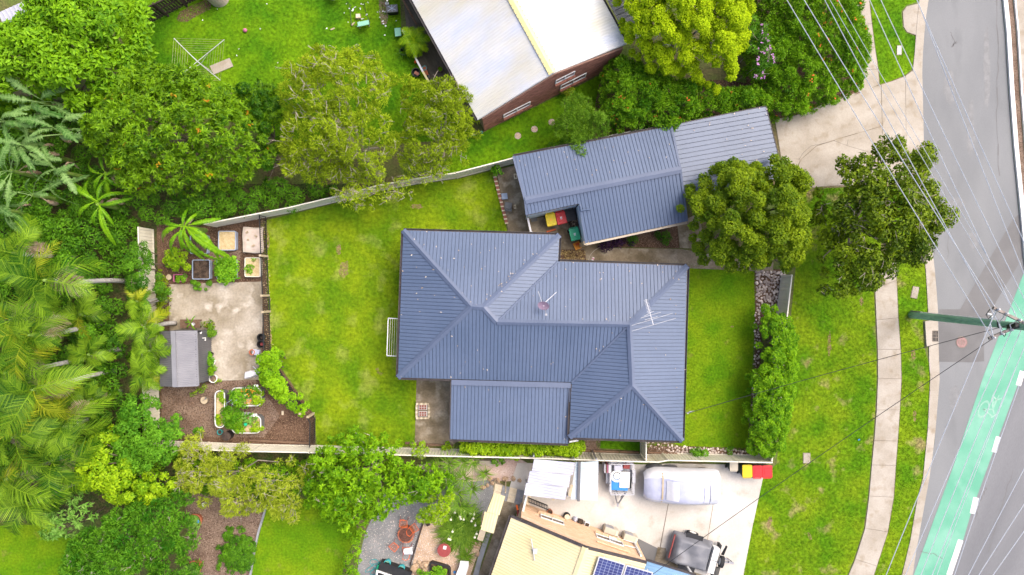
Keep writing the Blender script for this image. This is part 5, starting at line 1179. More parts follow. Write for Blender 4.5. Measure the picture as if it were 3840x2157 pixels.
# the low tangle under the palms: nobody could count it
def tangle(label, px, z0, z1, m, **kw):
    Cn, R = dome(to_pts(px, z0), .75, z0, z1, .35, .5, .8)
    o = foliage('undergrowth', Cn, R, M[m], None, kind='stuff', **kw); o['label'] = label
    return Cn
tangle('dark green undergrowth filling the ground below the palms', [(-160, 400), (60, 420), (260, 410), (330, 440), (320, 520), (350, 600), (440, 700), (520, 850), (530, 900), (500, 1010), (500, 1150), (500, 1700), (320, 1760), (230, 1900), (-160, 1930)], .4, 1.6, 'hedge_dark', L=.2, W=.075, cov=1.4, base_var=.4, up=.4)
tangle('leafy undergrowth between mango tree and upper fence', [(500, 730), (640, 730), (800, 705), (1000, 690), (1250, 705), (1240, 735), (1100, 775), (900, 815), (800, 838), (640, 838), (560, 830), (500, 780)], .5, 1.3, 'hedge_dark', L=.2, W=.06, cov=1.2, base_var=.5)
tangle('weeds and low plants behind the lower garden fence', [(330, 1720), (700, 1715), (1150, 1730), (1600, 1750), (1660, 1760), (1640, 1800), (1150, 1880), (700, 1830), (600, 1860), (350, 1830)], .3, .9, 'bright', L=.16, W=.06, cov=1.3, base_var=.4)

# ------------------------------------------------------------------ palms, paddles and straps
def frond_mesh(L, n=26, ll=.5, rise=.5, droop=.9, seed=0, fwd=.55, sag=.3, w=.05):
    r = np.random.default_rng(seed); V = []; F = []; A = []
    def pt(s): return np.array([L*s*(1-.12*s), .06*math.sin(seed)*L*s*s, L*(rise*s-droop*s*s)])
    def add(p, f, a):
        n0 = len(V); V.extend(p); A.extend([a]*len(p)); F.extend([[n0+i for i in q] for q in f])
    S = np.linspace(.1, 1, n)
    for s in S:
        p = pt(s); d = pt(min(s+.02, 1.02))-p; d /= np.linalg.norm(d)
        up = np.array([0, 0, 1.]); side = np.cross(up, d); side /= np.linalg.norm(side); nn = np.cross(d, side)
        l = ll*(.35+1.0*math.sin(PI*min(.12+s*.86, 1))**.8)*(.85+.3*r.random())
        for sg in (1, -1):
            t = side*sg*(1-.25*s)+d*(fwd+.5*s*s)+nn*(.22+.12*r.normal()); t /= np.linalg.norm(t)
            ww = np.cross(t, nn); ww /= np.linalg.norm(ww); wd = w*(.8+.4*r.random())
            m_ = p+t*l*.55-up*sag*l*.12; e_ = p+t*l-up*sag*l*(.6+.6*r.random())
            a = .38+.26*r.normal()+.3*s
            add([p-ww*wd*.4, p+ww*wd*.4, m_+ww*wd*.5, m_-ww*wd*.5, e_], [[0, 1, 2], [0, 2, 3], [3, 2, 4]], min(max(a, 0), 1))
    Q = np.linspace(0, 1, 9); rr = .03
    for a_, b_ in zip(Q, Q[1:]):
        p, q = pt(a_), pt(b_); w0, w1 = rr*(1-.85*a_), rr*(1-.85*b_)
        add([p+[0, w0, 0], p-[0, w0, 0], p+[0, 0, w0], q+[0, w1, 0], q-[0, w1, 0], q+[0, 0, w1]], [[0, 3, 5], [0, 5, 2], [1, 2, 5], [1, 5, 4]], .95)
    return np_mesh('frond', V, F, A)
def paddle_mesh(L, W, n=18, rise=.6, droop=.7, torn=.3, seed=0, stalk=.25, vfold=.25):
    r = np.random.default_rng(seed); V = []; F = []; A = []
    def pt(s): return np.array([L*s*(1-.1*s), .05*L*math.sin(seed*2)*s*s, L*(rise*s-droop*s*s)])
    def add(p, f, a):
        n0 = len(V); V.extend(p); A.extend([a]*len(p)); F.extend([[n0+i for i in q] for q in f])
    for i in range(n):
        s0, s1 = stalk+(1-stalk)*i/n, stalk+(1-stalk)*(i+1)/n; gap = torn*(r.random() < .6)*(s1-s0)*.6
        prof = lambda s: W*.5*max(math.sin(PI*min(.1+.9*(s-stalk)/(1-stalk), 1))**.55, .04)
        for sg in (1, -1):
            p0, p1 = pt(s0), pt(s1); d = (p1-p0)/np.linalg.norm(p1-p0); side = np.array([0, 1., 0])*sg; dr = vfold*(.5+r.random())
            rg = (1-.45*min(torn, 1)*r.random()); l0, l1 = prof(s0)*rg, prof(s1)*rg*(.92+.1*r.random()); f_ = d*.3
            a = p0+(side+f_)*l0*.55+[0, 0, vfold*.25*l0]; b = p1+(side+f_)*l1*.55+[0, 0, vfold*.25*l1]-d*gap*L*.4
            c = p0+(side+f_)*l0-[0, 0, dr*l0]+d*gap*L*.2; e_ = p1+(side+f_)*l1-[0, 0, dr*l1]-d*gap*L
            v = .5+.16*r.normal()
            add([p0, p1, b, a], [[0, 1, 2], [0, 2, 3]], v); add([a, b, e_, c], [[0, 1, 2], [0, 2, 3]], v-.05)
    Q = np.linspace(0, 1, 8)
    for a_, b_ in zip(Q, Q[1:]):
        p, q = pt(a_)+[0, 0, .006], pt(b_)+[0, 0, .006]; w0, w1 = .028*(1-.8*a_)*L/2, .028*(1-.8*b_)*L/2
        add([p+[0, w0, 0], p-[0, w0, 0], p+[0, 0, w0], q+[0, w1, 0], q-[0, w1, 0], q+[0, 0, w1]], [[0, 3, 5], [0, 5, 2], [1, 2, 5], [1, 5, 4]], 1.0)
    return np_mesh('leaf', V, F, A)
def put(name, me, m, parent, loc, rz, ry=0, rx=0, sc_=1.0):
    o = bpy.data.objects.new(name, me); C.objects.link(o); o.parent = parent
    if not me.materials: me.materials.append(None)
    o.material_slots[0].link = 'OBJECT'; o.material_slots[0].material = M[m]
    o.location = Vector(loc)-org[parent]; o.rotation_euler = (rx, ry, rz); o.scale = (sc_,)*3
    return o
FR_ = [frond_mesh(2.4, 27, .64, .25+.13*i, .55+.2*(i % 3)+.08*i, i, sag=.15+.35*(i % 3), w=.046, fwd=.45+.12*(i % 3)) for i in range(8)]
FS_ = [frond_mesh(1.4, 34, .40, .5+.1*i, .8+.15*i, 10+i, sag=.3, w=.034) for i in range(4)]
def palm(label, crown_px, z, base_px=None, n=13, meshes=None, m='palm', sc_=1.0, group='feather palms at the back', dead=3):
    c = U(*crown_px, z); b = U(*base_px) if base_px else Vector((c.x*.985, c.y*.985, 0)); root = thing('palm', label, 'palm', b, group)
    if z > 1.5:
        mb = MB(); n_ = 9; pts = [b.lerp(c, i/n_)+Vector((.06*math.sin(i*1.1), .05*math.sin(i*.8), 0)) for i in range(n_)]+[c-Vector((0, 0, .55))]
        mb.tube(pts, [.17]+[.13]*(n_-1)+[.11], 10); obj('trunk', mb, M['palm_trunk'], root, smooth=True)
        mb = MB(); mb.tube([c-Vector((0, 0, .9)), c-Vector((0, 0, .45)), c+Vector((0, 0, .1))], [.13, .15, .06], 8); obj('crownshaft', mb, M['lime_shaft'], root, smooth=True)
    ms = meshes or FR_; r0 = rng.random()*6
    for i in range(n):
        a = r0+i*2.399+rng.normal()*.25; t = i/n
        put('frond', ms[rng.integers(len(ms))], m if rng.random() > .08 else 'palm_gold', root, c+Vector((0, 0, -.25*t)), a, ry=-.75+1.25*t+rng.normal()*.18, rx=rng.normal()*.35, sc_=sc_*(.7+.45*rng.random()))
    for i in range(dead):
        put('dry_frond', ms[rng.integers(len(ms))], 'dry_frond', root, c-Vector((0, 0, .6)), rng.random()*6.3, ry=.9, sc_=sc_*.75)
    return root
M['lime_shaft'] = mat('palm_crownshaft', (.12, .22, .03), (.2, .3, .06), s=4, rough=.5)
palm('palm with pale seed skirt, topmost of the left row', (165, 1052), 6.6, (478, 1056), 9)
palm('palm with long glossy fronds at the left edge', (40, 1200), 6.4, None, 9)
palm('palm whose pale trunk slants below the upper one', (110, 1258), 6.4, (392, 1222), 10)
palm('palm by the middle of left edge, drooping fronds', (20, 1400), 6.4, None, 9)
palm('palm whose long pale trunk reaches toward the shed', (120, 1462), 6.4, (430, 1390), 10)
palm('palm below the long pale trunk, dense crown', (240, 1600), 4.8, (370, 1560), 12)
palm('palm low on the left edge, yellowing tips', (50, 1640), 5.6, None, 10)
palm('palm above the corner lawn, ragged fronds', (190, 1730), 4.4, None, 11)
palm('palm at far left above the corner lawn', (20, 1800), 4.8, None, 11)
palm('palm with few fronds next to pale shrub', (110, 1890), 3.8, None, 9)
palm('short palm between the strelitzia and the first palm', (50, 950), 4.6, None, 9)
palm('short palm in the shade of the middle row', (330, 1330), 2.6, None, 8, FS_)
palm('short palm behind the two middle trunks', (330, 1500), 2.6, None, 9, FS_)
palm('small palm low between the left trunks', (300, 1180), 2.4, None, 8, FS_)
palm('small palm at the upper corner of shed', (540, 1225), 2.9, None, 10, FS_, 'palm', 1.0, 'small palms around the shed', 1)
palm('green palm leaning on the shed roof', (562, 1315), 2.9, None, 11, FS_, 'palm', 1.0, 'small palms around the shed', 1)
palm('small palm at the lower corner of shed', (545, 1400), 2.5, None, 10, FS_, 'palm', .95, 'small palms around the shed', 1)
palm('drooping palm between shed and back fence', (515, 1130), 2.6, None, 8, FS_, 'palm', .8, 'small palms around the shed', 1)
sk = thing('palm_seed_skirt', 'cream seed stalks hanging from the topmost palm', 'seed stalks', U(268, 1075, 5.0))
V_ = []; mb = MB()
for i in range(60):
    a = -1.4+.9*rng.normal()*.5; L_ = .5+.35*rng.random(); p = U(262+rng.normal()*8, 1058+rng.normal()*6, 5.3)
    mb.tube([p, p+Vector((math.cos(a)*L_*.7, math.sin(a)*L_*.7, -.15)), p+Vector((math.cos(a)*L_, math.sin(a)*L_, -.5))], [.02, .015, .008], 3, cap=False)
o = obj('stalks', mb, M['timber_pale'], sk); o['kind'] = 'stuff'
mb = MB()
for i in range(14):
    a = rng.random()*6.3; p = U(255, 1035, 5.4); mb.tube([p, p+Vector((math.cos(a)*.35, math.sin(a)*.35, .1)), p+Vector((math.cos(a)*.7, math.sin(a)*.7, -.2))], [.05, .05, .02], 4, cap=False)
o = obj('dry_husk', mb, M['dry_frond'], sk); o['kind'] = 'stuff'
PD = [paddle_mesh(2.1, .52, 30, .45+.15*i, .55+.2*i, 1.5, 20+i, .3, .3) for i in range(6)]
BN = [paddle_mesh(2.7, .46, 30, .35+.15*i, .6+.2*i, .5, 30+i, .12, .35) for i in range(5)]
def paddle_plant(name, label, px, z, n, meshes, m, sc_=1.0, group=None, angs=None, dead=0):
    c = U(*px, z); root = thing(name, label, 'banana plant' if name == 'banana_plant' else 'strelitzia', (c.x, c.y, 0), group); mb = MB(); mb.tube([(c.x, c.y, 0), (c.x, c.y, z)], [.16, .1], 9); obj('trunk', mb, M['lime_shaft'], root)
    a0 = rng.random()*PI
    for i in range(n):
        if angs: a, L_ = angs[i]; ry = -.1+.35*rng.random(); rx = rng.normal()*.45
        else: a = a0+(PI if i % 2 else 0)+rng.normal()*.45; L_ = .7+.5*rng.random(); ry = -.9+1.35*(i//2)/(n/2)+rng.normal()*.12; rx = rng.normal()*.6
        put('leaf', meshes[rng.integers(len(meshes))], m, root, c+Vector((rng.normal()*.08, rng.normal()*.08, 0)), a, ry=ry, rx=rx, sc_=sc_*L_)
    for i in range(dead): put('dead_leaf', meshes[rng.integers(len(meshes))], 'dry_frond', root, c-Vector((0, 0, .5)), rng.random()*6.3, ry=.9, sc_=sc_*.65)
    return root
SG = 'giant strelitzia clump at the left'
for px, z, n, lab in (((40, 470), 3.9, 9, 'giant strelitzia at left edge below broad leaved tree'), ((165, 385), 3.8, 8, 'giant strelitzia tucked under broad leaved tree'), ((230, 500), 3.8, 9, 'giant strelitzia with dead brown leaves, near mango'), ((110, 560), 3.6, 8, 'giant strelitzia between the two upper ones'), ((40, 640), 3.6, 9, 'giant strelitzia in the middle of left edge'), ((215, 640), 3.4, 8, 'giant strelitzia above the undergrowth, toward bananas'), ((120, 730), 3.2, 8, 'giant strelitzia above the short palm'), ((30, 790), 3.4, 8, 'giant strelitzia just above the palms')):
    paddle_plant('strelitzia', lab, px, z, n, PD, 'strel', 1.0, SG, dead=2)
paddle_plant('banana_plant', 'banana plant arching over the vegetable tubs', (690, 850), 2.7, 12, BN, 'banana', 1.0, 'banana plants', [(-.55, 1.0), (-.75, 1.15), (-1.25, .85), (-1.5, .75), (-1.9, .7), (-2.25, .85), (-2.75, .9), (.25, .7), (2.9, .7), (1.5, .5), (-1.0, 1.1), (.9, .5)], 2)
paddle_plant('banana_plant', 'banana plant with split leaves near white haze corner', (365, 765), 2.8, 9, BN, 'banana', .95, 'banana plants', [(2.55, 1.0), (-1.35, 1.0), (-.9, .6), (.5, .8), (1.5, .7), (2.1, .9), (-2.6, .8), (.1, .7), (-2.0, .7)], 3)
paddle_plant('banana_plant', 'young banana plant beside the undergrowth', (395, 650), 2.4, 6, BN, 'banana', .7, 'banana plants', [(1.8, 1), (.7, .9), (-.9, .8), (-2.2, 1), (2.7, .9), (-1.6, 1)], 2)

def straps(P, L, W, m, name, parent, n, droop=.9, z=0.1, spread=1.0, seed=0):
    r = np.random.default_rng(seed+int(abs(P.x)*100)); V = []; F = []; A = []
    for i in range(n):
        a = r.random()*6.283; rad = spread*math.sqrt(r.random()); el_ = 1.25-.95*rad/spread*(.6+.5*r.random()); l = L*(.6+.5*r.random())
        d = np.array([math.cos(a), math.sin(a), 0]); s = np.array([-math.sin(a), math.cos(a), 0]); p0 = np.array(P)-np.array(org[parent])+d*rad*.3*L+[0, 0, z]
        k = 4; row = []
        for j in range(k+1):
            t = j/k; q = p0+d*l*t*math.cos(el_)*(1+.3*t)+np.array([0, 0, l*(t*math.sin(el_)-droop*.6*t*t)]); w_ = W*(1-.85*t)*.5
            row += [q-s*w_, q+s*w_]
        n0 = len(V); V += row; A += [min(max(.5+.22*r.normal(), 0), 1)]*len(row)
        for j in range(k): F += [[n0+2*j, n0+2*j+1, n0+2*j+3], [n0+2*j, n0+2*j+3, n0+2*j+2]]
    o = link(name, np_mesh(name, V, F, A), M[m], parent); return o
ag = thing('agapanthus', 'big round clump of strappy leaves with white flower heads', 'agapanthus', U(1733, 1985))
for dx, dy in ((0, 0), (-22, 14), (22, 12), (-18, -22), (20, -24), (0, 32), (0, -40), (34, -8), (-34, -4)): straps(U(1733+dx, 1982+dy), 1.05, .065, 'agap', 'leaves', ag, 150, 1.0, .1, 1.0, dx+50)
for i in range(17):
    a, r_ = rng.random()*6.3, 20+55*math.sqrt(rng.random()); p = U(1733+r_*math.cos(a), 1975+r_*.9*math.sin(a), 1.1); mb = MB(); mb.tube([p-Vector((0, 0, .5)), p], .012, 4); mb.lathe(p, [(.0, -.05), (.06, -.02), (.075, .02), (.04, .07), (0, .08)], 7, cap=False); obj('flower_head', mb, M['flower_white'], ag)
a2 = thing('agapanthus', 'small strappy clump beside the white curved bench', 'agapanthus', U(1748, 2085)); straps(U(1748, 2083), .6, .045, 'agap', 'leaves', a2, 80, 1.0)
straps(U(1738, 2090), .5, .04, 'agap', 'leaves', a2, 40, 1.0)
YG = 'spiky plants along the gravel bed'
for px, z, s_, lab in (((1655, 1735), 1.1, .75, 'spiky plant nearest the lush tree'), ((1690, 1718), 1.3, .8, 'spiky plant against the fence by lush tree'), ((1738, 1716), 1.3, .8, 'spiky plant at fence, second from lush tree'), ((1780, 1708), 1.2, .7, 'spiky plant at fence under the lime hedge'), ((1700, 1775), 1.4, .8, 'spiky plant in the middle of its clump'), ((1745, 1770), 1.4, .75, 'spiky plant right of the clump middle'), ((1720, 1825), 1.3, .8, 'spiky plant below the clump middle'), ((1775, 1815), 1.0, .6, 'spiky plant at edge of grey gravel'), ((1730, 1868), 1.4, .85, 'spiky plant just above the agapanthus'), ((1755, 1885), 1.1, .6, 'spiky plant touching the agapanthus'), ((1820, 1770), .4, .5, 'lone spiky plant on the pink gravel'), ((1660, 1790), 1.1, .7, 'spiky plant lowest by the lush tree')):
    b = U(*px); root = thing('spiky_plant', lab, 'spiky plant', b, YG)
    if z > .5: mb = MB(); mb.tube([b, b+Vector((.03, .02, z))], [.05, .04], 6); obj('stem', mb, M['bark'], root)
    straps(Vector((b.x, b.y, 0)), s_, .05, 'yucca', 'leaves', root, 60, .55, z, .9)
shrub('gravel_plant', 'low dark plant on the pink gravel by fence', 'plant', [(1848, 1722), (1880, 1718), (1888, 1740), (1858, 1745)], .2, .6, 'hedge_dark', s=.25, L=.1, W=.05, cov=2, base_var=.55)

# ================================================================== OBJECTS
# ---- wheelie bins (built round their own base, handle side +y)
def wheelie_bin(label, loc, rz, lid, body='dark_green_plastic', open_=False, group='wheelie bins', marks=True, sc_=1.0):
    loc = Vector((loc[0]*(1-1.0/H), loc[1]*(1-1.0/H), 0))
    r = thing('wheelie_bin', label, 'bin', loc, group, rz); r.scale = (sc_,)*3
    mb = MB(); mb.box((0, .02, .53), (.56, .62, .92), taper=.8); obj('body', mb, M[body], r, local=True)
    mb = MB(); mb.box((0, .02, 1.0), (.6, .68, .05)); obj('rim', mb, M[body], r, local=True)
    mb = MB(); mb.tube([(-.24, .4, 1.02), (.24, .4, 1.02)], .025, 6); mb.box((-.2, .37, 1.0), (.06, .1, .06)); mb.box((.2, .37, 1.0), (.06, .1, .06)); obj('handle', mb, M[lid] if not open_ else M[body], r, local=True)
    for s in (-1, 1):
        mb = MB(); c = Vector((.25*s, .3, .1)); mb.tube([c-Vector((.035, 0, 0)), c+Vector((.035, 0, 0))], .1, 12); obj('wheel', mb, M['tyre'], r, local=True)
    if not open_:
        mb = MB(); mb.box((0, 0, 1.055), (.58, .7, .06)); mb.box((0, -.34, 1.02), (.5, .05, .07)); l = obj('lid', mb, M[lid], r, local=True)
        bv = l.modifiers.new('bevel', 'BEVEL'); bv.width = .02; bv.segments = 2
        mb = MB(); mb.box((0, -.02, 1.09), (.34, .36, .022)); p = obj('lid_panel', mb, M[lid], l, local=True)
        bv = p.modifiers.new('bevel', 'BEVEL'); bv.width = .01
        if marks:
            mb = MB()
            for dx, dy, sx, sy in ((-.03, .06, .05, .06), (.035, .06, .04, .06), (0, .0, .12, .03), (0, -.05, .1, .02), (-.02, .03, .09, .012)):
                mb.box((dx, dy-.02, 1.1035+.0002*dx), (sx, sy, .004))
            obj('lid_print', mb, M['white_cloth'] if lid != 'lid_yellow' else M['orange'], p, local=True)
    return r
ga = math.radians(11.3)
wheelie_bin('yellow lidded wheelie bin against the blue garage wall', U(2066, 825), ga, 'lid_yellow')
wheelie_bin('red lidded wheelie bin between yellow and open bin', U(2104, 818), ga+.04, 'lid_red')
wheelie_bin('green lidded wheelie bin below the open black bin', U(2155, 879), ga+.03, 'lid_green')
ob = wheelie_bin('black wheelie bin standing open in the wall corner', U(2140, 808), ga, 'black_plastic', 'black_plastic', True)
mb = MB(); mb.box((-.02, .46, .75), (.54, .05, .6), rx=.15); obj('hung_lid', mb, M['black_plastic'], ob, local=True)
tb = thing('garden_tub', 'dark green tub of cuttings in front of open bin', 'tub', U(2149, 838))
c = U(2149, 838); mb = MB(); mb.lathe(c, [(.26, 0), (.33, .72), (.30, .74), (.28, .62)], 18, cap=False); obj('tub', mb, M['dark_green_plastic'], tb)
mb = MB(); mb.lathe(c, [(.29, .62), (.15, .68), (0, .7)], 14, cap=False); obj('cuttings', mb, M['soil'], tb)
mb = MB()
for i in range(16): p = c+Vector((rng.normal()*.12, rng.normal()*.12, .7)); mb.tube([p, p+Vector((rng.normal()*.1, rng.normal()*.1, .03))], .012, 4)
o = obj('twigs', mb, M['timber_pale'], tb); o['kind'] = 'stuff'
cr = thing('crate', 'orange plastic crate lying by the garage corner', 'crate', U(2164, 922), rz=.45)
mb = MB(); mb.box((0, 0, .02), (.36, .4, .03)); obj('base', mb, M['orange'], cr, local=True)
mb = MB()
for s in (-1, 1): mb.box((.18*s, 0, .12), (.03, .42, .22)); mb.box((0, .2*s, .12), (.33, .03, .22))
obj('sides', mb, M['orange'], cr, local=True); mb = MB(); mb.box((.05, .08, .06), (.2, .12, .06)); obj('handle_bar', mb, M['orange_red'], cr, local=True)
br = thing('broom', 'orange broom head lying on the court', 'broom', U(2067, 865), rz=.28)
mb = MB(); mb.box((0, 0, .06), (.58, .09, .06)); obj('head', mb, M['orange_red'], br, local=True); mb = MB(); mb.box((0, -.02, .02), (.54, .12, .05)); obj('bristles', mb, M['timber'], br, local=True)
mt_ = thing('rubber_mat', 'small grey mat against the garage wall', 'mat', U(2003, 824)); mb = MB(); mb.box(U(2003, 824, .05), (.36, .22, .03), ga); obj('mat', mb, M['planter_grey'], mt_)
gp = thing('grey_gate', 'slim grey gate between garage corner and house', 'gate', U(1984, 846))
mb = MB(); mb.beam(U(1979, 818, 1.35), U(1993, 880, 1.35), .1, .08); obj('top_rail', mb, M['aluminium'], gp)
mb = MB(); mb.beam(U(1980, 818, .7), U(1994, 880, .7), .03, 1.1); obj('panel', mb, M['grey_sheet'], gp)
for q in ((1981, 820), (1994, 878)): p = U(*q); mb = MB(); mb.box((p.x, p.y, .68), (.08, .08, 1.36)); obj('post', mb, M['steel'], gp)
# brick edging beside the court
be = thing('brick_edging', 'brick edging between back lawn and side court', 'edging', U(1876, 740))
for i in range(12):
    q = U(1852, 650).lerp(U(1900, 838), (i+.5)/12); mb = MB(); mb.box((q.x, q.y, .05), (.19, .155, .1), .12+.04*rng.normal()); obj('brick', mb, M['brick_red'] if i % 1 == 0 else M['brick_peach'], be)
    q = U(1852, 650).lerp(U(1900, 838), (i+.98)/12); mb = MB(); mb.box((q.x, q.y, .055), (.19, .07, .11), .12+.04*rng.normal(), 1); obj('brick', mb, M['tile_cream'], be)
gc = thing('folded_chair', 'folded grey plastic chair lying by the brick edging', 'chair', U(1892, 738)); c = U(1892, 738)
mb = MB(); mb.box(c+Vector((0, 0, .2)), (.36, .36, .04), .12, ry=.25); obj('seat', mb, M['planter_blue'], gc); mb = MB(); mb.box(c+Vector((.0, 0, .08)), (.28, .28, .14), .1); obj('frame', mb, M['steel'], gc)
g2_ = thing('plastic_chair', 'dark grey upturned chair below the folded one', 'chair', U(1906, 777)); c = U(1906, 777)
mb = MB(); mb.box(c+Vector((0, .04, .36)), (.42, .40, .04), -.15); obj('seat', mb, M['planter_grey'], g2_); mb = MB(); mb.box(c+Vector((.02, -.2, .36)), (.40, .12, .28), -.15, rx=.3); obj('backrest', mb, M['planter_grey'], g2_)
for dx, dy in ((-.17, -.1), (.17, -.12), (-.15, .2), (.18, .18)): mb = MB(); mb.box(c+Vector((dx, dy, .17)), (.04, .04, .34)); obj('leg', mb, M['planter_grey'], g2_)
def block(name, label, px, size, m, rz=.1, cat='block', hole=True):
    r = thing(name, label, cat, U(*px), rz=rz); mb = MB(); w_, d_, h_ = size
    if hole:
        mb.box((0, d_*.38, h_/2), (w_, d_*.24, h_)); mb.box((0, -d_*.38, h_/2), (w_, d_*.24, h_)); mb.box((w_*.36, 0, h_/2), (w_*.28, d_*.52, h_)); mb.box((-w_*.36, 0, h_/2), (w_*.28, d_*.52, h_))
    else: mb.box((0, 0, h_/2), size)
    obj('block', mb, M[m], r, local=True); return r
block('concrete_block', 'hollow concrete block against the garage wall', (1933, 663), (.2, .3, .2), 'tile_cream')
block('concrete_block', 'small hollow block in the middle of side court', (1931, 776), (.13, .24, .1), 'tile_cream')
th = thing('slippers', 'pale sandal left on the curved path', 'shoe', U(2223, 973)); mb = MB(); mb.box(U(2223, 973, .06), (.12, .26, .05), -.4); obj('sole', mb, M['white_cloth'], th); mb = MB(); mb.box(U(2224, 971, .1), (.11, .08, .04), -.4); obj('strap', mb, M['pink'], th)

# ---- roof dish and aerial
ds = thing('satellite_dish', 'faded mauve satellite dish on the house roof', 'satellite dish', U(2040, 1145, 3.9))
c = U(2038, 1147, 4.35); mb = MB(); n_ = 20
tilt = Matrix.Rotation(.5, 3, 'X') @ Matrix.Rotation(-.25, 3, 'Y')
for r_, z_ in ((0, -.06), (.15, -.045), (.28, 0)): mb.v += [tuple(c+tilt @ Vector((r_*1.15*math.cos(2*PI*k/n_), r_*.95*math.sin(2*PI*k/n_), z_))) for k in range(n_)]
for j in range(2):
    for k in range(n_): mb.f.append((j*n_+k, j*n_+(k+1) % n_, (j+1)*n_+(k+1) % n_, (j+1)*n_+k))
mb.a = [.5]*len(mb.v); d_o = obj('dish', mb, M['mauve'], ds, smooth=True)
mb = MB(); mb.tube([U(2034, 1140, 4.2), U(2018, 1093, 3.65)], .018, 6); mb.tube([U(2042, 1136, 4.2), U(2087, 1096, 3.65)], .018, 6); mb.tube([U(2039, 1147, 4.3), U(2041, 1150, 3.9)], .03, 6); obj('stay', mb, M['aluminium'], ds)
mb = MB(); mb.tube([U(2043, 1158, 4.3), U(2048, 1178, 4.5)], .016, 6); mb.box(U(2048, 1180, 4.5), (.12, .1, .08)); obj('feed_arm', mb, M['steel'], ds)
ar = thing('tv_aerial', 'silver comb shaped television aerial on the roof', 'aerial', U(2437, 1195, 3.3))
mb = MB(); mb.tube([U(2421, 1122, 5.0), U(2450, 1218, 5.0)], .022, 6); obj('boom', mb, M['aluminium'], ar)
mb = MB(); mb.tube([U(2443, 1196, 5.0), U(2430, 1200, 3.3)], .025, 6); obj('mast', mb, M['aluminium'], ar)
for i in range(10):
    q = U(2422, 1125, 5.02).lerp(U(2436, 1172, 5.02), i/9); d = Vector((.11, .03, 0)); mb = MB(); mb.tube([q-d, q+d], .012, 4); obj('rod', mb, M['aluminium'], ar)
for a, b in (((2403, 1193), (2478, 1171)), ((2415, 1186), (2452, 1167)), ((2369, 1221), (2522, 1175)), ((2418, 1200), (2466, 1187)), ((2369, 1242), (2534, 1194))):
    mb = MB(); mb.tube([U(*a, 5.02), U(*b, 5.02)], .014, 4); obj('rod', mb, M['aluminium'], ar)
# fallen leaves on the roofs
P_ = []
def on_roof(poly, za, n):
    Q = sample([tuple(U(x, y, za(x, y)))[:2] for x, y in poly], n)
    for q in Q: P_.append(q)
litter = []
for a, b, c_, n in ((e(TL), e(TR), g1, 26), (e(TR), g2, g1, 22), (e(IC), e(NE), g4, 18), (e(IC), g4, g3, 12), (e(BL), e(TL), g1, 14), (e(NE), e(SE), g4, 10), (MX, e(VB), g4, 8), (e(BL), MX, g1, 10), (e(SE), e(SW), g5, 5), (U(*A_, GZ), U(*B_, GZ), U(*Cc, GR_), 14), (U(*A_, GZ), U(*Cc, GR_), U(*H_, GR_), 8), (C4[0], C4[3], C4[2], 22), (L4[0], L4[1], L4[2], 8)):
    for _ in range(n):
        u, v = rng.random(2)
        if u+v > 1: u, v = 1-u, 1-v
        litter.append(a+(b-a)*u+(c_-a)*v+Vector((0, 0, .055)))
o = scatter_leaves('roof_litter', np.array(litter), .095, .05, M['litter_pale'], flat=2); o['label'] = 'pale fallen leaves scattered over the blue roofs'
for x, y, z in ((1570, 1140, 3.2), (2060, 905, 2.9), (1855, 1080, 3.6), (2000, 1045, 3.3), (2457, 1034, 2.9), (1930, 1620, 2.4)):
    pass

# ---- wall clothesline
cl = thing('wall_clothesline', 'white folding clothesline on the house wall', 'clothesline', U(1476, 1264))
ZC = 1.75; q = [U(1497, 1196, ZC), U(1456, 1193, ZC), U(1451, 1334, ZC), U(1493, 1336, ZC)]; mb = MB()
for a, b in zip(q, q[1:]): mb.beam(a, b, .05, .04)
obj('frame', mb, M['white'], cl)
for k in range(1, 5): mb = MB(); mb.tube([q[1].lerp(q[0], k/5), q[2].lerp(q[3], k/5)], .011, 4); obj('line', mb, M['fence_rail'], cl)
mb = MB(); mb.beam(q[0], U(1520, 1196, ZC), .04, .04); mb.beam(q[3], U(1520, 1336, ZC), .04, .04); obj('bracket', mb, M['white'], cl)
# ---- rotary clothesline
rc = thing('rotary_clothesline', 'pale blue rotary clothesline on the top lawn', 'clothesline', U(792, 268))
hub = U(740, 231, 1.95); mb = MB(); mb.tube([U(792, 268, 0), hub], [.03, .028], 8); obj('pole', mb, M['aluminium'], rc)
tips = [U(652, 144, 2.2), U(841, 149, 2.2), U(826, 301, 2.2), U(640, 312, 2.2)]
for t in tips: mb = MB(); mb.tube([hub, t], .022, 6); mb.tube([hub-Vector((0, 0, .4))+(t-hub)*.04, hub.lerp(t, .42)], .014, 5); obj('arm', mb, M['aluminium'], rc)
for k in range(1, 8):
    f = .30+.70*k/7; mb = MB()
    for i in range(4): mb.tube([hub.lerp(tips[i], f), hub.lerp(tips[(i+1) % 4], f)], .0045, 3, cap=False)
    obj('line', mb, M['timber_pale'], rc)
mb = MB(); sl_ = UL([(788, 249), (862, 219), (876, 250), (803, 281)]); mb.prism([(p.x, p.y) for p in sl_], 0, .07); tag(obj('concrete_slab', mb, M['conc']), 'small concrete slab under the rotary clothesline', 'slab')

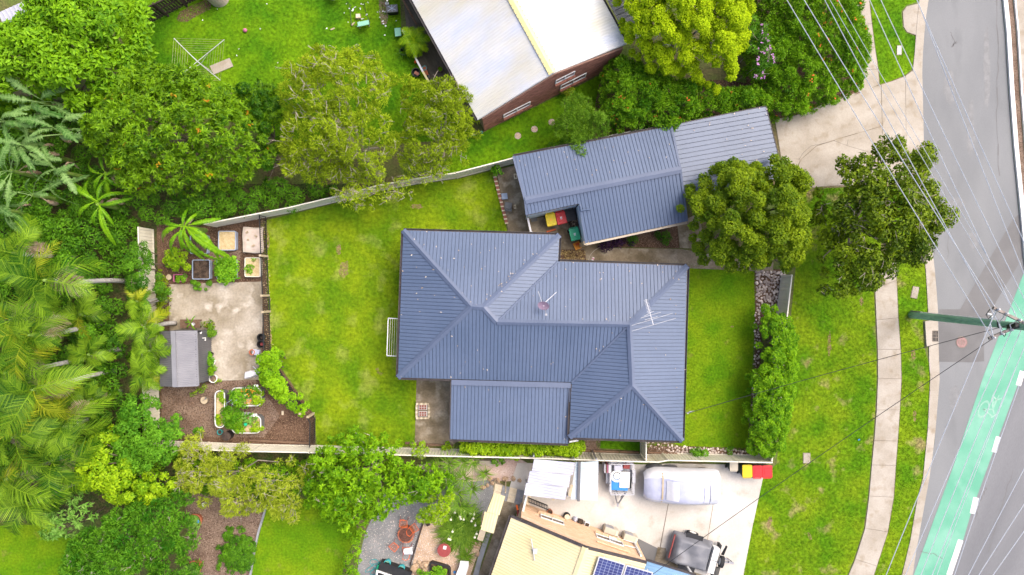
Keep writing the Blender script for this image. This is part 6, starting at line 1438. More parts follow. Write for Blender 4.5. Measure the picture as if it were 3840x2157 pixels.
# ---- top yard odds and ends
def ball(name, label, px, r, m, cat, n=12, z=0, sx=1):
    rt = thing(name, label, cat, U(*px)); c = U(*px, z); mb = MB(); mb.lathe(c, [(0, 0), (r*.7, r*.3), (r, r), (r*.7, r*1.7), (0, r*2)], n, cap=False, sx=sx); obj('body', mb, M[m], rt, smooth=True); return rt
ball('ball', 'pink ball lying on the top lawn', (922, 117), .13, 'pink', 'ball')
ball('ball', 'small dark ball on lawn above wattle tree', (1139, 222), .1, 'terracotta', 'ball')
ball('ball', 'white ball half hidden by mango tree', (300, 437), .15, 'white', 'ball')
ball('pot', 'small red pot beside the retaining rail', (1559, 235), .1, 'orange_red', 'pot')
wt = thing('water_tank', 'round cream water tank cut by top edge', 'tank', U(822, -6)); c = U(822, -10); mb = MB(); mb.lathe(c, [(.62, 0), (.62, 1.3), (.45, 1.42), (0, 1.46)], 24, cap=False); obj('tank', mb, M['cloth_beige'], wt); mb = MB(); mb.lathe(c, [(.16, 1.44), (.16, 1.52), (0, 1.52)], 12, cap=False); obj('lid', mb, M['white'], wt)
wt = thing('garden_table', 'round cream table at the top edge of lawn', 'table', U(1260, -8)); c = U(1260, -8); mb = MB(); mb.lathe(c, [(.42, .68), (.42, .72), (0, .73)], 24, cap=False); obj('tabletop', mb, M['cloth_beige'], wt); mb = MB(); mb.tube([c, c+Vector((0, 0, .68))], .06, 8); obj('pedestal', mb, M['white'], wt)
bx = thing('timber_box', 'small pale timber box on the top lawn', 'box', U(1346, 66)); c = U(1346, 66); mb = MB(); mb.box(c+Vector((0, 0, .12)), (.28, .26, .24), .05); obj('box', mb, M['timber_pale'], bx); mb = MB(); mb.box(c+Vector((0, 0, .25)), (.24, .22, .03), .05); obj('lid', mb, M['tile_cream'], bx)
gb = thing('garden_bench', 'mint green bench on lawn near timber box', 'bench', U(1368, 104)); c = U(1368, 102)
mb = MB(); mb.box(c+Vector((0, .08, .38)), (.68, .26, .04), .2); obj('seat', mb, M['mint'], gb); mb = MB(); mb.box(c+Vector((.03, -.1, .55)), (.7, .05, .34), .2, rx=.35); obj('backrest', mb, M['mint'], gb)
for s in (-.28, .28):
    for t in (-.02, .18): mb = MB(); mb.box(c+Vector((s, t+.2*s, .18)), (.05, .05, .36)); obj('leg', mb, M['timber_pale'], gb)
for (x0, y0, x1, y1), lab in (((1318, 96, 1330, 84), 'loose timber offcut left of the bench'), ((1240, 112, 1255, 106), 'pale timber stick on the top lawn')):
    mb = MB(); mb.beam(U(x0, y0, .04), U(x1, y1, .04), .07, .05); tag(obj('timber_offcut', mb, M['timber_pale']), lab, 'offcut')
sb = thing('storage_box', 'slate grey storage box with crossed lid', 'storage box', U(1476, 46)); c = U(1476, 46); mb = MB(); mb.box(c+Vector((0, 0, .26)), (.62, .4, .5), .08, taper=.92); obj('body', mb, M['black_plastic'], sb)
mb = MB(); mb.box(c+Vector((0, 0, .54)), (.66, .44, .06), .08); obj('lid', mb, M['planter_grey'], sb); mb = MB(); mb.box(c+Vector((0, 0, .578)), (.56, .03, .016), .6); mb.box(c+Vector((0, 0, .579)), (.56, .03, .016), -.45); mb.box(c+Vector((0, 0, .58)), (.03, .38, .016), .08); obj('lid_ribs', mb, M['planter_blue'], sb)
pp = thing('post', 'white post top at upper edge near storage box', 'post', U(1452, 5)); mb = MB(); mb.tube([U(1450, 8), U(1452, 2, 1.2)], .05, 8); obj('shaft', mb, M['white'], pp); mb = MB(); mb.box(U(1452, 14, .05), (.2, .12, .1)); obj('foot', mb, M['white'], pp)
gs = thing('garden_cart', 'mint green tray leaning by the potted palm', 'tray', U(1492, 122)); mb = MB(); mb.box(U(1492, 121, .3), (.36, .52, .04), .12, rx=-.15); obj('tray', mb, M['mint'], gs); mb = MB(); mb.box(U(1490, 118, .13), (.3, .1, .26), .12); obj('stand', mb, M['timber'], gs)
pt = thing('potted_palm', 'golden green potted palm on dark concrete', 'potted palm', U(1562, 172)); c = U(1562, 172)
mb = MB(); mb.lathe(c, [(.2, 0), (.32, .5), (.36, .52), (.36, .58), (.3, .58), (.29, .5)], 20, cap=False); obj('pot', mb, M['timber'], pt); mb = MB(); mb.lathe(c, [(.3, .5), (0, .52)], 16, cap=False); obj('soil', mb, M['soil'], pt)
for i in range(11): put('frond', FS_[i % 4], 'lime', pt, U(1553, 150, 1.1), i*2.399, ry=-.5+.07*i, sc_=.7)
pk = thing('potted_plant', 'dark potted plant with bent stems outside the rail', 'potted plant', U(1515, 198)); c = U(1515, 200); mb = MB(); mb.lathe(c, [(.16, 0), (.22, .34), (.19, .34), (.18, .28)], 16, cap=False); obj('pot', mb, M['black_plastic'], pk)
straps(c, .55, .05, 'hedge_dark', 'leaves', pk, 26, .8, .3)
bp_ = thing('pot', 'big black pot holding a red brick by the wattle', 'pot', U(1563, 279)); c = U(1563, 279); mb = MB(); mb.lathe(c, [(.2, 0), (.26, .42), (.22, .42), (.2, .12), (0, .1)], 20, cap=False); obj('pot', mb, M['black_plastic'], bp_); mb = MB(); mb.box(c+Vector((.04, -.04, .3)), (.28, .18, .1), -.5); obj('brick', mb, M['brick_red'], bp_)
tr = thing('toy_trolley', 'faded red trolley with teal hoop on dark concrete', 'trolley', U(1598, 275)); c = U(1598, 272); mb = MB(); mb.box(c+Vector((0, 0, .25)), (.2, .52, .1), .35); obj('tray', mb, M['terracotta'], tr); mb = MB(); mb.ring(U(1592, 256, .3), .11, .14, 0, .04, 16); obj('hoop', mb, M['teal'], tr)
for s in (-1, 1): mb = MB(); mb.tube([c+Vector((.06+.1*s, -.26, .1)), c+Vector((.06+.14*s, -.26, .1))], .1, 10); obj('wheel', mb, M['grey_sheet'], tr)
rp = thing('pot', 'round mossy pot beside white house wall', 'pot', U(1652, 264)); c = U(1652, 264); mb = MB(); mb.lathe(c, [(.12, 0), (.18, .3), (.15, .31), (.14, .24)], 18, cap=False); obj('pot', mb, M['timber'], rp); mb = MB(); mb.lathe(c, [(.145, .24), (0, .27)], 14, cap=False); obj('moss', mb, M['lawn_deep'], rp)
bk_ = thing('broken_frame', 'thin black metal swing frame lying on lawn', 'frame', U(1340, 50))
mb = MB()
for a, b in (((1312, 20), (1318, 96)), ((1375, 55), (1388, 85)), ((1300, 8), (1318, 22)), ((1372, 48), (1366, 10)), ((1318, 96), (1345, 100))): mb.tube([U(*a, .1), U(*b, .15)], .016, 5)
obj('tubes', mb, M['black_metal'], bk_)
cts = [Vector(U(1290+90*rng.random(), 5+90*rng.random(), .03)) for _ in range(14)]+[Vector(U(1416+30*rng.random(), 40+60*rng.random(), .03)) for _ in range(8)]+[Vector(U(700+850*rng.random(), 10+230*rng.random(), .03)) for _ in range(12)]
o = scatter_leaves('litter', np.array(cts), .13, .08, M['white_cloth'], flat=2); o['label'] = 'white scraps of litter on the top lawn'
ms_ = thing('metal_shed', 'white ribbed shed roof in the top left corner', 'shed', U(50, 40)); q = [U(-5, 47, 2.2), U(88, 6, 2.2), U(125, 70, 2.0), U(15, 100, 2.0)]
obj('roof_sheet', ribbed(MB(), q, ([(0, 0), (.16, 0), (.18, .04), (.23, .04), (.25, 0)], .25)), M['lilac_sheet'], ms_); mb = MB(); mb.prism([(p.x, p.y) for p in [U(2, 48, 2.1), U(86, 12, 2.1), U(118, 66, 2.1), U(18, 92, 2.1)]], 0, 1.9); obj('wall', mb, M['timber'], ms_)

# ---- raised tubs in the vegetable garden
def tub(label, x0, y0, x1, y1, fill, rim='planter_blue', hgt=.42, fillz=.36, rz=0):
    a, b = U(x0, y1, hgt), U(x1, y0, hgt); w_, d_ = b.x-a.x, b.y-a.y; cx, cy = (a.x+b.x)/2, (a.y+b.y)/2
    r = thing('raised_tub', label, 'planter', (cx, cy, 0), 'raised garden tubs')
    def rr(w_, d_, rad=.09):
        P = []
        for sx, sy, a0 in ((1, 1, 0), (-1, 1, PI/2), (-1, -1, PI), (1, -1, 1.5*PI)):
            for k in range(4): t = a0+k*PI/6; P.append((sx*(w_/2-rad)+rad*math.cos(t), sy*(d_/2-rad)+rad*math.sin(t)))
        return P
    o_, i_ = rr(w_, d_), rr(w_-.08, d_-.08, .06); n = len(o_); mb = MB()
    V = [(x*.95, y*.95, 0) for x, y in o_]+[(x, y, hgt) for x, y in o_]+[(x, y, hgt) for x, y in i_]+[(x, y, .1) for x, y in i_]
    mb.add(V, [(k*n+i, k*n+(i+1) % n, (k+1)*n+(i+1) % n, (k+1)*n+i) for k in range(3) for i in range(n)]); obj('tub', mb, M[rim], r, local=True)
    mb = MB(); mb.face([(x, y, fillz) for x, y in rr(w_-.07, d_-.07, .06)]); obj('fill', mb, M[fill], r, local=True)
    mb = MB()
    for s in (-1, 1): mb.beam((w_/2*s*1.01, -d_/2+.1, hgt-.06), (w_/2*s*1.01, d_/2-.1, hgt-.06), .03, .05)
    obj('band', mb, M['steel'], r, local=True)
    return r
t1 = tub('tub half hidden under the banana leaves', 712, 880, 778, 952, 'soil', 'planter_blue')
tub('tub of straw in the upper garden row', 818, 866, 884, 939, 'straw')
t3 = tub('tub covered with beige cloth beside the picket fence', 911, 855, 979, 946, 'cloth_beige', 'beige_plastic')
t4 = tub('tub of bare dark soil in the lower row', 720, 974, 787, 1048, 'soil')
t5 = tub('tub overflowing with leafy green plants', 812, 970, 884, 1046, 'soil')
t6 = tub('cream rimmed tub of straw with small plants', 917, 966, 976, 1039, 'straw', 'fence_rail')
def topping(root, px, z0, z1, m, name='plants', **kw):
    Cn, R = dome(to_pts(px, z1), .2, z0, z1, .2, .6, .9, .25, 0); return foliage(name, Cn, R, M[m], root, **kw)
topping(t5, [(808, 975), (830, 966), (880, 968), (888, 1000), (884, 1040), (862, 1058), (835, 1062), (812, 1050), (806, 1015)], .38, .6, 'herb', L=.12, W=.09, cov=2.0, up=.9)
topping(t6, [(918, 1000), (935, 990), (945, 1002), (950, 1015), (935, 1022), (918, 1022)], .36, .45, 'herb', L=.1, W=.06, cov=1.5)
topping(t6, [(945, 968), (955, 968), (955, 975), (945, 975)], .36, .42, 'herb', L=.08, W=.05, cov=1.2)
mb = MB(); g = 8; a, b = U(908, 948, .47), U(985, 852, .47)   # draped cloth with sagging edges
for i in range(g+1):
    for j in range(g+1):
        u, v = i/g, j/g; ed = max(abs(u-.5), abs(v-.5))*2
        mb.v.append((a.x+(b.x-a.x)*u+.03*math.sin(7*v), a.y+(b.y-a.y)*v+.03*math.sin(6*u+1), .47-.2*max(ed-.8, 0)*5*.5+.012*math.sin(9*u+4*v))); mb.a.append(.5)
mb.f = [(i*(g+1)+j, (i+1)*(g+1)+j, (i+1)*(g+1)+j+1, i*(g+1)+j+1) for i in range(g) for j in range(g)]
tag(obj('cloth', mb, M['cloth_beige'], smooth=True), 'beige cloth spread over the tub by picket fence', 'cloth')
for (x, y, rz), lab in zip(((927, 872, .6), (960, 886, -.7), (931, 899, .2), (951, 922, .4)), ('brick weight at the top left of beige cloth', 'brick weight at right of the beige cloth', 'small stone weight at left of beige cloth', 'brick weight at the bottom of beige cloth')):
    r = thing('brick_weight', lab, 'brick', U(x, y, .48), rz=rz); mb = MB(); s_ = .16 if 'stone' not in lab else .1
    for k in (-1, 0, 1): mb.box((0, k*.035, .04), (s_, .026, .07))
    mb.box((0, 0, .015), (s_*.9, .1, .03)); obj('brick', mb, M['timber_pale'], r, local=True)
pn = thing('planter_box', 'pink plastic planter with green seedlings', 'planter', U(680, 1043)); c = U(680, 1043); mb = MB()
for s in (-1, 1): mb.box(c+Vector((.32*s, 0, .15)), (.04, .42, .3)); mb.box(c+Vector((0, .2*s, .15)), (.62, .04, .3))
obj('box', mb, M['pink'], pn); mb = MB(); mb.box(c+Vector((0, 0, .12)), (.6, .36, .2)); obj('soil', mb, M['soil'], pn); topping(pn, [(664, 1032), (695, 1032), (695, 1053), (664, 1053)], .22, .32, 'herb', L=.07, W=.03, cov=1.6)
def stump(label, px, r, h=.3):
    t = thing('tree_stump', label, 'stump', U(*px)); c = U(*px); mb = MB(); mb.lathe(c, [(r*1.12, 0), (r, h*.5), (r*.98, h)], 18, cap=False); obj('bark', mb, M['bark'], t); mb = MB(); mb.lathe(c, [(r*.98, h), (0, h+.005)], 18, cap=False); obj('cut_face', mb, M['timber_pale'], t); return t
stump('sawn stump seat beside the pink planter', (642, 1040), .17)
t = stump('sawn tree stump in the mulch left of beds', (772, 1499), .22, .25)
mb = MB(); c = U(772, 1496, .26); mb.box(c+Vector((0, .03, .03)), (.08, .12, .06), .4); mb.tube([c, c-Vector((.2, .12, 0))], .015, 5); tag(obj('garden_tap', mb, M['planter_grey']), 'small grey garden tap lying on the stump', 'tap')
# rounded steel beds
def steel_bed(label, px, hgt=.62, m='planter_grey'):
    P = [Vector(p) for p in to_pts(px, hgt)]; c = sum(P, Vector())/len(P); r = thing('raised_bed', label, 'raised bed', (c.x, c.y, 0), 'grey steel raised beds'); n = len(P)
    if sum(P[i].x*P[(i+1) % n].y-P[(i+1) % n].x*P[i].y for i in range(n)) < 0: P = P[::-1]
    I = [p+(c-p).normalized()*.06 for p in P]; mb = MB()
    V = [(p.x, p.y, 0) for p in P]+[(p.x, p.y, hgt-.03) for p in P]+[(p.x, p.y, hgt-.03) for p in I]+[(p.x, p.y, .3) for p in I]
    mb.add(V, [(k*n+i, k*n+(i+1) % n, (k+1)*n+(i+1) % n, (k+1)*n+i) for k in range(3) for i in range(n)]); obj('wall', mb, M[m], r)
    mb = MB()
    for a, b in zip(P, P[1:]+P[:1]): mb.beam(Vector((a.x, a.y, hgt)), Vector((b.x, b.y, hgt)), .05, .05)
    obj('rim', mb, M['white'], r); mb = MB(); mb.face([(p.x, p.y, hgt-.12) for p in I]); obj('soil', mb, M['straw'], r); return r
def rrect(x0, y0, x1, y1, rad=16):
    P = []
    for cx_, cy_, a0 in ((x1-rad, y1-rad, 0), (x0+rad, y1-rad, 90), (x0+rad, y0+rad, 180), (x1-rad, y0+rad, 270)):
        for k in range(5): t = math.radians(a0+k*22.5); P.append((cx_+rad*math.cos(t), cy_+rad*math.sin(t)))
    return P
s1 = steel_bed('long narrow steel bed left of the other two', rrect(807, 1466, 842, 1603))
s2 = steel_bed('upper wide steel bed with orange marigolds', rrect(868, 1455, 980, 1522, 18))
s3 = steel_bed('lower wide steel bed with pale cabbage plants', rrect(870, 1560, 978, 1624, 18))
kw = dict(L=.11, W=.06, cov=1.8, up=.6)
topping(s1, [(818, 1468), (840, 1470), (838, 1520), (828, 1520)], .55, .7, 'lime', **kw); topping(s1, [(826, 1540), (870, 1525), (905, 1560), (900, 1605), (870, 1612), (835, 1598)], .6, 1.0, 'herb', L=.12, W=.03, cov=2.0, up=.2)
topping(s1, [(808, 1560), (822, 1560), (822, 1592), (810, 1590)], .55, .68, 'lime', **kw)
topping(s2, [(862, 1475), (885, 1460), (905, 1475), (920, 1500), (915, 1528), (885, 1522), (865, 1505)], .6, .9, 'herb', L=.14, W=.07, cov=1.8, up=.6)
x = topping(s2, [(908, 1458), (955, 1455), (962, 1480), (940, 1492), (912, 1480)], .6, .85, 'hedge_dark', **kw); topping(s2, [(940, 1490), (975, 1485), (985, 1505), (970, 1522), (945, 1510)], .6, .8, 'lime', **kw); topping(s2, [(960, 1455), (978, 1460), (976, 1480), (962, 1478)], .6, .8, 'lime', **kw)
mpos = np.array([tuple(U(905+55*rng.random(), 1458+30*rng.random(), .9)) for _ in range(24)]+[tuple(U(925+15*rng.random(), 1500+12*rng.random(), .85)) for _ in range(5)]); scatter_leaves('marigolds', mpos, .09, .09, M['flower_orange'], s2, 3)
topping(s3, [(905, 1556), (940, 1562), (955, 1575), (945, 1590), (915, 1588)], .6, .85, 'pale', L=.2, W=.12, cov=1.5, up=.8); topping(s3, [(940, 1590), (975, 1590), (978, 1612), (960, 1622), (938, 1615)], .6, .8, 'lime', **kw); topping(s3, [(872, 1600), (905, 1598), (905, 1622), (880, 1622)], .6, .8, 'bright', **kw)
for (x, y), lab in zip(((922, 1484), (921, 1591)), ('mint green watering lid among the marigolds', 'mint green watering lid among cabbage plants')):
    t = thing('watering_spike', lab, 'lid', U(x, y, .86)); c = U(x, y, .86); mb = MB(); mb.lathe(c, [(.1, 0), (.1, .03), (0, .035)], 16, cap=False); obj('cap', mb, M['lid_green'], t); mb = MB(); mb.tube([c-Vector((0, 0, .4)), c], .05, 8); obj('neck', mb, M['white'], t)
for (x, y), lab in zip(((960, 1447), (956, 1556)), ('white plastic funnel on the upper steel bed', 'white plastic funnels on the lower steel bed')):
    t = thing('funnel', lab, 'funnel', U(x, y, .7)); c = U(x, y, .66)
    mb = MB(); mb.lathe(c, [(.03, 0), (.09, .12), (.075, .12), (.02, .02)], 12, cap=False); obj('cone', mb, M['white'], t); mb = MB(); mb.lathe(c+Vector((.1, .02, 0)), [(.03, 0), (.07, .08), (.0, .09)], 10, cap=False); obj('cap', mb, M['white'], t)
hp = thing('trellis_hoop', 'pale wire hoops between the steel beds', 'hoops', U(858, 1530)); mb = MB()
for dx in (0, 20): mb.tube([U(848+dx, 1535, .5), U(850+dx, 1512, 1.0), U(868+dx, 1500, 1.1), U(880+dx, 1500, .6)], .014, 5)
obj('wire', mb, M['planter_blue'], hp)
bd = thing('board', 'pale grey board lying against the lower bed', 'board', U(924, 1551)); mb = MB(); mb.box(U(924, 1551, .5), (.48, .16, .03), .0); obj('sheet', mb, M['tile_grey'], bd); mb = MB(); mb.box(U(924, 1551, .47), (.44, .05, .03)); obj('batten', mb, M['timber_pale'], bd)
def pot(label, px, r, h, m, plant=None, soil='soil', name='plant_pot', pl=None, cat='pot', grp=None, **kw):
    t = thing(name, label, cat, U(*px), grp); c = U(*px); mb = MB(); mb.lathe(c, [(r*.72, 0), (r, h), (r*1.06, h), (r*1.06, h+.03), (r*.9, h+.03), (r*.86, h-.05)], 18, cap=False); obj('pot', mb, M[m], t, smooth=False)
    mb = MB(); mb.lathe(c, [(r*.88, h-.04), (0, h-.02)], 14, cap=False); obj('soil', mb, M[soil], t)
    if plant:
        k = kw.pop('k', 1.3); Cn = np.array([(c.x+rng.normal()*r*.45*k, c.y+rng.normal()*r*.45*k, h+.12+.1*rng.random()) for _ in range(7)]); R = np.full(7, r*.6*k)
        foliage('plant', Cn, R, M[plant], t, L=.11, W=.05, cov=1.7, up=.5)
    return t
pot('teal green plastic pot beside the lower steel bed', (832, 1617), .15, .3, 'teal')
ld = thing('compost_bin', 'round black compost bin near lower garden fence', 'compost bin', U(862, 1630)); c = U(862, 1630); mb = MB(); mb.lathe(c, [(.26, 0), (.24, .5)], 20, cap=False); obj('drum', mb, M['black_plastic'], ld); mb = MB(); mb.lathe(c, [(.265, .48), (.265, .53), (.05, .55), (.05, .58), (0, .58)], 20, cap=False); obj('lid', mb, M['timber_dark'], ld)
pot('dark pot of dense green leaves at shed corner', (806, 1248), .2, .35, 'black_plastic', 'hedge_fine', k=1.5)
pot('small dark pot with bushy plant by shed wall', (796, 1327), .15, .25, 'black_plastic', 'herb', k=1.4)
pot('white pot with a low green plant by shed', (800, 1356), .23, .32, 'white', 'herb', k=1.1)
pot('grey pot of leafy greens by the shed wall', (801, 1388), .21, .3, 'grey_sheet', 'bright', k=1.3)
pot('white pot of dry soil at the shed corner', (808, 1417), .24, .34, 'white', None, 'mulch_grey')
shrub('strappy_weed', 'pale weed trailing by the wire rack', 'plant', [(720, 1478), (748, 1455), (775, 1438), (778, 1450), (745, 1478), (725, 1486)], .1, .35, 'lime', s=.22, stems=3, L=.14, W=.04, cov=1.3)
shrub('strappy_weed', 'small lime weed beside the dry white pot', 'plant', [(808, 1428), (824, 1424), (826, 1438), (812, 1440)], .1, .3, 'lime', s=.2, stems=2, L=.1, W=.05, cov=1.6)
wr = thing('wire_rack', 'dark wire rack leaning at the shed corner', 'rack', U(778, 1426)); mb = MB()
for i in range(6): mb.tube([U(757+i*6, 1438-i*2.2, .1), U(771+i*5, 1420-i*2, .55)], .012, 4)
mb.tube([U(756, 1438, .1), U(790, 1426, .1)], .014, 4); mb.tube([U(771, 1420, .55), U(797, 1410, .55)], .014, 4); obj('wires', mb, M['planter_grey'], wr)
tbx = thing('slatted_table', 'weathered slatted timber table above the shed', 'table', U(712, 1214)); c = U(712, 1214, .45)
for i in range(15): mb = MB(); mb.box((c.x-.55+i*.079, c.y, .45), (.06, .5, .03)); obj('slat', mb, M['timber'], tbx)
for sx in (-.5, .5):
    for sy in (-.2, .2): mb = MB(); mb.box((c.x+sx, c.y+sy, .21), (.06, .06, .42)); obj('leg', mb, M['timber'], tbx)
pt = thing('potted_plant', 'small metal pot with strappy plant on slatted table', 'potted plant', U(728, 1216, .47)); c = U(728, 1216, .47); mb = MB(); mb.lathe(c, [(.07, 0), (.1, .16), (.08, .16), (0, .12)], 14, cap=False); obj('pot', mb, M['aluminium'], pt)
for a in (1.2, 2.3, 2.9, 4.0, 5.2): put('leaf', BN[int(a) % 5], 'banana', pt, U(716, 1212, .62), a, ry=0, sc_=.2)
shrub('table_plant', 'yellow green plants beside the slatted table', 'plant', [(764, 1205), (780, 1200), (795, 1215), (798, 1232), (782, 1236), (768, 1222)], .3, .7, 'palm_gold', s=.25, L=.16, W=.05, cov=1.6)
pot('dark brown pot by the slatted table end', (786, 1222), .14, .25, 'terracotta')
for (x, y), lab in zip(((987, 1264), (986, 1289)), ('black bucket beside picket fence, nearer the gate', 'black bucket with red rag beside picket fence')):
    t = thing('bucket', lab, 'bucket', U(x, y), 'black buckets by the fence'); c = U(x, y); mb = MB(); mb.lathe(c, [(.17, 0), (.22, .36), (.24, .37), (.2, .38), (.16, .05), (0, .04)], 20, cap=False); obj('pail', mb, M['black_plastic'], t)
    mb = MB(); mb.box(c+Vector((0, -.02, .12)), (.18, .16, .1)); obj('contents', mb, M['timber_dark'] if y < 1270 else M['rust_red'], t)
hr_ = thing('hose_cart', 'grey tub with red brown hose coiled on it', 'hose', U(962, 1318)); c = U(964, 1319); mb = MB(); mb.box(c+Vector((.08, 0, .2)), (.4, .34, .4), -.15, taper=.8); obj('tub', mb, M['lilac_sheet'], hr_)
for i in range(4): mb = MB(); mb.ring(c+Vector((-.16, 0, .22+.05*i)), .13, .18, 0, .04, 16); obj('coil', mb, M['terracotta'], hr_)
um = thing('folded_umbrella', 'white folded garden umbrella lying on the slab', 'umbrella', U(945, 1400)); mb = MB()
for i in range(9):
    t0 = U(917+4*rng.random(), 1398+i*2.6, .1+.12*(i % 2)); t1_ = U(972, 1392+i*.8, .12); mb.tube([t0, t0.lerp(t1_, .4)+Vector((0, 0, .08)), t1_], [.05, .10, .04], 6)
obj('canopy', mb, M['white_cloth'], um); mb = MB(); mb.tube([U(948, 1374, .1), U(976, 1398, .12)], .03, 6); mb.tube([U(952, 1416, .1), U(976, 1397, .12)], .025, 6); obj('pole', mb, M['aluminium'], um)
pb = thing('brick', 'single pale brick lying on dark mulch', 'brick', U(1060, 1549)); mb = MB(); mb.box(U(1060, 1549, .05), (.11, .23, .08)); obj('block', mb, M['tile_cream'], pb)
for (x, y, r_), m, lab in (((604, 1170, .11), 'orange_red', 'orange pot by the back garden edge'), ((614, 1130, .09), 'white', 'small white pot by back garden edge'), ((606, 1172+12, .1), 'white', 'white round stone pot by back edge')):
    pot(lab, (x, y), r_, .15, m)
# brick barbecue on the patio
bq = thing('brick_barbecue', 'low brick barbecue with pale grates on the patio', 'barbecue', U(1586, 1540))
for x, y, sx, sy in ((1586, 1513, .78, .12), (1586, 1566, .78, .12), (1564, 1540, .12, .74), (1610, 1540, .12, .74)):
    n_ = 6
    for k in range(n_):
        p = U(x, y); dx, dy = ((k-(n_-1)/2)*sx/n_, 0) if sx > sy else (0, (k-(n_-1)/2)*sy/n_)
        mb = MB(); mb.box((p.x+dx, p.y+dy, .14), (sx/n_-.012 if sx > sy else .11, sy/n_-.012 if sy > sx else .11, .22)); obj('brick', mb, M['timber_pale'] if k % 2 else M['tile_cream'], bq)
for dy in (-13, 12):
    mb = MB(); p = U(1586, 1540+dy, .2); mb.box(p, (.5, .3, .05)); tr_ = obj('tray', mb, M['white'], bq)
    for i in range(3):
        for j in range(2): mb = MB(); mb.box(p+Vector((-.15+.15*i, -.07+.14*j, .045)), (.12, .11, .05)); obj('brick', mb, M['brick_red'], bq)

# ---- next door: bins, carports, car, trailers
nb = [U(2754, 1748), U(2801, 1766), U(2839, 1768), U(2876, 1768)]
for p, lid, lab, s_ in ((nb[0], 'beige_plastic', 'beige lidded bin behind the lower fence', .85), (nb[1], 'lid_yellow', 'yellow lidded bin behind the lower fence', 1), (nb[2], 'lid_red', 'red lidded bin next to the yellow one behind fence', 1), (nb[3], 'lid_red', 'red lidded bin at the corner of the lower fence', 1)):
    wheelie_bin(lab, p, PI+.02 if lid != 'beige_plastic' else PI, lid, marks=False, sc_=s_)
c1 = thing('carport', 'lilac grey ribbed carport roof with stepped edge next door', 'carport', U(2070, 1800))
q = [(2004, 1722, 2159, 1734), (1990, 1770, 2150, 1777), (1982, 1805, 2140, 1836), (1978, 1838, 2132, 1874)]
A4 = [U(2003, 1722, 2.3), U(2156, 1735, 2.3), U(2132, 1874, 2.3), U(1978, 1855, 2.3)]
for i, (k0, k1, off) in enumerate(((0, .33, 0), (.33, .66, -.12), (.66, 1, -.2))):
    a, b = A4[0].lerp(A4[3], k0), A4[0].lerp(A4[3], k1); c_, d = A4[1].lerp(A4[2], k1), A4[1].lerp(A4[2], k0); sh_ = Vector((off, 0, .03*i))
    obj('roof_sheet', ribbed(MB(), [a+sh_, b+sh_, c_+sh_, d+sh_], ([(0, 0), (.04, .008), (.08, .014), (.12, .008)], .16)), M['lilac_sheet'], c1)
for p in A4: mb = MB(); mb.box((p.x*.985, p.y*.985, 1.12), (.09, .09, 2.2)); obj('post', mb, M['steel'], c1)
mb = MB(); mb.beam(A4[3].lerp(A4[2], .6)-Vector((0, .08, .1)), A4[3].lerp(A4[2], .66)-Vector((0, .08, .1)), .15, .12); mb.beam(A4[2].lerp(A4[1], .0)+Vector((.05, .2, 0)), A4[2].lerp(A4[1], .4)+Vector((.05, 0, 0)), .16, .05); obj('trim', mb, M['timber_pale'], c1)
c2 = thing('carport', 'pale blue grey flat carport roof with dark beam', 'carport', U(2200, 1800)); B4 = [U(2158, 1733, 2.2), U(2244, 1730, 2.2), U(2241, 1877, 2.2), U(2140, 1873, 2.2)]
obj('roof_sheet', ribbed(MB(), [B4[0], B4[3], B4[2], B4[1]], ([(0, 0), (.3, 0), (.31, .025), (.34, .025), (.35, 0)], .35)), M['pale_sheet'], c2)
mb = MB(); mb.beam(U(2173, 1732, 2.3), U(2169, 1880, 2.3), .15, .1); obj('beam', mb, M['shed_dark'], c2)
for p in (B4[1], B4[2]): mb = MB(); mb.box((p.x-.1, p.y*.99, 1.08), (.09, .09, 2.15)); obj('post', mb, M['steel'], c2)
# car under its cover: a lofted body
cc = thing('covered_car', 'car under a blue grey and white fitted cover', 'car', U(2550, 1800))
ca, cb = U(2408, 1812, .6), U(2690, 1822, .6); ln = (cb-ca); Lc = ln.length; dx = ln/Lc; dy = Vector((-dx.y, dx.x, 0)); St = [(0, .62, .55), (.04, .82, .78), (.14, .95, .92), (.25, .98, 1.0), (.36, .96, 1.36), (.5, .96, 1.44), (.66, .96, 1.42), (.8, .98, 1.1), (.92, .97, 1.02), (.98, .92, .9), (1, .86, .5)]
V = []; n_ = 14
for s, w_, h_ in St:
    for k in range(n_+1):
        t = k/n_; x_ = (t-.5)*2; prof = (1-abs(x_)**5)**.75
        yy = w_*max(-1, min(1, x_*1.06)); zz = .16+(h_-.16)*prof*(1+.012*math.sin(9*s*6+k)); V.append(ca+dx*s*Lc+dy*yy*(1.0+.08*(1-prof))+Vector((0, 0, zz+.015*math.sin(s*31+k*2.3))))
top_f, side_f = [], []
for i in range(len(St)-1):
    for k in range(n_):
        f = (i*(n_+1)+k, (i+1)*(n_+1)+k, (i+1)*(n_+1)+k+1, i*(n_+1)+k+1); (side_f if k >= n_-3 or k < 2 else top_f).append(f)
vv = [tuple(v-ca) for v in V]; org_c = org[cc]
def sub(fs):
    us = sorted({i for f in fs for i in f}); mp_ = {u: i for i, u in enumerate(us)}; mb = MB(); mb.add([V[u] for u in us], [tuple(mp_[i] for i in f) for f in fs]); return mb
obj('cover_top', sub(top_f), M['cover_blue'], cc, smooth=True); obj('cover_side', sub(side_f), M['cover_white'], cc, smooth=True)
zt = lambda s: np.interp(s, [a for a, _, _ in St], [c for _, _, c in St])
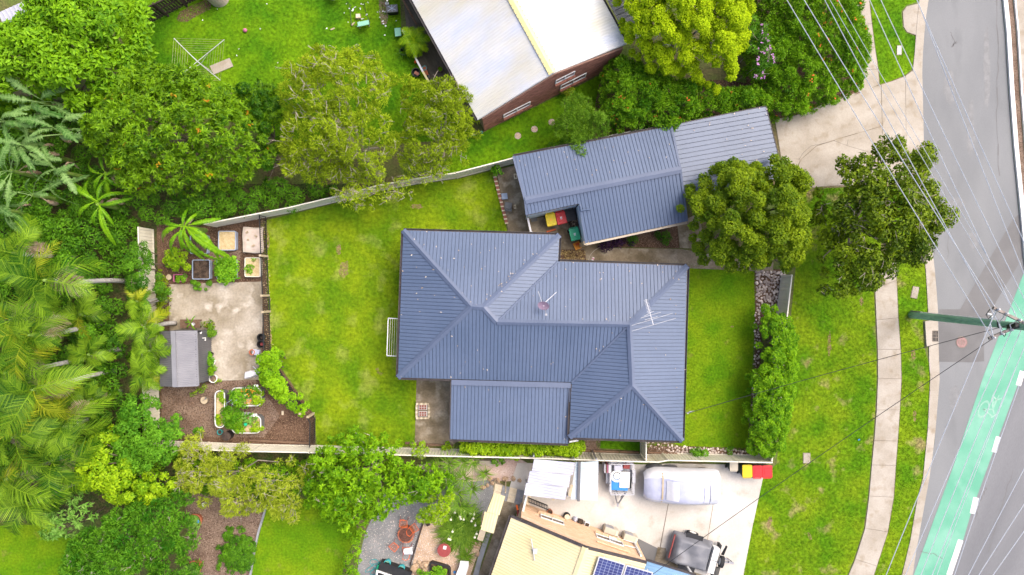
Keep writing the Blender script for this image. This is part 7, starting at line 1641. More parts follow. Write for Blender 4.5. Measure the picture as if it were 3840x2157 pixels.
def patch(s0, s1, y0, y1, m, name, lift=.025):
    mb = MB(); n1 = 6
    for i in range(n1+1):
        for j in range(n1+1):
            s = s0+(s1-s0)*i/n1; y = y0+(y1-y0)*j/n1; w_ = np.interp(s, [a for a, _, _ in St], [b for _, b, _ in St]); x_ = min(abs(y)/w_/1.06, .99); prof = (1-x_**5)**.75
            mb.v.append(tuple(ca+dx*s*Lc+dy*y+Vector((0, 0, .16+(zt(s)-.16)*prof+lift+.01)))); mb.a.append(.5)
    mb.f = [(i*(n1+1)+j, (i+1)*(n1+1)+j, (i+1)*(n1+1)+j+1, i*(n1+1)+j+1) for i in range(n1) for j in range(n1)]; obj(name, mb, M[m], cc, smooth=True)
patch(.27, .42, -.62, .5, 'cover_white', 'window_panel'); patch(.215, .235, -.85, .85, 'timber_pale', 'strap', .03); patch(.84, .85, -.82, .82, 'steel', 'strap', .03); patch(.76, .83, -.7, .5, 'lilac_sheet', 'rear_panel')
for s in (.17, .82):
    for y in (-.8, .8): mb = MB(); c = ca+dx*s*Lc+dy*y; mb.tube([Vector((c.x, c.y, .3))-dy*.1, Vector((c.x, c.y, .3))+dy*.1], .3, 16); obj('wheel', mb, M['tyre'], cc)
tp = thing('tarpaulin', 'crumpled grey tarpaulin heap against the lower fence', 'tarpaulin', U(2455, 1748)); mb = MB(); c = U(2452, 1748); mb.lathe(c, [(.55, 0), (.5, .3), (.3, .5), (0, .55)], 12, cap=False, sy=.35); obj('sheet', mb, M['tarp_grey'], tp); mb = MB(); c = U(2510, 1750); mb.lathe(c, [(.5, 0), (.42, .25), (.25, .36), (0, .4)], 12, cap=False, sy=.3); obj('fold', mb, M['tarp_grey'], tp)
# cage trailer with junk
tr = thing('cage_trailer', 'silver cage trailer loaded with junk on the driveway', 'trailer', U(2330, 1790)); T0, T1, ty0, ty1 = U(2288, 0, 1).x, U(2374, 0, 1).x, U(0, 1848, .9).y, U(0, 1735, .9).y
mb = MB(); mb.box(((T0+T1)/2, (ty0+ty1)/2, .45), (T1-T0, ty1-ty0, .06)); obj('floor', mb, M['steel'], tr)
mb = MB()
for x0, y0, x1, y1 in ((T0, ty0, T1, ty0), (T1, ty0, T1, ty1), (T1, ty1, T0, ty1), (T0, ty1, T0, ty0)):
    for z in (.55, .95, 1.3): mb.beam((x0, y0, z), (x1, y1, z), .04, .04)
    for k in (0, .33, .66): mb.beam((x0+(x1-x0)*k, y0+(y1-y0)*k, .45), (x0+(x1-x0)*k, y0+(y1-y0)*k, 1.3), .035, .035)
obj('cage', mb, M['aluminium'], tr)
for s in (T0-.1, T1+.1): mb = MB(); mb.tube([(s-.09, (ty0+ty1)/2, .32), (s+.09, (ty0+ty1)/2, .32)], .32, 18); obj('wheel', mb, M['tyre'], tr); mb = MB(); mb.box((s, (ty0+ty1)/2, .68), (.22, .8, .03)); obj('mudguard', mb, M['steel'], tr)
mb = MB(); p = U(2316, 1893, .45); mb.beam((T0+.3, ty0, .42), p, .07, .07); mb.beam((T1-.25, ty0, .42), p, .07, .07); obj('drawbar', mb, M['shed_dark'], tr); mb = MB(); mb.box(p+Vector((0, 0, .03)), (.1, .2, .1)); mb.tube([U(2334, 1858, .3), U(2328, 1866, .75)], .03, 6); obj('hitch', mb, M['steel'], tr)
jx = (T0+T1)/2; jy = (ty0+ty1)/2
for nm, lab, cat, c_, sz, m, rz in (('blue_tub', 'bright blue plastic tub in the cage trailer', 'tub', (jx-.1, jy-.3, .8), (1.0, .9, .3), 'blue_box', -.05), ('white_board', 'white board lying on junk in the trailer', 'board', (jx+.18, jy-.1, 1.0), (.62, .95, .05), 'white', -.04), ('crate', 'pale crate at the front of the trailer load', 'crate', (jx-.2, jy+.6, .85), (.5, .35, .4), 'lilac_sheet', .1), ('crate', 'red crate at the back of trailer load', 'crate', (jx+.3, jy+.68, .8), (.4, .3, .35), 'rust_red', -.1), ('black_bag', 'black bag at the side of the trailer load', 'bag', (jx+.5, jy-.35, .7), (.22, .6, .4), 'black_plastic', 0)):
    r = thing(nm, lab, cat, (c_[0], c_[1], c_[2]-sz[2]/2)); mb = MB(); mb.box(c_, sz, rz, taper=.94); o = obj('body', mb, M[m], r); bv = o.modifiers.new('bevel', 'BEVEL'); bv.width = .03; bv.segments = 2
    mb = MB(); mb.box((c_[0], c_[1], c_[2]+sz[2]/2+.008), (sz[0]*.8, sz[1]*.8, .016), rz); obj('top', mb, M[m], r)
fn = thing('fan_guard', 'white round perforated disc on the trailer load', 'disc', (jx-.28, jy+.12, .97)); mb = MB(); mb.ring((jx-.28, jy+.12, .97), .25, .36, 0, .05, 22); mb.ring((jx-.28, jy+.12, .97), .0, .18, 0, .05, 22); obj('disc', mb, M['white'], fn)
for k in range(12): a = k*PI/6; mb = MB(); mb.box((jx-.28+.21*math.cos(a), jy+.12+.21*math.sin(a), .995), (.07, .03, .04), a); obj('spoke', mb, M['white'], fn)
for i in range(4):
    x_ = U(2262+i*5, 0, .3).x; mb = MB(); mb.box((x_, U(0, 1750, .6).y, .55), (.06, .5, 1.1)); tag(obj('plank', mb, M[('lilac_sheet', 'timber', 'pink', 'white')[i]]), ('lilac', 'brown', 'pinkish', 'white')[i]+' board stacked upright beside the cage trailer', 'board', 'boards stacked beside the trailer')
# camper trailer under tarp
ct = thing('camper_trailer', 'camper trailer under a crumpled grey tarp', 'trailer', U(2580, 2050)); c = U(2578, 2055); rz = -.27; Mz = Matrix.Rotation(rz, 3, 'Z'); L3 = lambda x, y, z: Mz @ Vector((x, y, z))+c
mb = MB(); g = 12; w_, d_, h_ = 2.35, 1.75, 1.15
for i in range(g+1):
    for j in range(g+1):
        u, v = -1+2*i/g, -1+2*j/g; ed = max(abs(u), abs(v)); z = h_*(1-.0*ed) if ed < .84 else h_-(ed-.83)/.17*.75
        k = 1+.05*max(0, ed-.83)/.17; z += .035*math.sin(5*u+3*v)+.03*math.sin(9*v-4*u)+.02*rng.normal()-.10*math.exp(-((u+.2)**2+(v-.1)**2)*7)
        mb.v.append(tuple(L3(u*w_/2*k, v*d_/2*k, z))); mb.a.append(.5)
mb.f = [(i*(g+1)+j, (i+1)*(g+1)+j, (i+1)*(g+1)+j+1, i*(g+1)+j+1) for i in range(g) for j in range(g)]; o = obj('tarp', mb, M['tarp_grey'], ct, smooth=True); ss = o.modifiers.new('sub', 'SUBSURF'); ss.levels = 1; ss.render_levels = 1
mb = MB(); mb.box(L3(0, 0, .5), (2.2, 1.6, .5), rz); obj('body', mb, M['shed_dark'], ct)
for y in (-.98, .98): mb = MB(); mb.tube([L3(-.05, y-.1, .33), L3(-.05, y+.1, .33)], .34, 20); t_ = obj('wheel', mb, M['tyre'], ct); mb = MB(); mb.tube([L3(-.05, y-.115, .33), L3(-.05, y+.115, .33)], .2, 14); obj('rim', mb, M['white'], t_)
mb = MB(); mb.box(L3(0, .95, .72), (1.0, .3, .04), rz); mb.box(L3(0, -.95, .72), (1.0, .3, .04), rz); obj('mudguard', mb, M['black_metal'], ct)
for y in (-.42, .36): mb = MB(); mb.box(L3(1.36, y, .72), (.36, .74, .5), rz); obj('toolbox', mb, M['white'], ct)
mb = MB(); mb.box(L3(1.62, -.05, .45), (.12, 1.9, .5), rz); obj('stone_guard', mb, M['black_metal'], ct)
mb = MB(); mb.add([L3(1.75, .35, .7), L3(1.95, .35, .7), L3(1.9, 1.0, 1.0), L3(1.78, 1.05, 1.0)], [(0, 1, 2, 3)]); mb.add([L3(1.6, -.4, .7), L3(1.95, -.35, .7), L3(1.85, -1.0, .95), L3(1.55, -.8, .95)], [(0, 1, 2, 3)]); obj('guard_flap', mb, M['black_plastic'], ct)
mb = MB(); mb.tube([L3(1.72, .02, .9), L3(1.92, .02, .92)], .34, 20); t_ = obj('spare_wheel', mb, M['tyre'], ct); mb = MB(); mb.tube([L3(1.71, .02, .9), L3(1.90, .02, .92)], .2, 14); obj('rim', mb, M['white'], t_)
mb = MB(); mb.beam(L3(1.5, .3, .4), L3(2.6, 0, .4), .07, .07); mb.beam(L3(1.5, -.3, .4), L3(2.6, 0, .4), .07, .07); mb.tube([L3(2.3, .15, .3), L3(2.45, .18, .85)], .03, 6); mb.box(L3(2.55, 0, .5), (.3, .12, .12), rz); obj('drawbar', mb, M['steel'], ct)
mb = MB(); mb.beam(L3(-.2, -1.0, .25), L3(.3, -1.75, .22), .1, .08); obj('stabiliser', mb, M['black_metal'], ct); mb = MB(); mb.beam(L3(-1.2, -.6, .8), L3(-1.2, .8, .8), .05, .12); obj('tail_frame', mb, M['rust_red'], ct)
# along the peach wall
for (x, y), lab in zip(((2286, 1980), (2358, 2005)), ('cream air conditioner unit nearest brick window', 'cream air conditioner unit by the wall corner')):
    t = thing('air_conditioner', lab, 'air conditioner', U(x, y), 'air conditioners along the peach wall', -.33); mb = MB(); mb.box((0, 0, .38), (.85, .36, .62)); o = obj('case', mb, M['beige_plastic'], t, local=True); bv = o.modifiers.new('bevel', 'BEVEL'); bv.width = .03
    mb = MB(); mb.ring((-.12, .185, .38), .0, .01, 0, .01, 6); mb.box((-.12, .19, .38), (.5, .02, .5)); obj('grille', mb, M['grey_sheet'], t, local=True); mb = MB(); mb.box((-.3, 0, .04), (.06, .34, .07)); mb.box((.3, 0, .04), (.06, .34, .07)); obj('feet', mb, M['black_plastic'], t, local=True)
    mb = MB(); mb.box((.34, .02, .7), (.12, .3, .015)); obj('cover', mb, M['tile_cream'], t, local=True)
pot('terracotta pot at end of the black railing', (2061, 1914), .16, .3, 'terracotta')
bl = thing('barrel', 'black half barrel with a cream lid by peach wall', 'barrel', U(2125, 1930)); c = U(2125, 1930); mb = MB(); mb.lathe(c, [(.17, 0), (.2, .2), (.17, .42)], 18, cap=False); obj('barrel', mb, M['black_plastic'], bl); mb = MB(); mb.lathe(c, [(.155, .42), (.155, .44), (0, .45)], 18, cap=False); obj('lid', mb, M['tile_cream'], bl)
for (x, y), m, lab in (((2156, 1944), 'lilac_sheet', 'grey bag by the peach wall beside the barrel'), ((2175, 1952), 'timber_dark', 'dark square planter between the two bags'), ((2199, 1962), 'white_cloth', 'pale bag next to the dark square planter')):
    t = thing('bag' if 'bag' in lab else 'square_planter', lab, 'bag' if 'bag' in lab else 'planter', U(x, y), rz=-.33); mb = MB()
    if 'planter' in lab: mb.box((0, 0, .17), (.3, .3, .34), taper=.8); obj('box', mb, M[m], t, local=True); mb = MB(); mb.box((0, 0, .345), (.24, .24, .012)); obj('soil', mb, M['soil'], t, local=True)
    else: mb.lathe((0, 0, 0), [(.13, 0), (.17, .12), (.12, .26), (.04, .34), (.07, .38), (0, .37)], 9, cap=False); obj('sack', mb, M[m], t, local=True); mb = MB(); mb.ring((0, 0, .31), .03, .06, 0, .03, 8); obj('tie', mb, M['steel'], t, local=True)
rg = thing('railing', 'black railing over the peach brick wall', 'railing', U(2020, 1895)); a, b = U(1981, 1882, .95), U(2056, 1912, .95); mb = MB(); mb.beam(a, b, .05, .05); mb.beam(a-Vector((0, 0, .8)), b-Vector((0, 0, .8)), .05, .05); obj('rail', mb, M['black_metal'], rg)
for i in range(13): p = a.lerp(b, i/12); mb = MB(); mb.beam(p, p-Vector((0, 0, .85)), .03, .03); obj('baluster', mb, M['black_metal'], rg)
wb = thing('white_gate', 'narrow white gate beside the lilac carport', 'gate', U(1970, 1880)); mb = MB(); mb.beam(U(1978, 1842, 1.7), U(1960, 1917, 1.7), .06, .08); obj('top_rail', mb, M['white'], wb); mb = MB(); mb.beam(U(1978, 1842, .9), U(1960, 1917, .9), .03, 1.5); obj('panel', mb, M['white'], wb)
rd = thing('leaf_blower', 'orange red tool leaning at the brick corner', 'tool', U(1940, 1905)); mb = MB(); mb.tube([U(1937, 1894, .9), U(1941, 1912, .9)], .06, 8); obj('tube', mb, M['orange_red'], rd); mb = MB(); mb.box(U(1944, 1926, .6), (.16, .3, .4), .1); obj('body', mb, M['rust_red'], rd); mb = MB(); mb.box(U(1944, 1934, .7), (.14, .2, .1)); obj('bag', mb, M['white_cloth'], rd)
aw = thing('awning', 'cream yellow sheet awning over the side path', 'awning', U(1848, 1925)); q = [U(1852, 1850, 2.3), U(1895, 1861, 2.3), U(1851, 2001, 2.2), U(1803, 1987, 2.2)]
mid = [q[0].lerp(q[3], .5)+Vector((-.02, 0, .05)), q[1].lerp(q[2], .5)+Vector((0, 0, .05))]
obj('sheet', ribbed(MB(), [q[0], q[1], mid[1], mid[0]], WAVE2), M['yellow_roof'], aw); obj('sheet', ribbed(MB(), [mid[0]-Vector((.12, 0, .04)), mid[1]-Vector((.05, 0, .04)), q[2], q[3]], WAVE2), M['yellow_roof'], aw)
for p in q: mb = MB(); mb.box((p.x*.985, p.y*.985, 1.1), (.07, .07, 2.2)); obj('post', mb, M['timber_pale'], aw)
# chequered pavers
pv = thing('paver_path', 'chequered cream and grey pavers near the carport', 'pavers', U(1915, 1845))
for i in range(5):
    for j in range(2):
        u = Vector((27.5, 6.5)); v = Vector((-6, 27)); p0 = Vector((1858, 1814))+u*i+v*j*1.0; P = [p0, p0+u*.96, p0+u*.96+v*.96, p0+v*.96]
        mb = MB(); mb.prism([(U(*p).x, U(*p).y) for p in P], 0, .05+.004*rng.random()); obj('paver', mb, M['tile_cream'] if i % 2 == 0 else M['tile_grey'], pv)
lp = thing('masonry_bench', 'low cream masonry bench beside the drain channel', 'bench', U(1806, 2008)); mb = MB(); mb.box(U(1806, 2007, .22), (.32, .52, .42), -.3); obj('base', mb, M['tile_cream'], lp); mb = MB(); mb.box(U(1806, 2007, .45), (.36, .56, .05), -.3); obj('top', mb, M['tile_cream'], lp)
# rocks
RK = [ico(40+i, 2) for i in range(5)]
for me in RK: me.materials.append(M['rock'])
for i, (x, y, r_, lab) in enumerate(((1811, 1828, .32, 'tan rock at the left end of the pebble border'), (1828, 1820, .24, 'white flecked rock beside the grey gravel'), (1845, 1812, .28, 'tan rock touching the cream pavers'), (1838, 1796, .3, 'round rock set back from the border'), (1868, 1802, .3, 'grey rock above the first paver'), (1895, 1796, .34, 'long rock above the middle pavers'), (1925, 1795, .3, 'grey rock near the carport edge'), (1948, 1802, .26, 'small rock at the carport corner'), (1553, 2130, .55, 'big brown rock by the black covered box'), (1572, 2110, .3, 'small rock behind the big brown rock'), (1593, 2118, .5, 'pointed brown rock beside the pond tub'), (1590, 2142, .38, 'pale speckled rock between the plants'), (1784, 2048, .35, 'tan rock right of the agapanthus'), (1790, 2078, .3, 'flat rock beside the drain channel'), (1795, 2030, .28, 'small rock below the masonry seat'), (1668, 1905, .3, 'pinkish rock behind the agapanthus'), (1650, 1922, .28, 'grey rock under the drooping lime shrub'))):
    r = bpy.data.objects.new('rock', RK[i % 5]); C.objects.link(r); r.location = U(x, y, r_*.2); r.scale = (r_*1.15, r_*.9, r_*.7); r.rotation_euler = (0, 0, i*1.3); tag(r, lab, 'rock', 'rocks round the gravel garden')

# ---- fire pit and chairs
fp_ = thing('fire_pit', 'round rusty fire pit ringed with bricks', 'fire pit', U(1525, 1999)); c = U(1525, 1999)
for k in range(16):
    a = k*2*PI/16; mb = MB(); mb.box((c.x+.45*math.cos(a), c.y+.45*math.sin(a), .16), (.1, .16, .3), a, random.random()); obj('brick', mb, M['terracotta'] if k % 3 else M['brick_red'], fp_)
mb = MB(); mb.lathe(c, [(.39, .34), (.40, .36), (.2, .39), (0, .4)], 26, cap=False); obj('lid', mb, M['fire_mesh'], fp_)
mb = MB()
for k in range(-6, 7):
    x_ = k*.06; y_ = math.sqrt(max(.37**2-x_*x_, 0)); mb.box((c.x+x_, c.y, .40), (.012, 2*y_, .02)); mb.box((c.x, c.y+x_, .402), (2*y_, .012, .02))
obj('mesh', mb, M['fire_mesh'], fp_)
def wire_chair(label, px, rz, towel=False):
    r = thing('wire_chair', label, 'chair', U(*px), 'orange wire chairs round the fire pit', rz); mb = MB(); S = [(-.2, -.2), (.2, -.2), (.24, .2), (-.24, .2)]
    for i in range(4): mb.tube([(*S[i], .44), (*S[(i+1) % 4], .44)], .016, 6)
    obj('seat_frame', mb, M['orange_red'], r, local=True); mb = MB()
    for k in range(1, 8): mb.tube([(-.2+.4*k/8, -.2, .44), (-.24+.48*k/8, .2, .43)], .006, 3, cap=False); mb.tube([(-.22, -.2+.4*k/8, .44), (.22, -.2+.4*k/8, .44)], .006, 3, cap=False)
    obj('seat_mesh', mb, M['terracotta'], r, local=True)
    mb = MB(); mb.tube([(-.2, -.2, .44), (-.18, -.34, .85), (0, -.4, .9), (.18, -.34, .85), (.2, -.2, .44)], .018, 6); obj('backrest', mb, M['orange_red'], r, local=True)
    for x_, y_, tx, ty in ((-.2, -.2, -.24, -.28), (.2, -.2, .24, -.28), (.24, .2, .28, .32), (-.24, .2, -.28, .32)): mb = MB(); mb.tube([(x_, y_, .44), (tx, ty, 0)], .014, 5); obj('leg', mb, M['rust_red'], r, local=True)
    return r
wire_chair('orange wire chair above the fire pit', (1517, 1955), PI*.98)
wire_chair('orange wire chair right of the fire pit', (1556, 1972), 2.3+PI*.95)
wire_chair('orange wire chair left below the fire pit', (1482, 2041), -.75+PI*1.0)
wire_chair('orange wire chair draped with a towel', (1529, 2055), PI*.0)
tw = MB(); g = 7; a, b = U(1514, 2080, .75), U(1548, 2052, .75)
for i in range(g+1):
    for j in range(g+1): u, v = i/g, j/g; tw.v.append((a.x+(b.x-a.x)*(u*.95+.05*v)+.03*math.sin(5*v), a.y+(b.y-a.y)*v*(.75+.25*u), .92-.5*abs(v-.5)**1.5+.02*math.sin(8*u+3*v))); tw.a.append(.5)
tw.f = [(i*(g+1)+j, (i+1)*(g+1)+j, (i+1)*(g+1)+j+1, i*(g+1)+j+1) for i in range(g) for j in range(g)]
tag(obj('towel', tw, M['white_cloth'], smooth=True), 'pale lilac towel hung over an orange chair', 'towel')
for (x, y), lab in zip(((1560, 2011), (1550, 2039)), ('small round cup beside the fire pit', 'small round cup beside the towel chair')):
    t = thing('cup', lab, 'cup', U(x, y)); mb = MB(); mb.lathe(U(x, y), [(.05, 0), (.065, .12), (.05, .12), (.045, .03), (0, .03)], 12, cap=False); obj('cup', mb, M['aluminium'], t); mb = MB(); mb.lathe(U(x, y), [(.045, .08), (0, .08)], 10, cap=False); obj('drink', mb, M['black_plastic'], t)
rt = thing('round_table', 'dark red round low table with white tile', 'table', U(1668, 2053)); c = U(1668, 2053); mb = MB(); mb.lathe(c, [(.38, .42), (.4, .44), (.4, .47), (0, .475)], 30, cap=False); obj('tabletop', mb, M['rust_red'], rt); mb = MB(); mb.box(U(1668, 2054, .485), (.19, .2, .02), -.2); obj('tile', mb, M['white'], rt)
for k in range(3): a = k*2.1; mb = MB(); mb.tube([c+Vector((.3*math.cos(a), .3*math.sin(a), 0)), c+Vector((.2*math.cos(a), .2*math.sin(a), .43))], .025, 6); obj('leg', mb, M['rust_red'], rt)
for (x, y), lab in zip(((1457, 2102), (1509, 2122)), ('teal glazed pot with empty rim, left one', 'teal glazed pot beside the black cover')):
    t = thing('glazed_pot', lab, 'pot', U(x, y), 'teal pots beside the black covered box'); c = U(x, y); mb = MB(); mb.lathe(c, [(.13, 0), (.2, .2), (.19, .42), (.21, .44), (.17, .45), (.15, .2), (0, .12)], 9, cap=False); obj('pot', mb, M['teal'], t); mb = MB(); mb.lathe(c, [(.16, .3), (0, .31)], 9, cap=False); obj('water', mb, M['mint'], t)
hs = thing('garden_hose', 'tangled teal green hose on the grey gravel', 'hose', U(1400, 2130)); pts = []
for i in range(70): t = i/69*6*PI; pts.append(U(1395+24*math.sin(t)+14*math.sin(t*.37)+i*.25, 2125-22*math.cos(t*.8)-i*.3+12, .04+.03*math.sin(t*1.7)**2))
mb = MB(); mb.tube(pts, .016, 5); obj('tube', mb, M['teal'], hs); mb = MB(); mb.box(U(1416, 2130, .15), (.1, .45, .25), -.35); obj('nozzle', mb, M['lid_green'], hs)
bb = thing('covered_box', 'black covered box with a white framed top', 'box', U(1470, 2150)); mb = MB(); P = [U(*p, .55) for p in ((1428, 2108), (1545, 2148), (1520, 2230), (1402, 2190))]; mb.prism([(p.x, p.y) for p in P], 0, .55); obj('cover', mb, M['black_plastic'], bb); mb = MB(); P = [U(*p, .62) for p in ((1412, 2138), (1470, 2158), (1450, 2230), (1400, 2210))]; mb.prism([(p.x, p.y) for p in P], .55, .64); obj('frame', mb, M['white'], bb); mb = MB(); P = [U(*p, .66) for p in ((1418, 2147), (1462, 2163), (1446, 2220), (1404, 2204))]; mb.prism([(p.x, p.y) for p in P], .64, .655); obj('top', mb, M['black_plastic'], bb)
pd_ = thing('pond_tub', 'black rimmed pond tub full of green plants', 'pond tub', U(1648, 2150)); o_ = rrect(1610, 2116, 1690, 2215, 14); o_ = [(x+(2160-y)*.0+(x-1650)*0, y+(x-1650)*.28) for x, y in o_]; P = to_pts(o_, .3); c_ = np.mean(np.array(P), 0); I = [tuple(np.array(p)+(c_-np.array(p))/np.linalg.norm(c_-np.array(p))*.1) for p in P]; n = len(P); mb = MB()
mb.add([(x, y, 0) for x, y, _ in P]+[(x, y, .3) for x, y, _ in P]+[(x, y, .3) for x, y, _ in I]+[(x, y, .1) for x, y, _ in I], [(k*n+i, k*n+(i+1) % n, (k+1)*n+(i+1) % n, (k+1)*n+i) for k in range(3) for i in range(n)]); obj('rim', mb, M['black_plastic'], pd_); mb = MB(); mb.face([(x, y, .18) for x, y, _ in I]); obj('water', mb, M['soil'], pd_); topping(pd_, [(1622, 2130), (1650, 2128), (1668, 2145), (1670, 2200), (1615, 2190)], .2, .35, 'herb', L=.08, W=.06, cov=1.8, up=.9)
shrub('rockery_plant', 'bright leafy plant between rock and pond tub', 'plant', [(1562, 2145), (1590, 2138), (1605, 2150), (1600, 2180), (1565, 2185)], .2, .5, 'herb', s=.25, L=.12, W=.06, cov=2)
wbn = thing('curved_bench', 'white curved concrete bench at the bottom edge', 'bench', U(1735, 2130)); mb = MB(); a_ = [(1726, 2104), (1758, 2106), (1757, 2125), (1748, 2155), (1735, 2190), (1700, 2190), (1712, 2150), (1722, 2125)]; P = UL(a_, .42); mb.prism([(p.x, p.y) for p in P], .36, .44); obj('seat', mb, M['white'], wbn)
for x, y in ((1740, 2112), (1718, 2180)): mb = MB(); mb.box(U(x, y, .18), (.3, .12, .36)); obj('leg', mb, M['white'], wbn)
bc_ = thing('lid', 'small blue lid on tan gravel by the bench', 'lid', U(1705, 2145)); mb = MB(); mb.lathe(U(1705, 2145), [(.08, 0), (.08, .05), (0, .055)], 14, cap=False); obj('disc', mb, M['blue_box'], bc_); mb = MB(); mb.ring(U(1705, 2145, .01), .08, .09, 0, .03, 14); obj('rim', mb, M['black_plastic'], bc_)
dp = thing('square_pot', 'small black square pot beside tan gravel', 'pot', U(1606, 1961), rz=.4); mb = MB(); mb.box((0, 0, .12), (.22, .22, .24), taper=.8); obj('pot', mb, M['black_plastic'], dp, local=True); mb = MB(); mb.box((0, 0, .245), (.16, .16, .01)); obj('soil', mb, M['soil'], dp, local=True)
sleeper('dark edging board between grey and tan gravel', (1588, 1957), (1538, 2120), .08, .12, 'timber_dark')
pot('big brown pot with blue bowl on wood chips', (742, 1945), .42, .45, 'terracotta', 'pale', k=1.0); mb = MB(); mb.lathe(U(741, 1955, .62), [(.0, 0), (.1, .02), (.13, .09), (.1, .1), (0, .05)], 14, cap=False); tag(obj('blue_bowl', mb, M['blue_box']), 'bright blue bowl on the big brown pot', 'bowl')
pot('rusty brown pot at the bottom of wood chips', (742, 2118), .42, .5, 'terracotta', 'pale', k=1.1)
mb = MB(); mb.lathe(U(770, 1890, .0), [(.12, 0), (.14, .2), (.1, .2), (0, .1)], 14, cap=False); tag(obj('pot', mb, M['white']), 'small pale pot under the wispy tree', 'pot')
ftb = thing('slatted_bench', 'pale timber bench half hidden under wispy tree', 'bench', U(1052, 1772)); c = U(1052, 1772)
for i in range(4): mb = MB(); mb.box((c.x-.2+i*.14, c.y, .44), (.12, .42, .03)); obj('slat', mb, M['timber_pale'], ftb)
for s in (-.2, .2): mb = MB(); mb.box((c.x+s, c.y, .21), (.06, .36, .42)); obj('leg', mb, M['timber'], ftb)
mb = MB(); mb.box(U(1823, 1735, .2), (.8, .3, .3), -.02); tag(obj('concrete_plinth', mb, M['conc']), 'pale concrete plinth on pink gravel by fence', 'plinth')
for i, (x, y) in enumerate(((1944, 838-333), (2005, 485-0), (2068, 459))): pass
for (x, y), lab in zip(((1942, 510), (2004, 485), (2069, 459)), ('round stepping stone nearest the wattle tree', 'middle round stepping stone below brick wall', 'round stepping stone nearest the feathery shrub')):
    mb = MB(); mb.lathe(U(x, y), [(.2, 0), (.2, .03), (0, .035)], 14, cap=False); tag(obj('stepping_stone', mb, M['gravel_pink']), lab, 'stepping stone', 'round stepping stones below brick wall')
t = thing('litter_cup', 'small teal cup at the brick wall corner', 'cup', U(1806, 498)); mb = MB(); mb.lathe(U(1806, 498), [(.06, 0), (.08, .16), (.06, .16), (0, .05)], 10, cap=False); obj('cup', mb, M['teal'], t); mb = MB(); mb.lathe(U(1806, 498), [(.06, .1), (0, .1)], 10, cap=False); obj('drink', mb, M['soil'], t)
shrub('dry_shrub', 'dry straw coloured shrub at the brick wall foot', 'shrub', [(2105, 335), (2135, 325), (2152, 340), (2150, 370), (2120, 370)], .3, .7, 'wispy', s=.3, L=.12, W=.03, cov=1.4)
for (x0, y0, x1, y1, rz), lab in zip(((3361, 171, 3381, 207, 0), (3416, 1074, 3444, 1119, -.2), (3009, 1698, 3040, 1738, 0)), ('pale service cover in the verge at top', 'pale service cover in narrow verge by kerb', 'grey service cover in wide verge near fence corner')):
    r = thing('service_cover', lab, 'service cover', U((x0+x1)/2, (y0+y1)/2)); c = U((x0+x1)/2, (y0+y1)/2); mb = MB(); mb.box((c.x, c.y, .02), ((x1-x0)*K*.8, (y1-y0)*K*.92, .05), rz); obj('cover', mb, M['conc_white'] if y0 < 300 else M['conc'], r); mb = MB()
    mb.box((c.x, c.y, .012), ((x1-x0)*K*.8+.06, (y1-y0)*K*.92+.06, .03), rz); obj('surround', mb, M['conc_old'], r)
mb = MB(); mb.box(U(3221, 1649, .05), (.11, .07, .06), .3); tag(obj('bottle_cap', mb, M['blue_box']), 'tiny bright blue scrap on the wide verge', 'litter')

# ---- power pole, crossarms and wires
pl = thing('power_pole', 'tall green timber power pole leaning out of frame', 'power pole', U(3417, 1181)); pb_ = U(3417, 1181); PT = Vector((pb_.x+.05, pb_.y-.25, 11.2))
at_z = lambda z: pb_.lerp(PT, z/11.2)
mb = MB(); mb.tube([at_z(-.2+z*1.15) for z in range(10)]+[PT], [.215-.005*z for z in range(11)], 16); obj('pole', mb, M['pole_green'], pl, smooth=True)
side = Vector((-.02, .2, 0)); mb = MB(); mb.tube([at_z(.05)+side, at_z(3)+side, at_z(6)+side, at_z(6.9)+side], .035, 8); obj('conduit', mb, M['white'], pl)
mb = MB(); mb.tube([at_z(1.0)+side*1.02, at_z(.0)+side*1.05], .06, 8); obj('conduit_guard', mb, M['planter_grey'], pl)
mb = MB(); mb.tube([at_z(6.9)+side, at_z(7.0)+side*1.4+Vector((-.1, .15, .0)), at_z(6.9)+side+Vector((-.25, .3, 0))], [.04, .07, .05], 8); obj('cable_head', mb, M['white'], pl)
def arm(z, a_px, name='crossarm'):
    p = at_z(z); a = U(*a_px, z); d = (a-Vector((p.x, p.y, z))); b = Vector((p.x, p.y, z))-d; mb = MB(); mb.beam(a, b, .12, .13); obj(name, mb, M['arm_timber'], pl); return a, b
a1, b1_ = arm(9.6, (3724, 1154)); a2_, b2_ = arm(8.6, (3708, 1270))
def insul(p, m='aluminium'): mb = MB(); mb.lathe(p, [(.035, 0), (.06, .05), (.04, .09), (.06, .13), (.03, .18)], 9); obj('insulator', mb, M[m], pl)
pins1 = [a1.lerp(b1_, k) for k in (.04, .14, .30, .36, .68, .96)]; pins2 = [a2_.lerp(b2_, k) for k in (.05, .2, .36, .6, .8, .95)]
for p in pins1+pins2: insul(p+Vector((0, 0, .06)))
mb = MB()
for p, q in zip(pins1[:4], pins2[:4]): mb.tube([p+Vector((0, 0, .1)), p.lerp(q, .5)-Vector((0, 0, .25)), q+Vector((0, 0, .1))], .025, 5)
obj('jumper', mb, M['wire_white'], pl); mb = MB()
mb.tube([U(3712, 1160, 8.3), U(3698, 1180, 7.9), U(3706, 1196, 7.9), U(3724, 1180, 8.2)], .02, 5); mb.tube([U(3740, 1200, 8.5), U(3742, 1225, 8.2), U(3757, 1232, 8.3)], .035, 5); mb.tube([U(3762, 1245, 8.5), U(3772, 1256, 8.4), U(3766, 1262, 8.4), U(3758, 1250, 8.5)], .02, 5); obj('loop_cable', mb, M['wire_black'], pl)
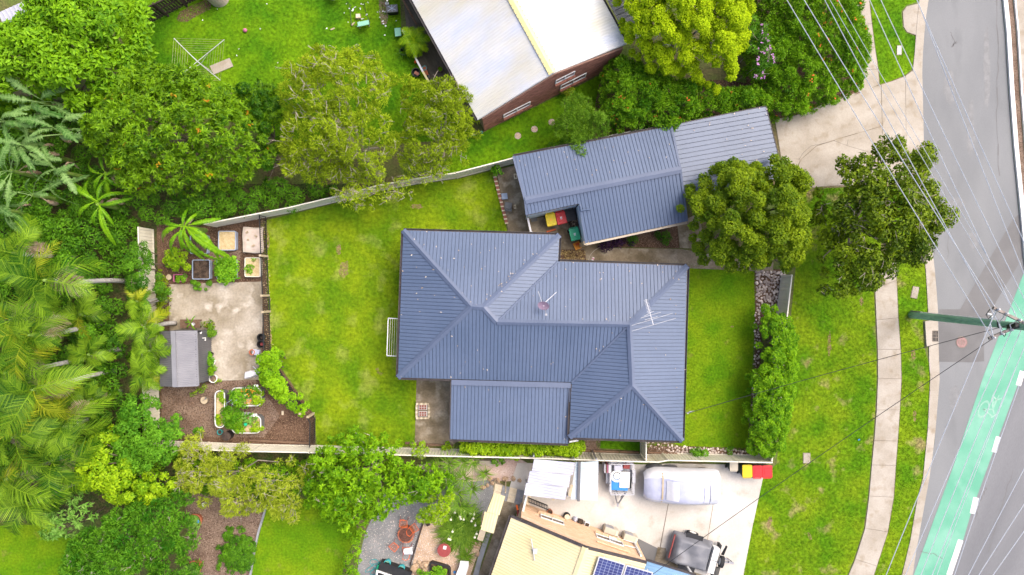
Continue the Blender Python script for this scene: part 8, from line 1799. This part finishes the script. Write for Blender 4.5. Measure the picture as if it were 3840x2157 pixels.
mb = MB(); mb.beam(at_z(8.9)+Vector((-.25, .1, 0)), at_z(8.4)+Vector((-.3, -.1, 0)), .2, .25); obj('fuse_box', mb, M['black_metal'], pl)
def wire(a, b, sag, r, m, label, grp):
    a, b = Vector(a), Vector(b); mb = MB(); n = 14
    mb.tube([a.lerp(b, i/n)-Vector((0, 0, 4*sag*(i/n)*(1-i/n))) for i in range(n+1)], r, 4); tag(obj('power_line', mb, M[m]), label, 'power line', grp)
ext_ = lambda p, q, k: (p[0]+(q[0]-p[0])*k, p[1]+(q[1]-p[1])*k)
def upline(pin, far_px, z, lab, r=.021):  # from a pin up the street, past the top of the picture
    b = U(*far_px, z); a = Vector(pin); wire(a, a+(b-a)*1.35, .15, r, 'wire_white', lab, 'conductors running up the street')
upline(pins2[0], (2957, 0), 8.9, 'bright power line farthest left over the flowering bush')
upline(pins1[0], (3022, 0), 9.6, 'second bright power line over the flowering bush')
upline(pins2[1]+Vector((.2, 0, 0)), (3099, 0), 8.9, 'third bright power line, over street tree crown')
upline(pins1[1]+Vector((.5, 0, 0)), (3119, 0), 9.2, 'thin bright line close beside the third one', .014)
upline(pins1[2], (3268, 0), 9.6, 'bright power line over the top verge patch')
upline(pins1[2]+Vector((.35, 0, 0)), (3150, 0), 9.4, 'upper of two close lines over the bush edge', .014)
upline(pins1[3]+Vector((.6, 0, 0)), (3310, 0), 9.6, 'bright line over verge, nearer the kerb')
upline(pins1[4], (3447, 0), 9.7, 'bright power line over the kerb at top')
upline(pins1[5], (3449, 8), 9.9, 'bright power line crossing the asphalt at top')
def downline(pin, px, z, lab, r=.021):
    a = Vector(pin); b = U(*px, z); wire(a, a+(b-a)*1.3, .1, r, 'wire_white', lab, 'conductors running down the street')
downline(pins1[0], (3327, 2157), 8.3, 'bright power line crossing the narrow verge low down')
downline(pins2[2]+Vector((.1, 0, 0)), (3400, 2157), 8.6, 'bright power line along the lower kerb')
downline(pins2[3], (3458, 2157), 8.7, 'bright power line over the green lane bottom left')
downline(pins2[3]+Vector((.5, 0, 0)), (3500, 2157), 8.8, 'bright power line over the green lane bottom middle')
downline(pins2[4], (3518, 2157), 8.8, 'thin bright line over the lower green lane', .014)
downline(pins2[5], (3584, 2157), 8.8, 'bright line along the white lane dashes')
downline(pins1[4]+Vector((2.2, 0, 0)), (3637, 2157), 8.9, 'bright line over the worn lane bottom')
downline(pins1[5]+Vector((2.6, 0, 0)), (3676, 2157), 9.0, 'second bright line over the worn lane')
downline(pins1[5]+Vector((4.0, 0, 0)), (3730, 2157), 9.2, 'rightmost bright line over the worn lane')
wire(at_z(8.2)-Vector((.2, 0, 0)), U(2577, 1550, 2.9), .25, .016, 'wire_black', 'black service cable from pole to house roof edge', 'black service cables')
wire(at_z(8.3)-Vector((.2, .1, 0)), U(2398, 2190, 3.0), .3, .016, 'wire_black', 'black service cable from pole toward yellow house', 'black service cables')
mb = MB(); q = U(2577, 1550, 2.85); mb.tube([q, q+Vector((.18, .08, .02)), q+Vector((.4, .13, .06))], [.03, .045, .02], 6); mb.tube([q+Vector((0, 0, -.25)), q+Vector((.02, 0, .1))], .025, 6); obj('cable_bracket', mb, M['aluminium'], house)
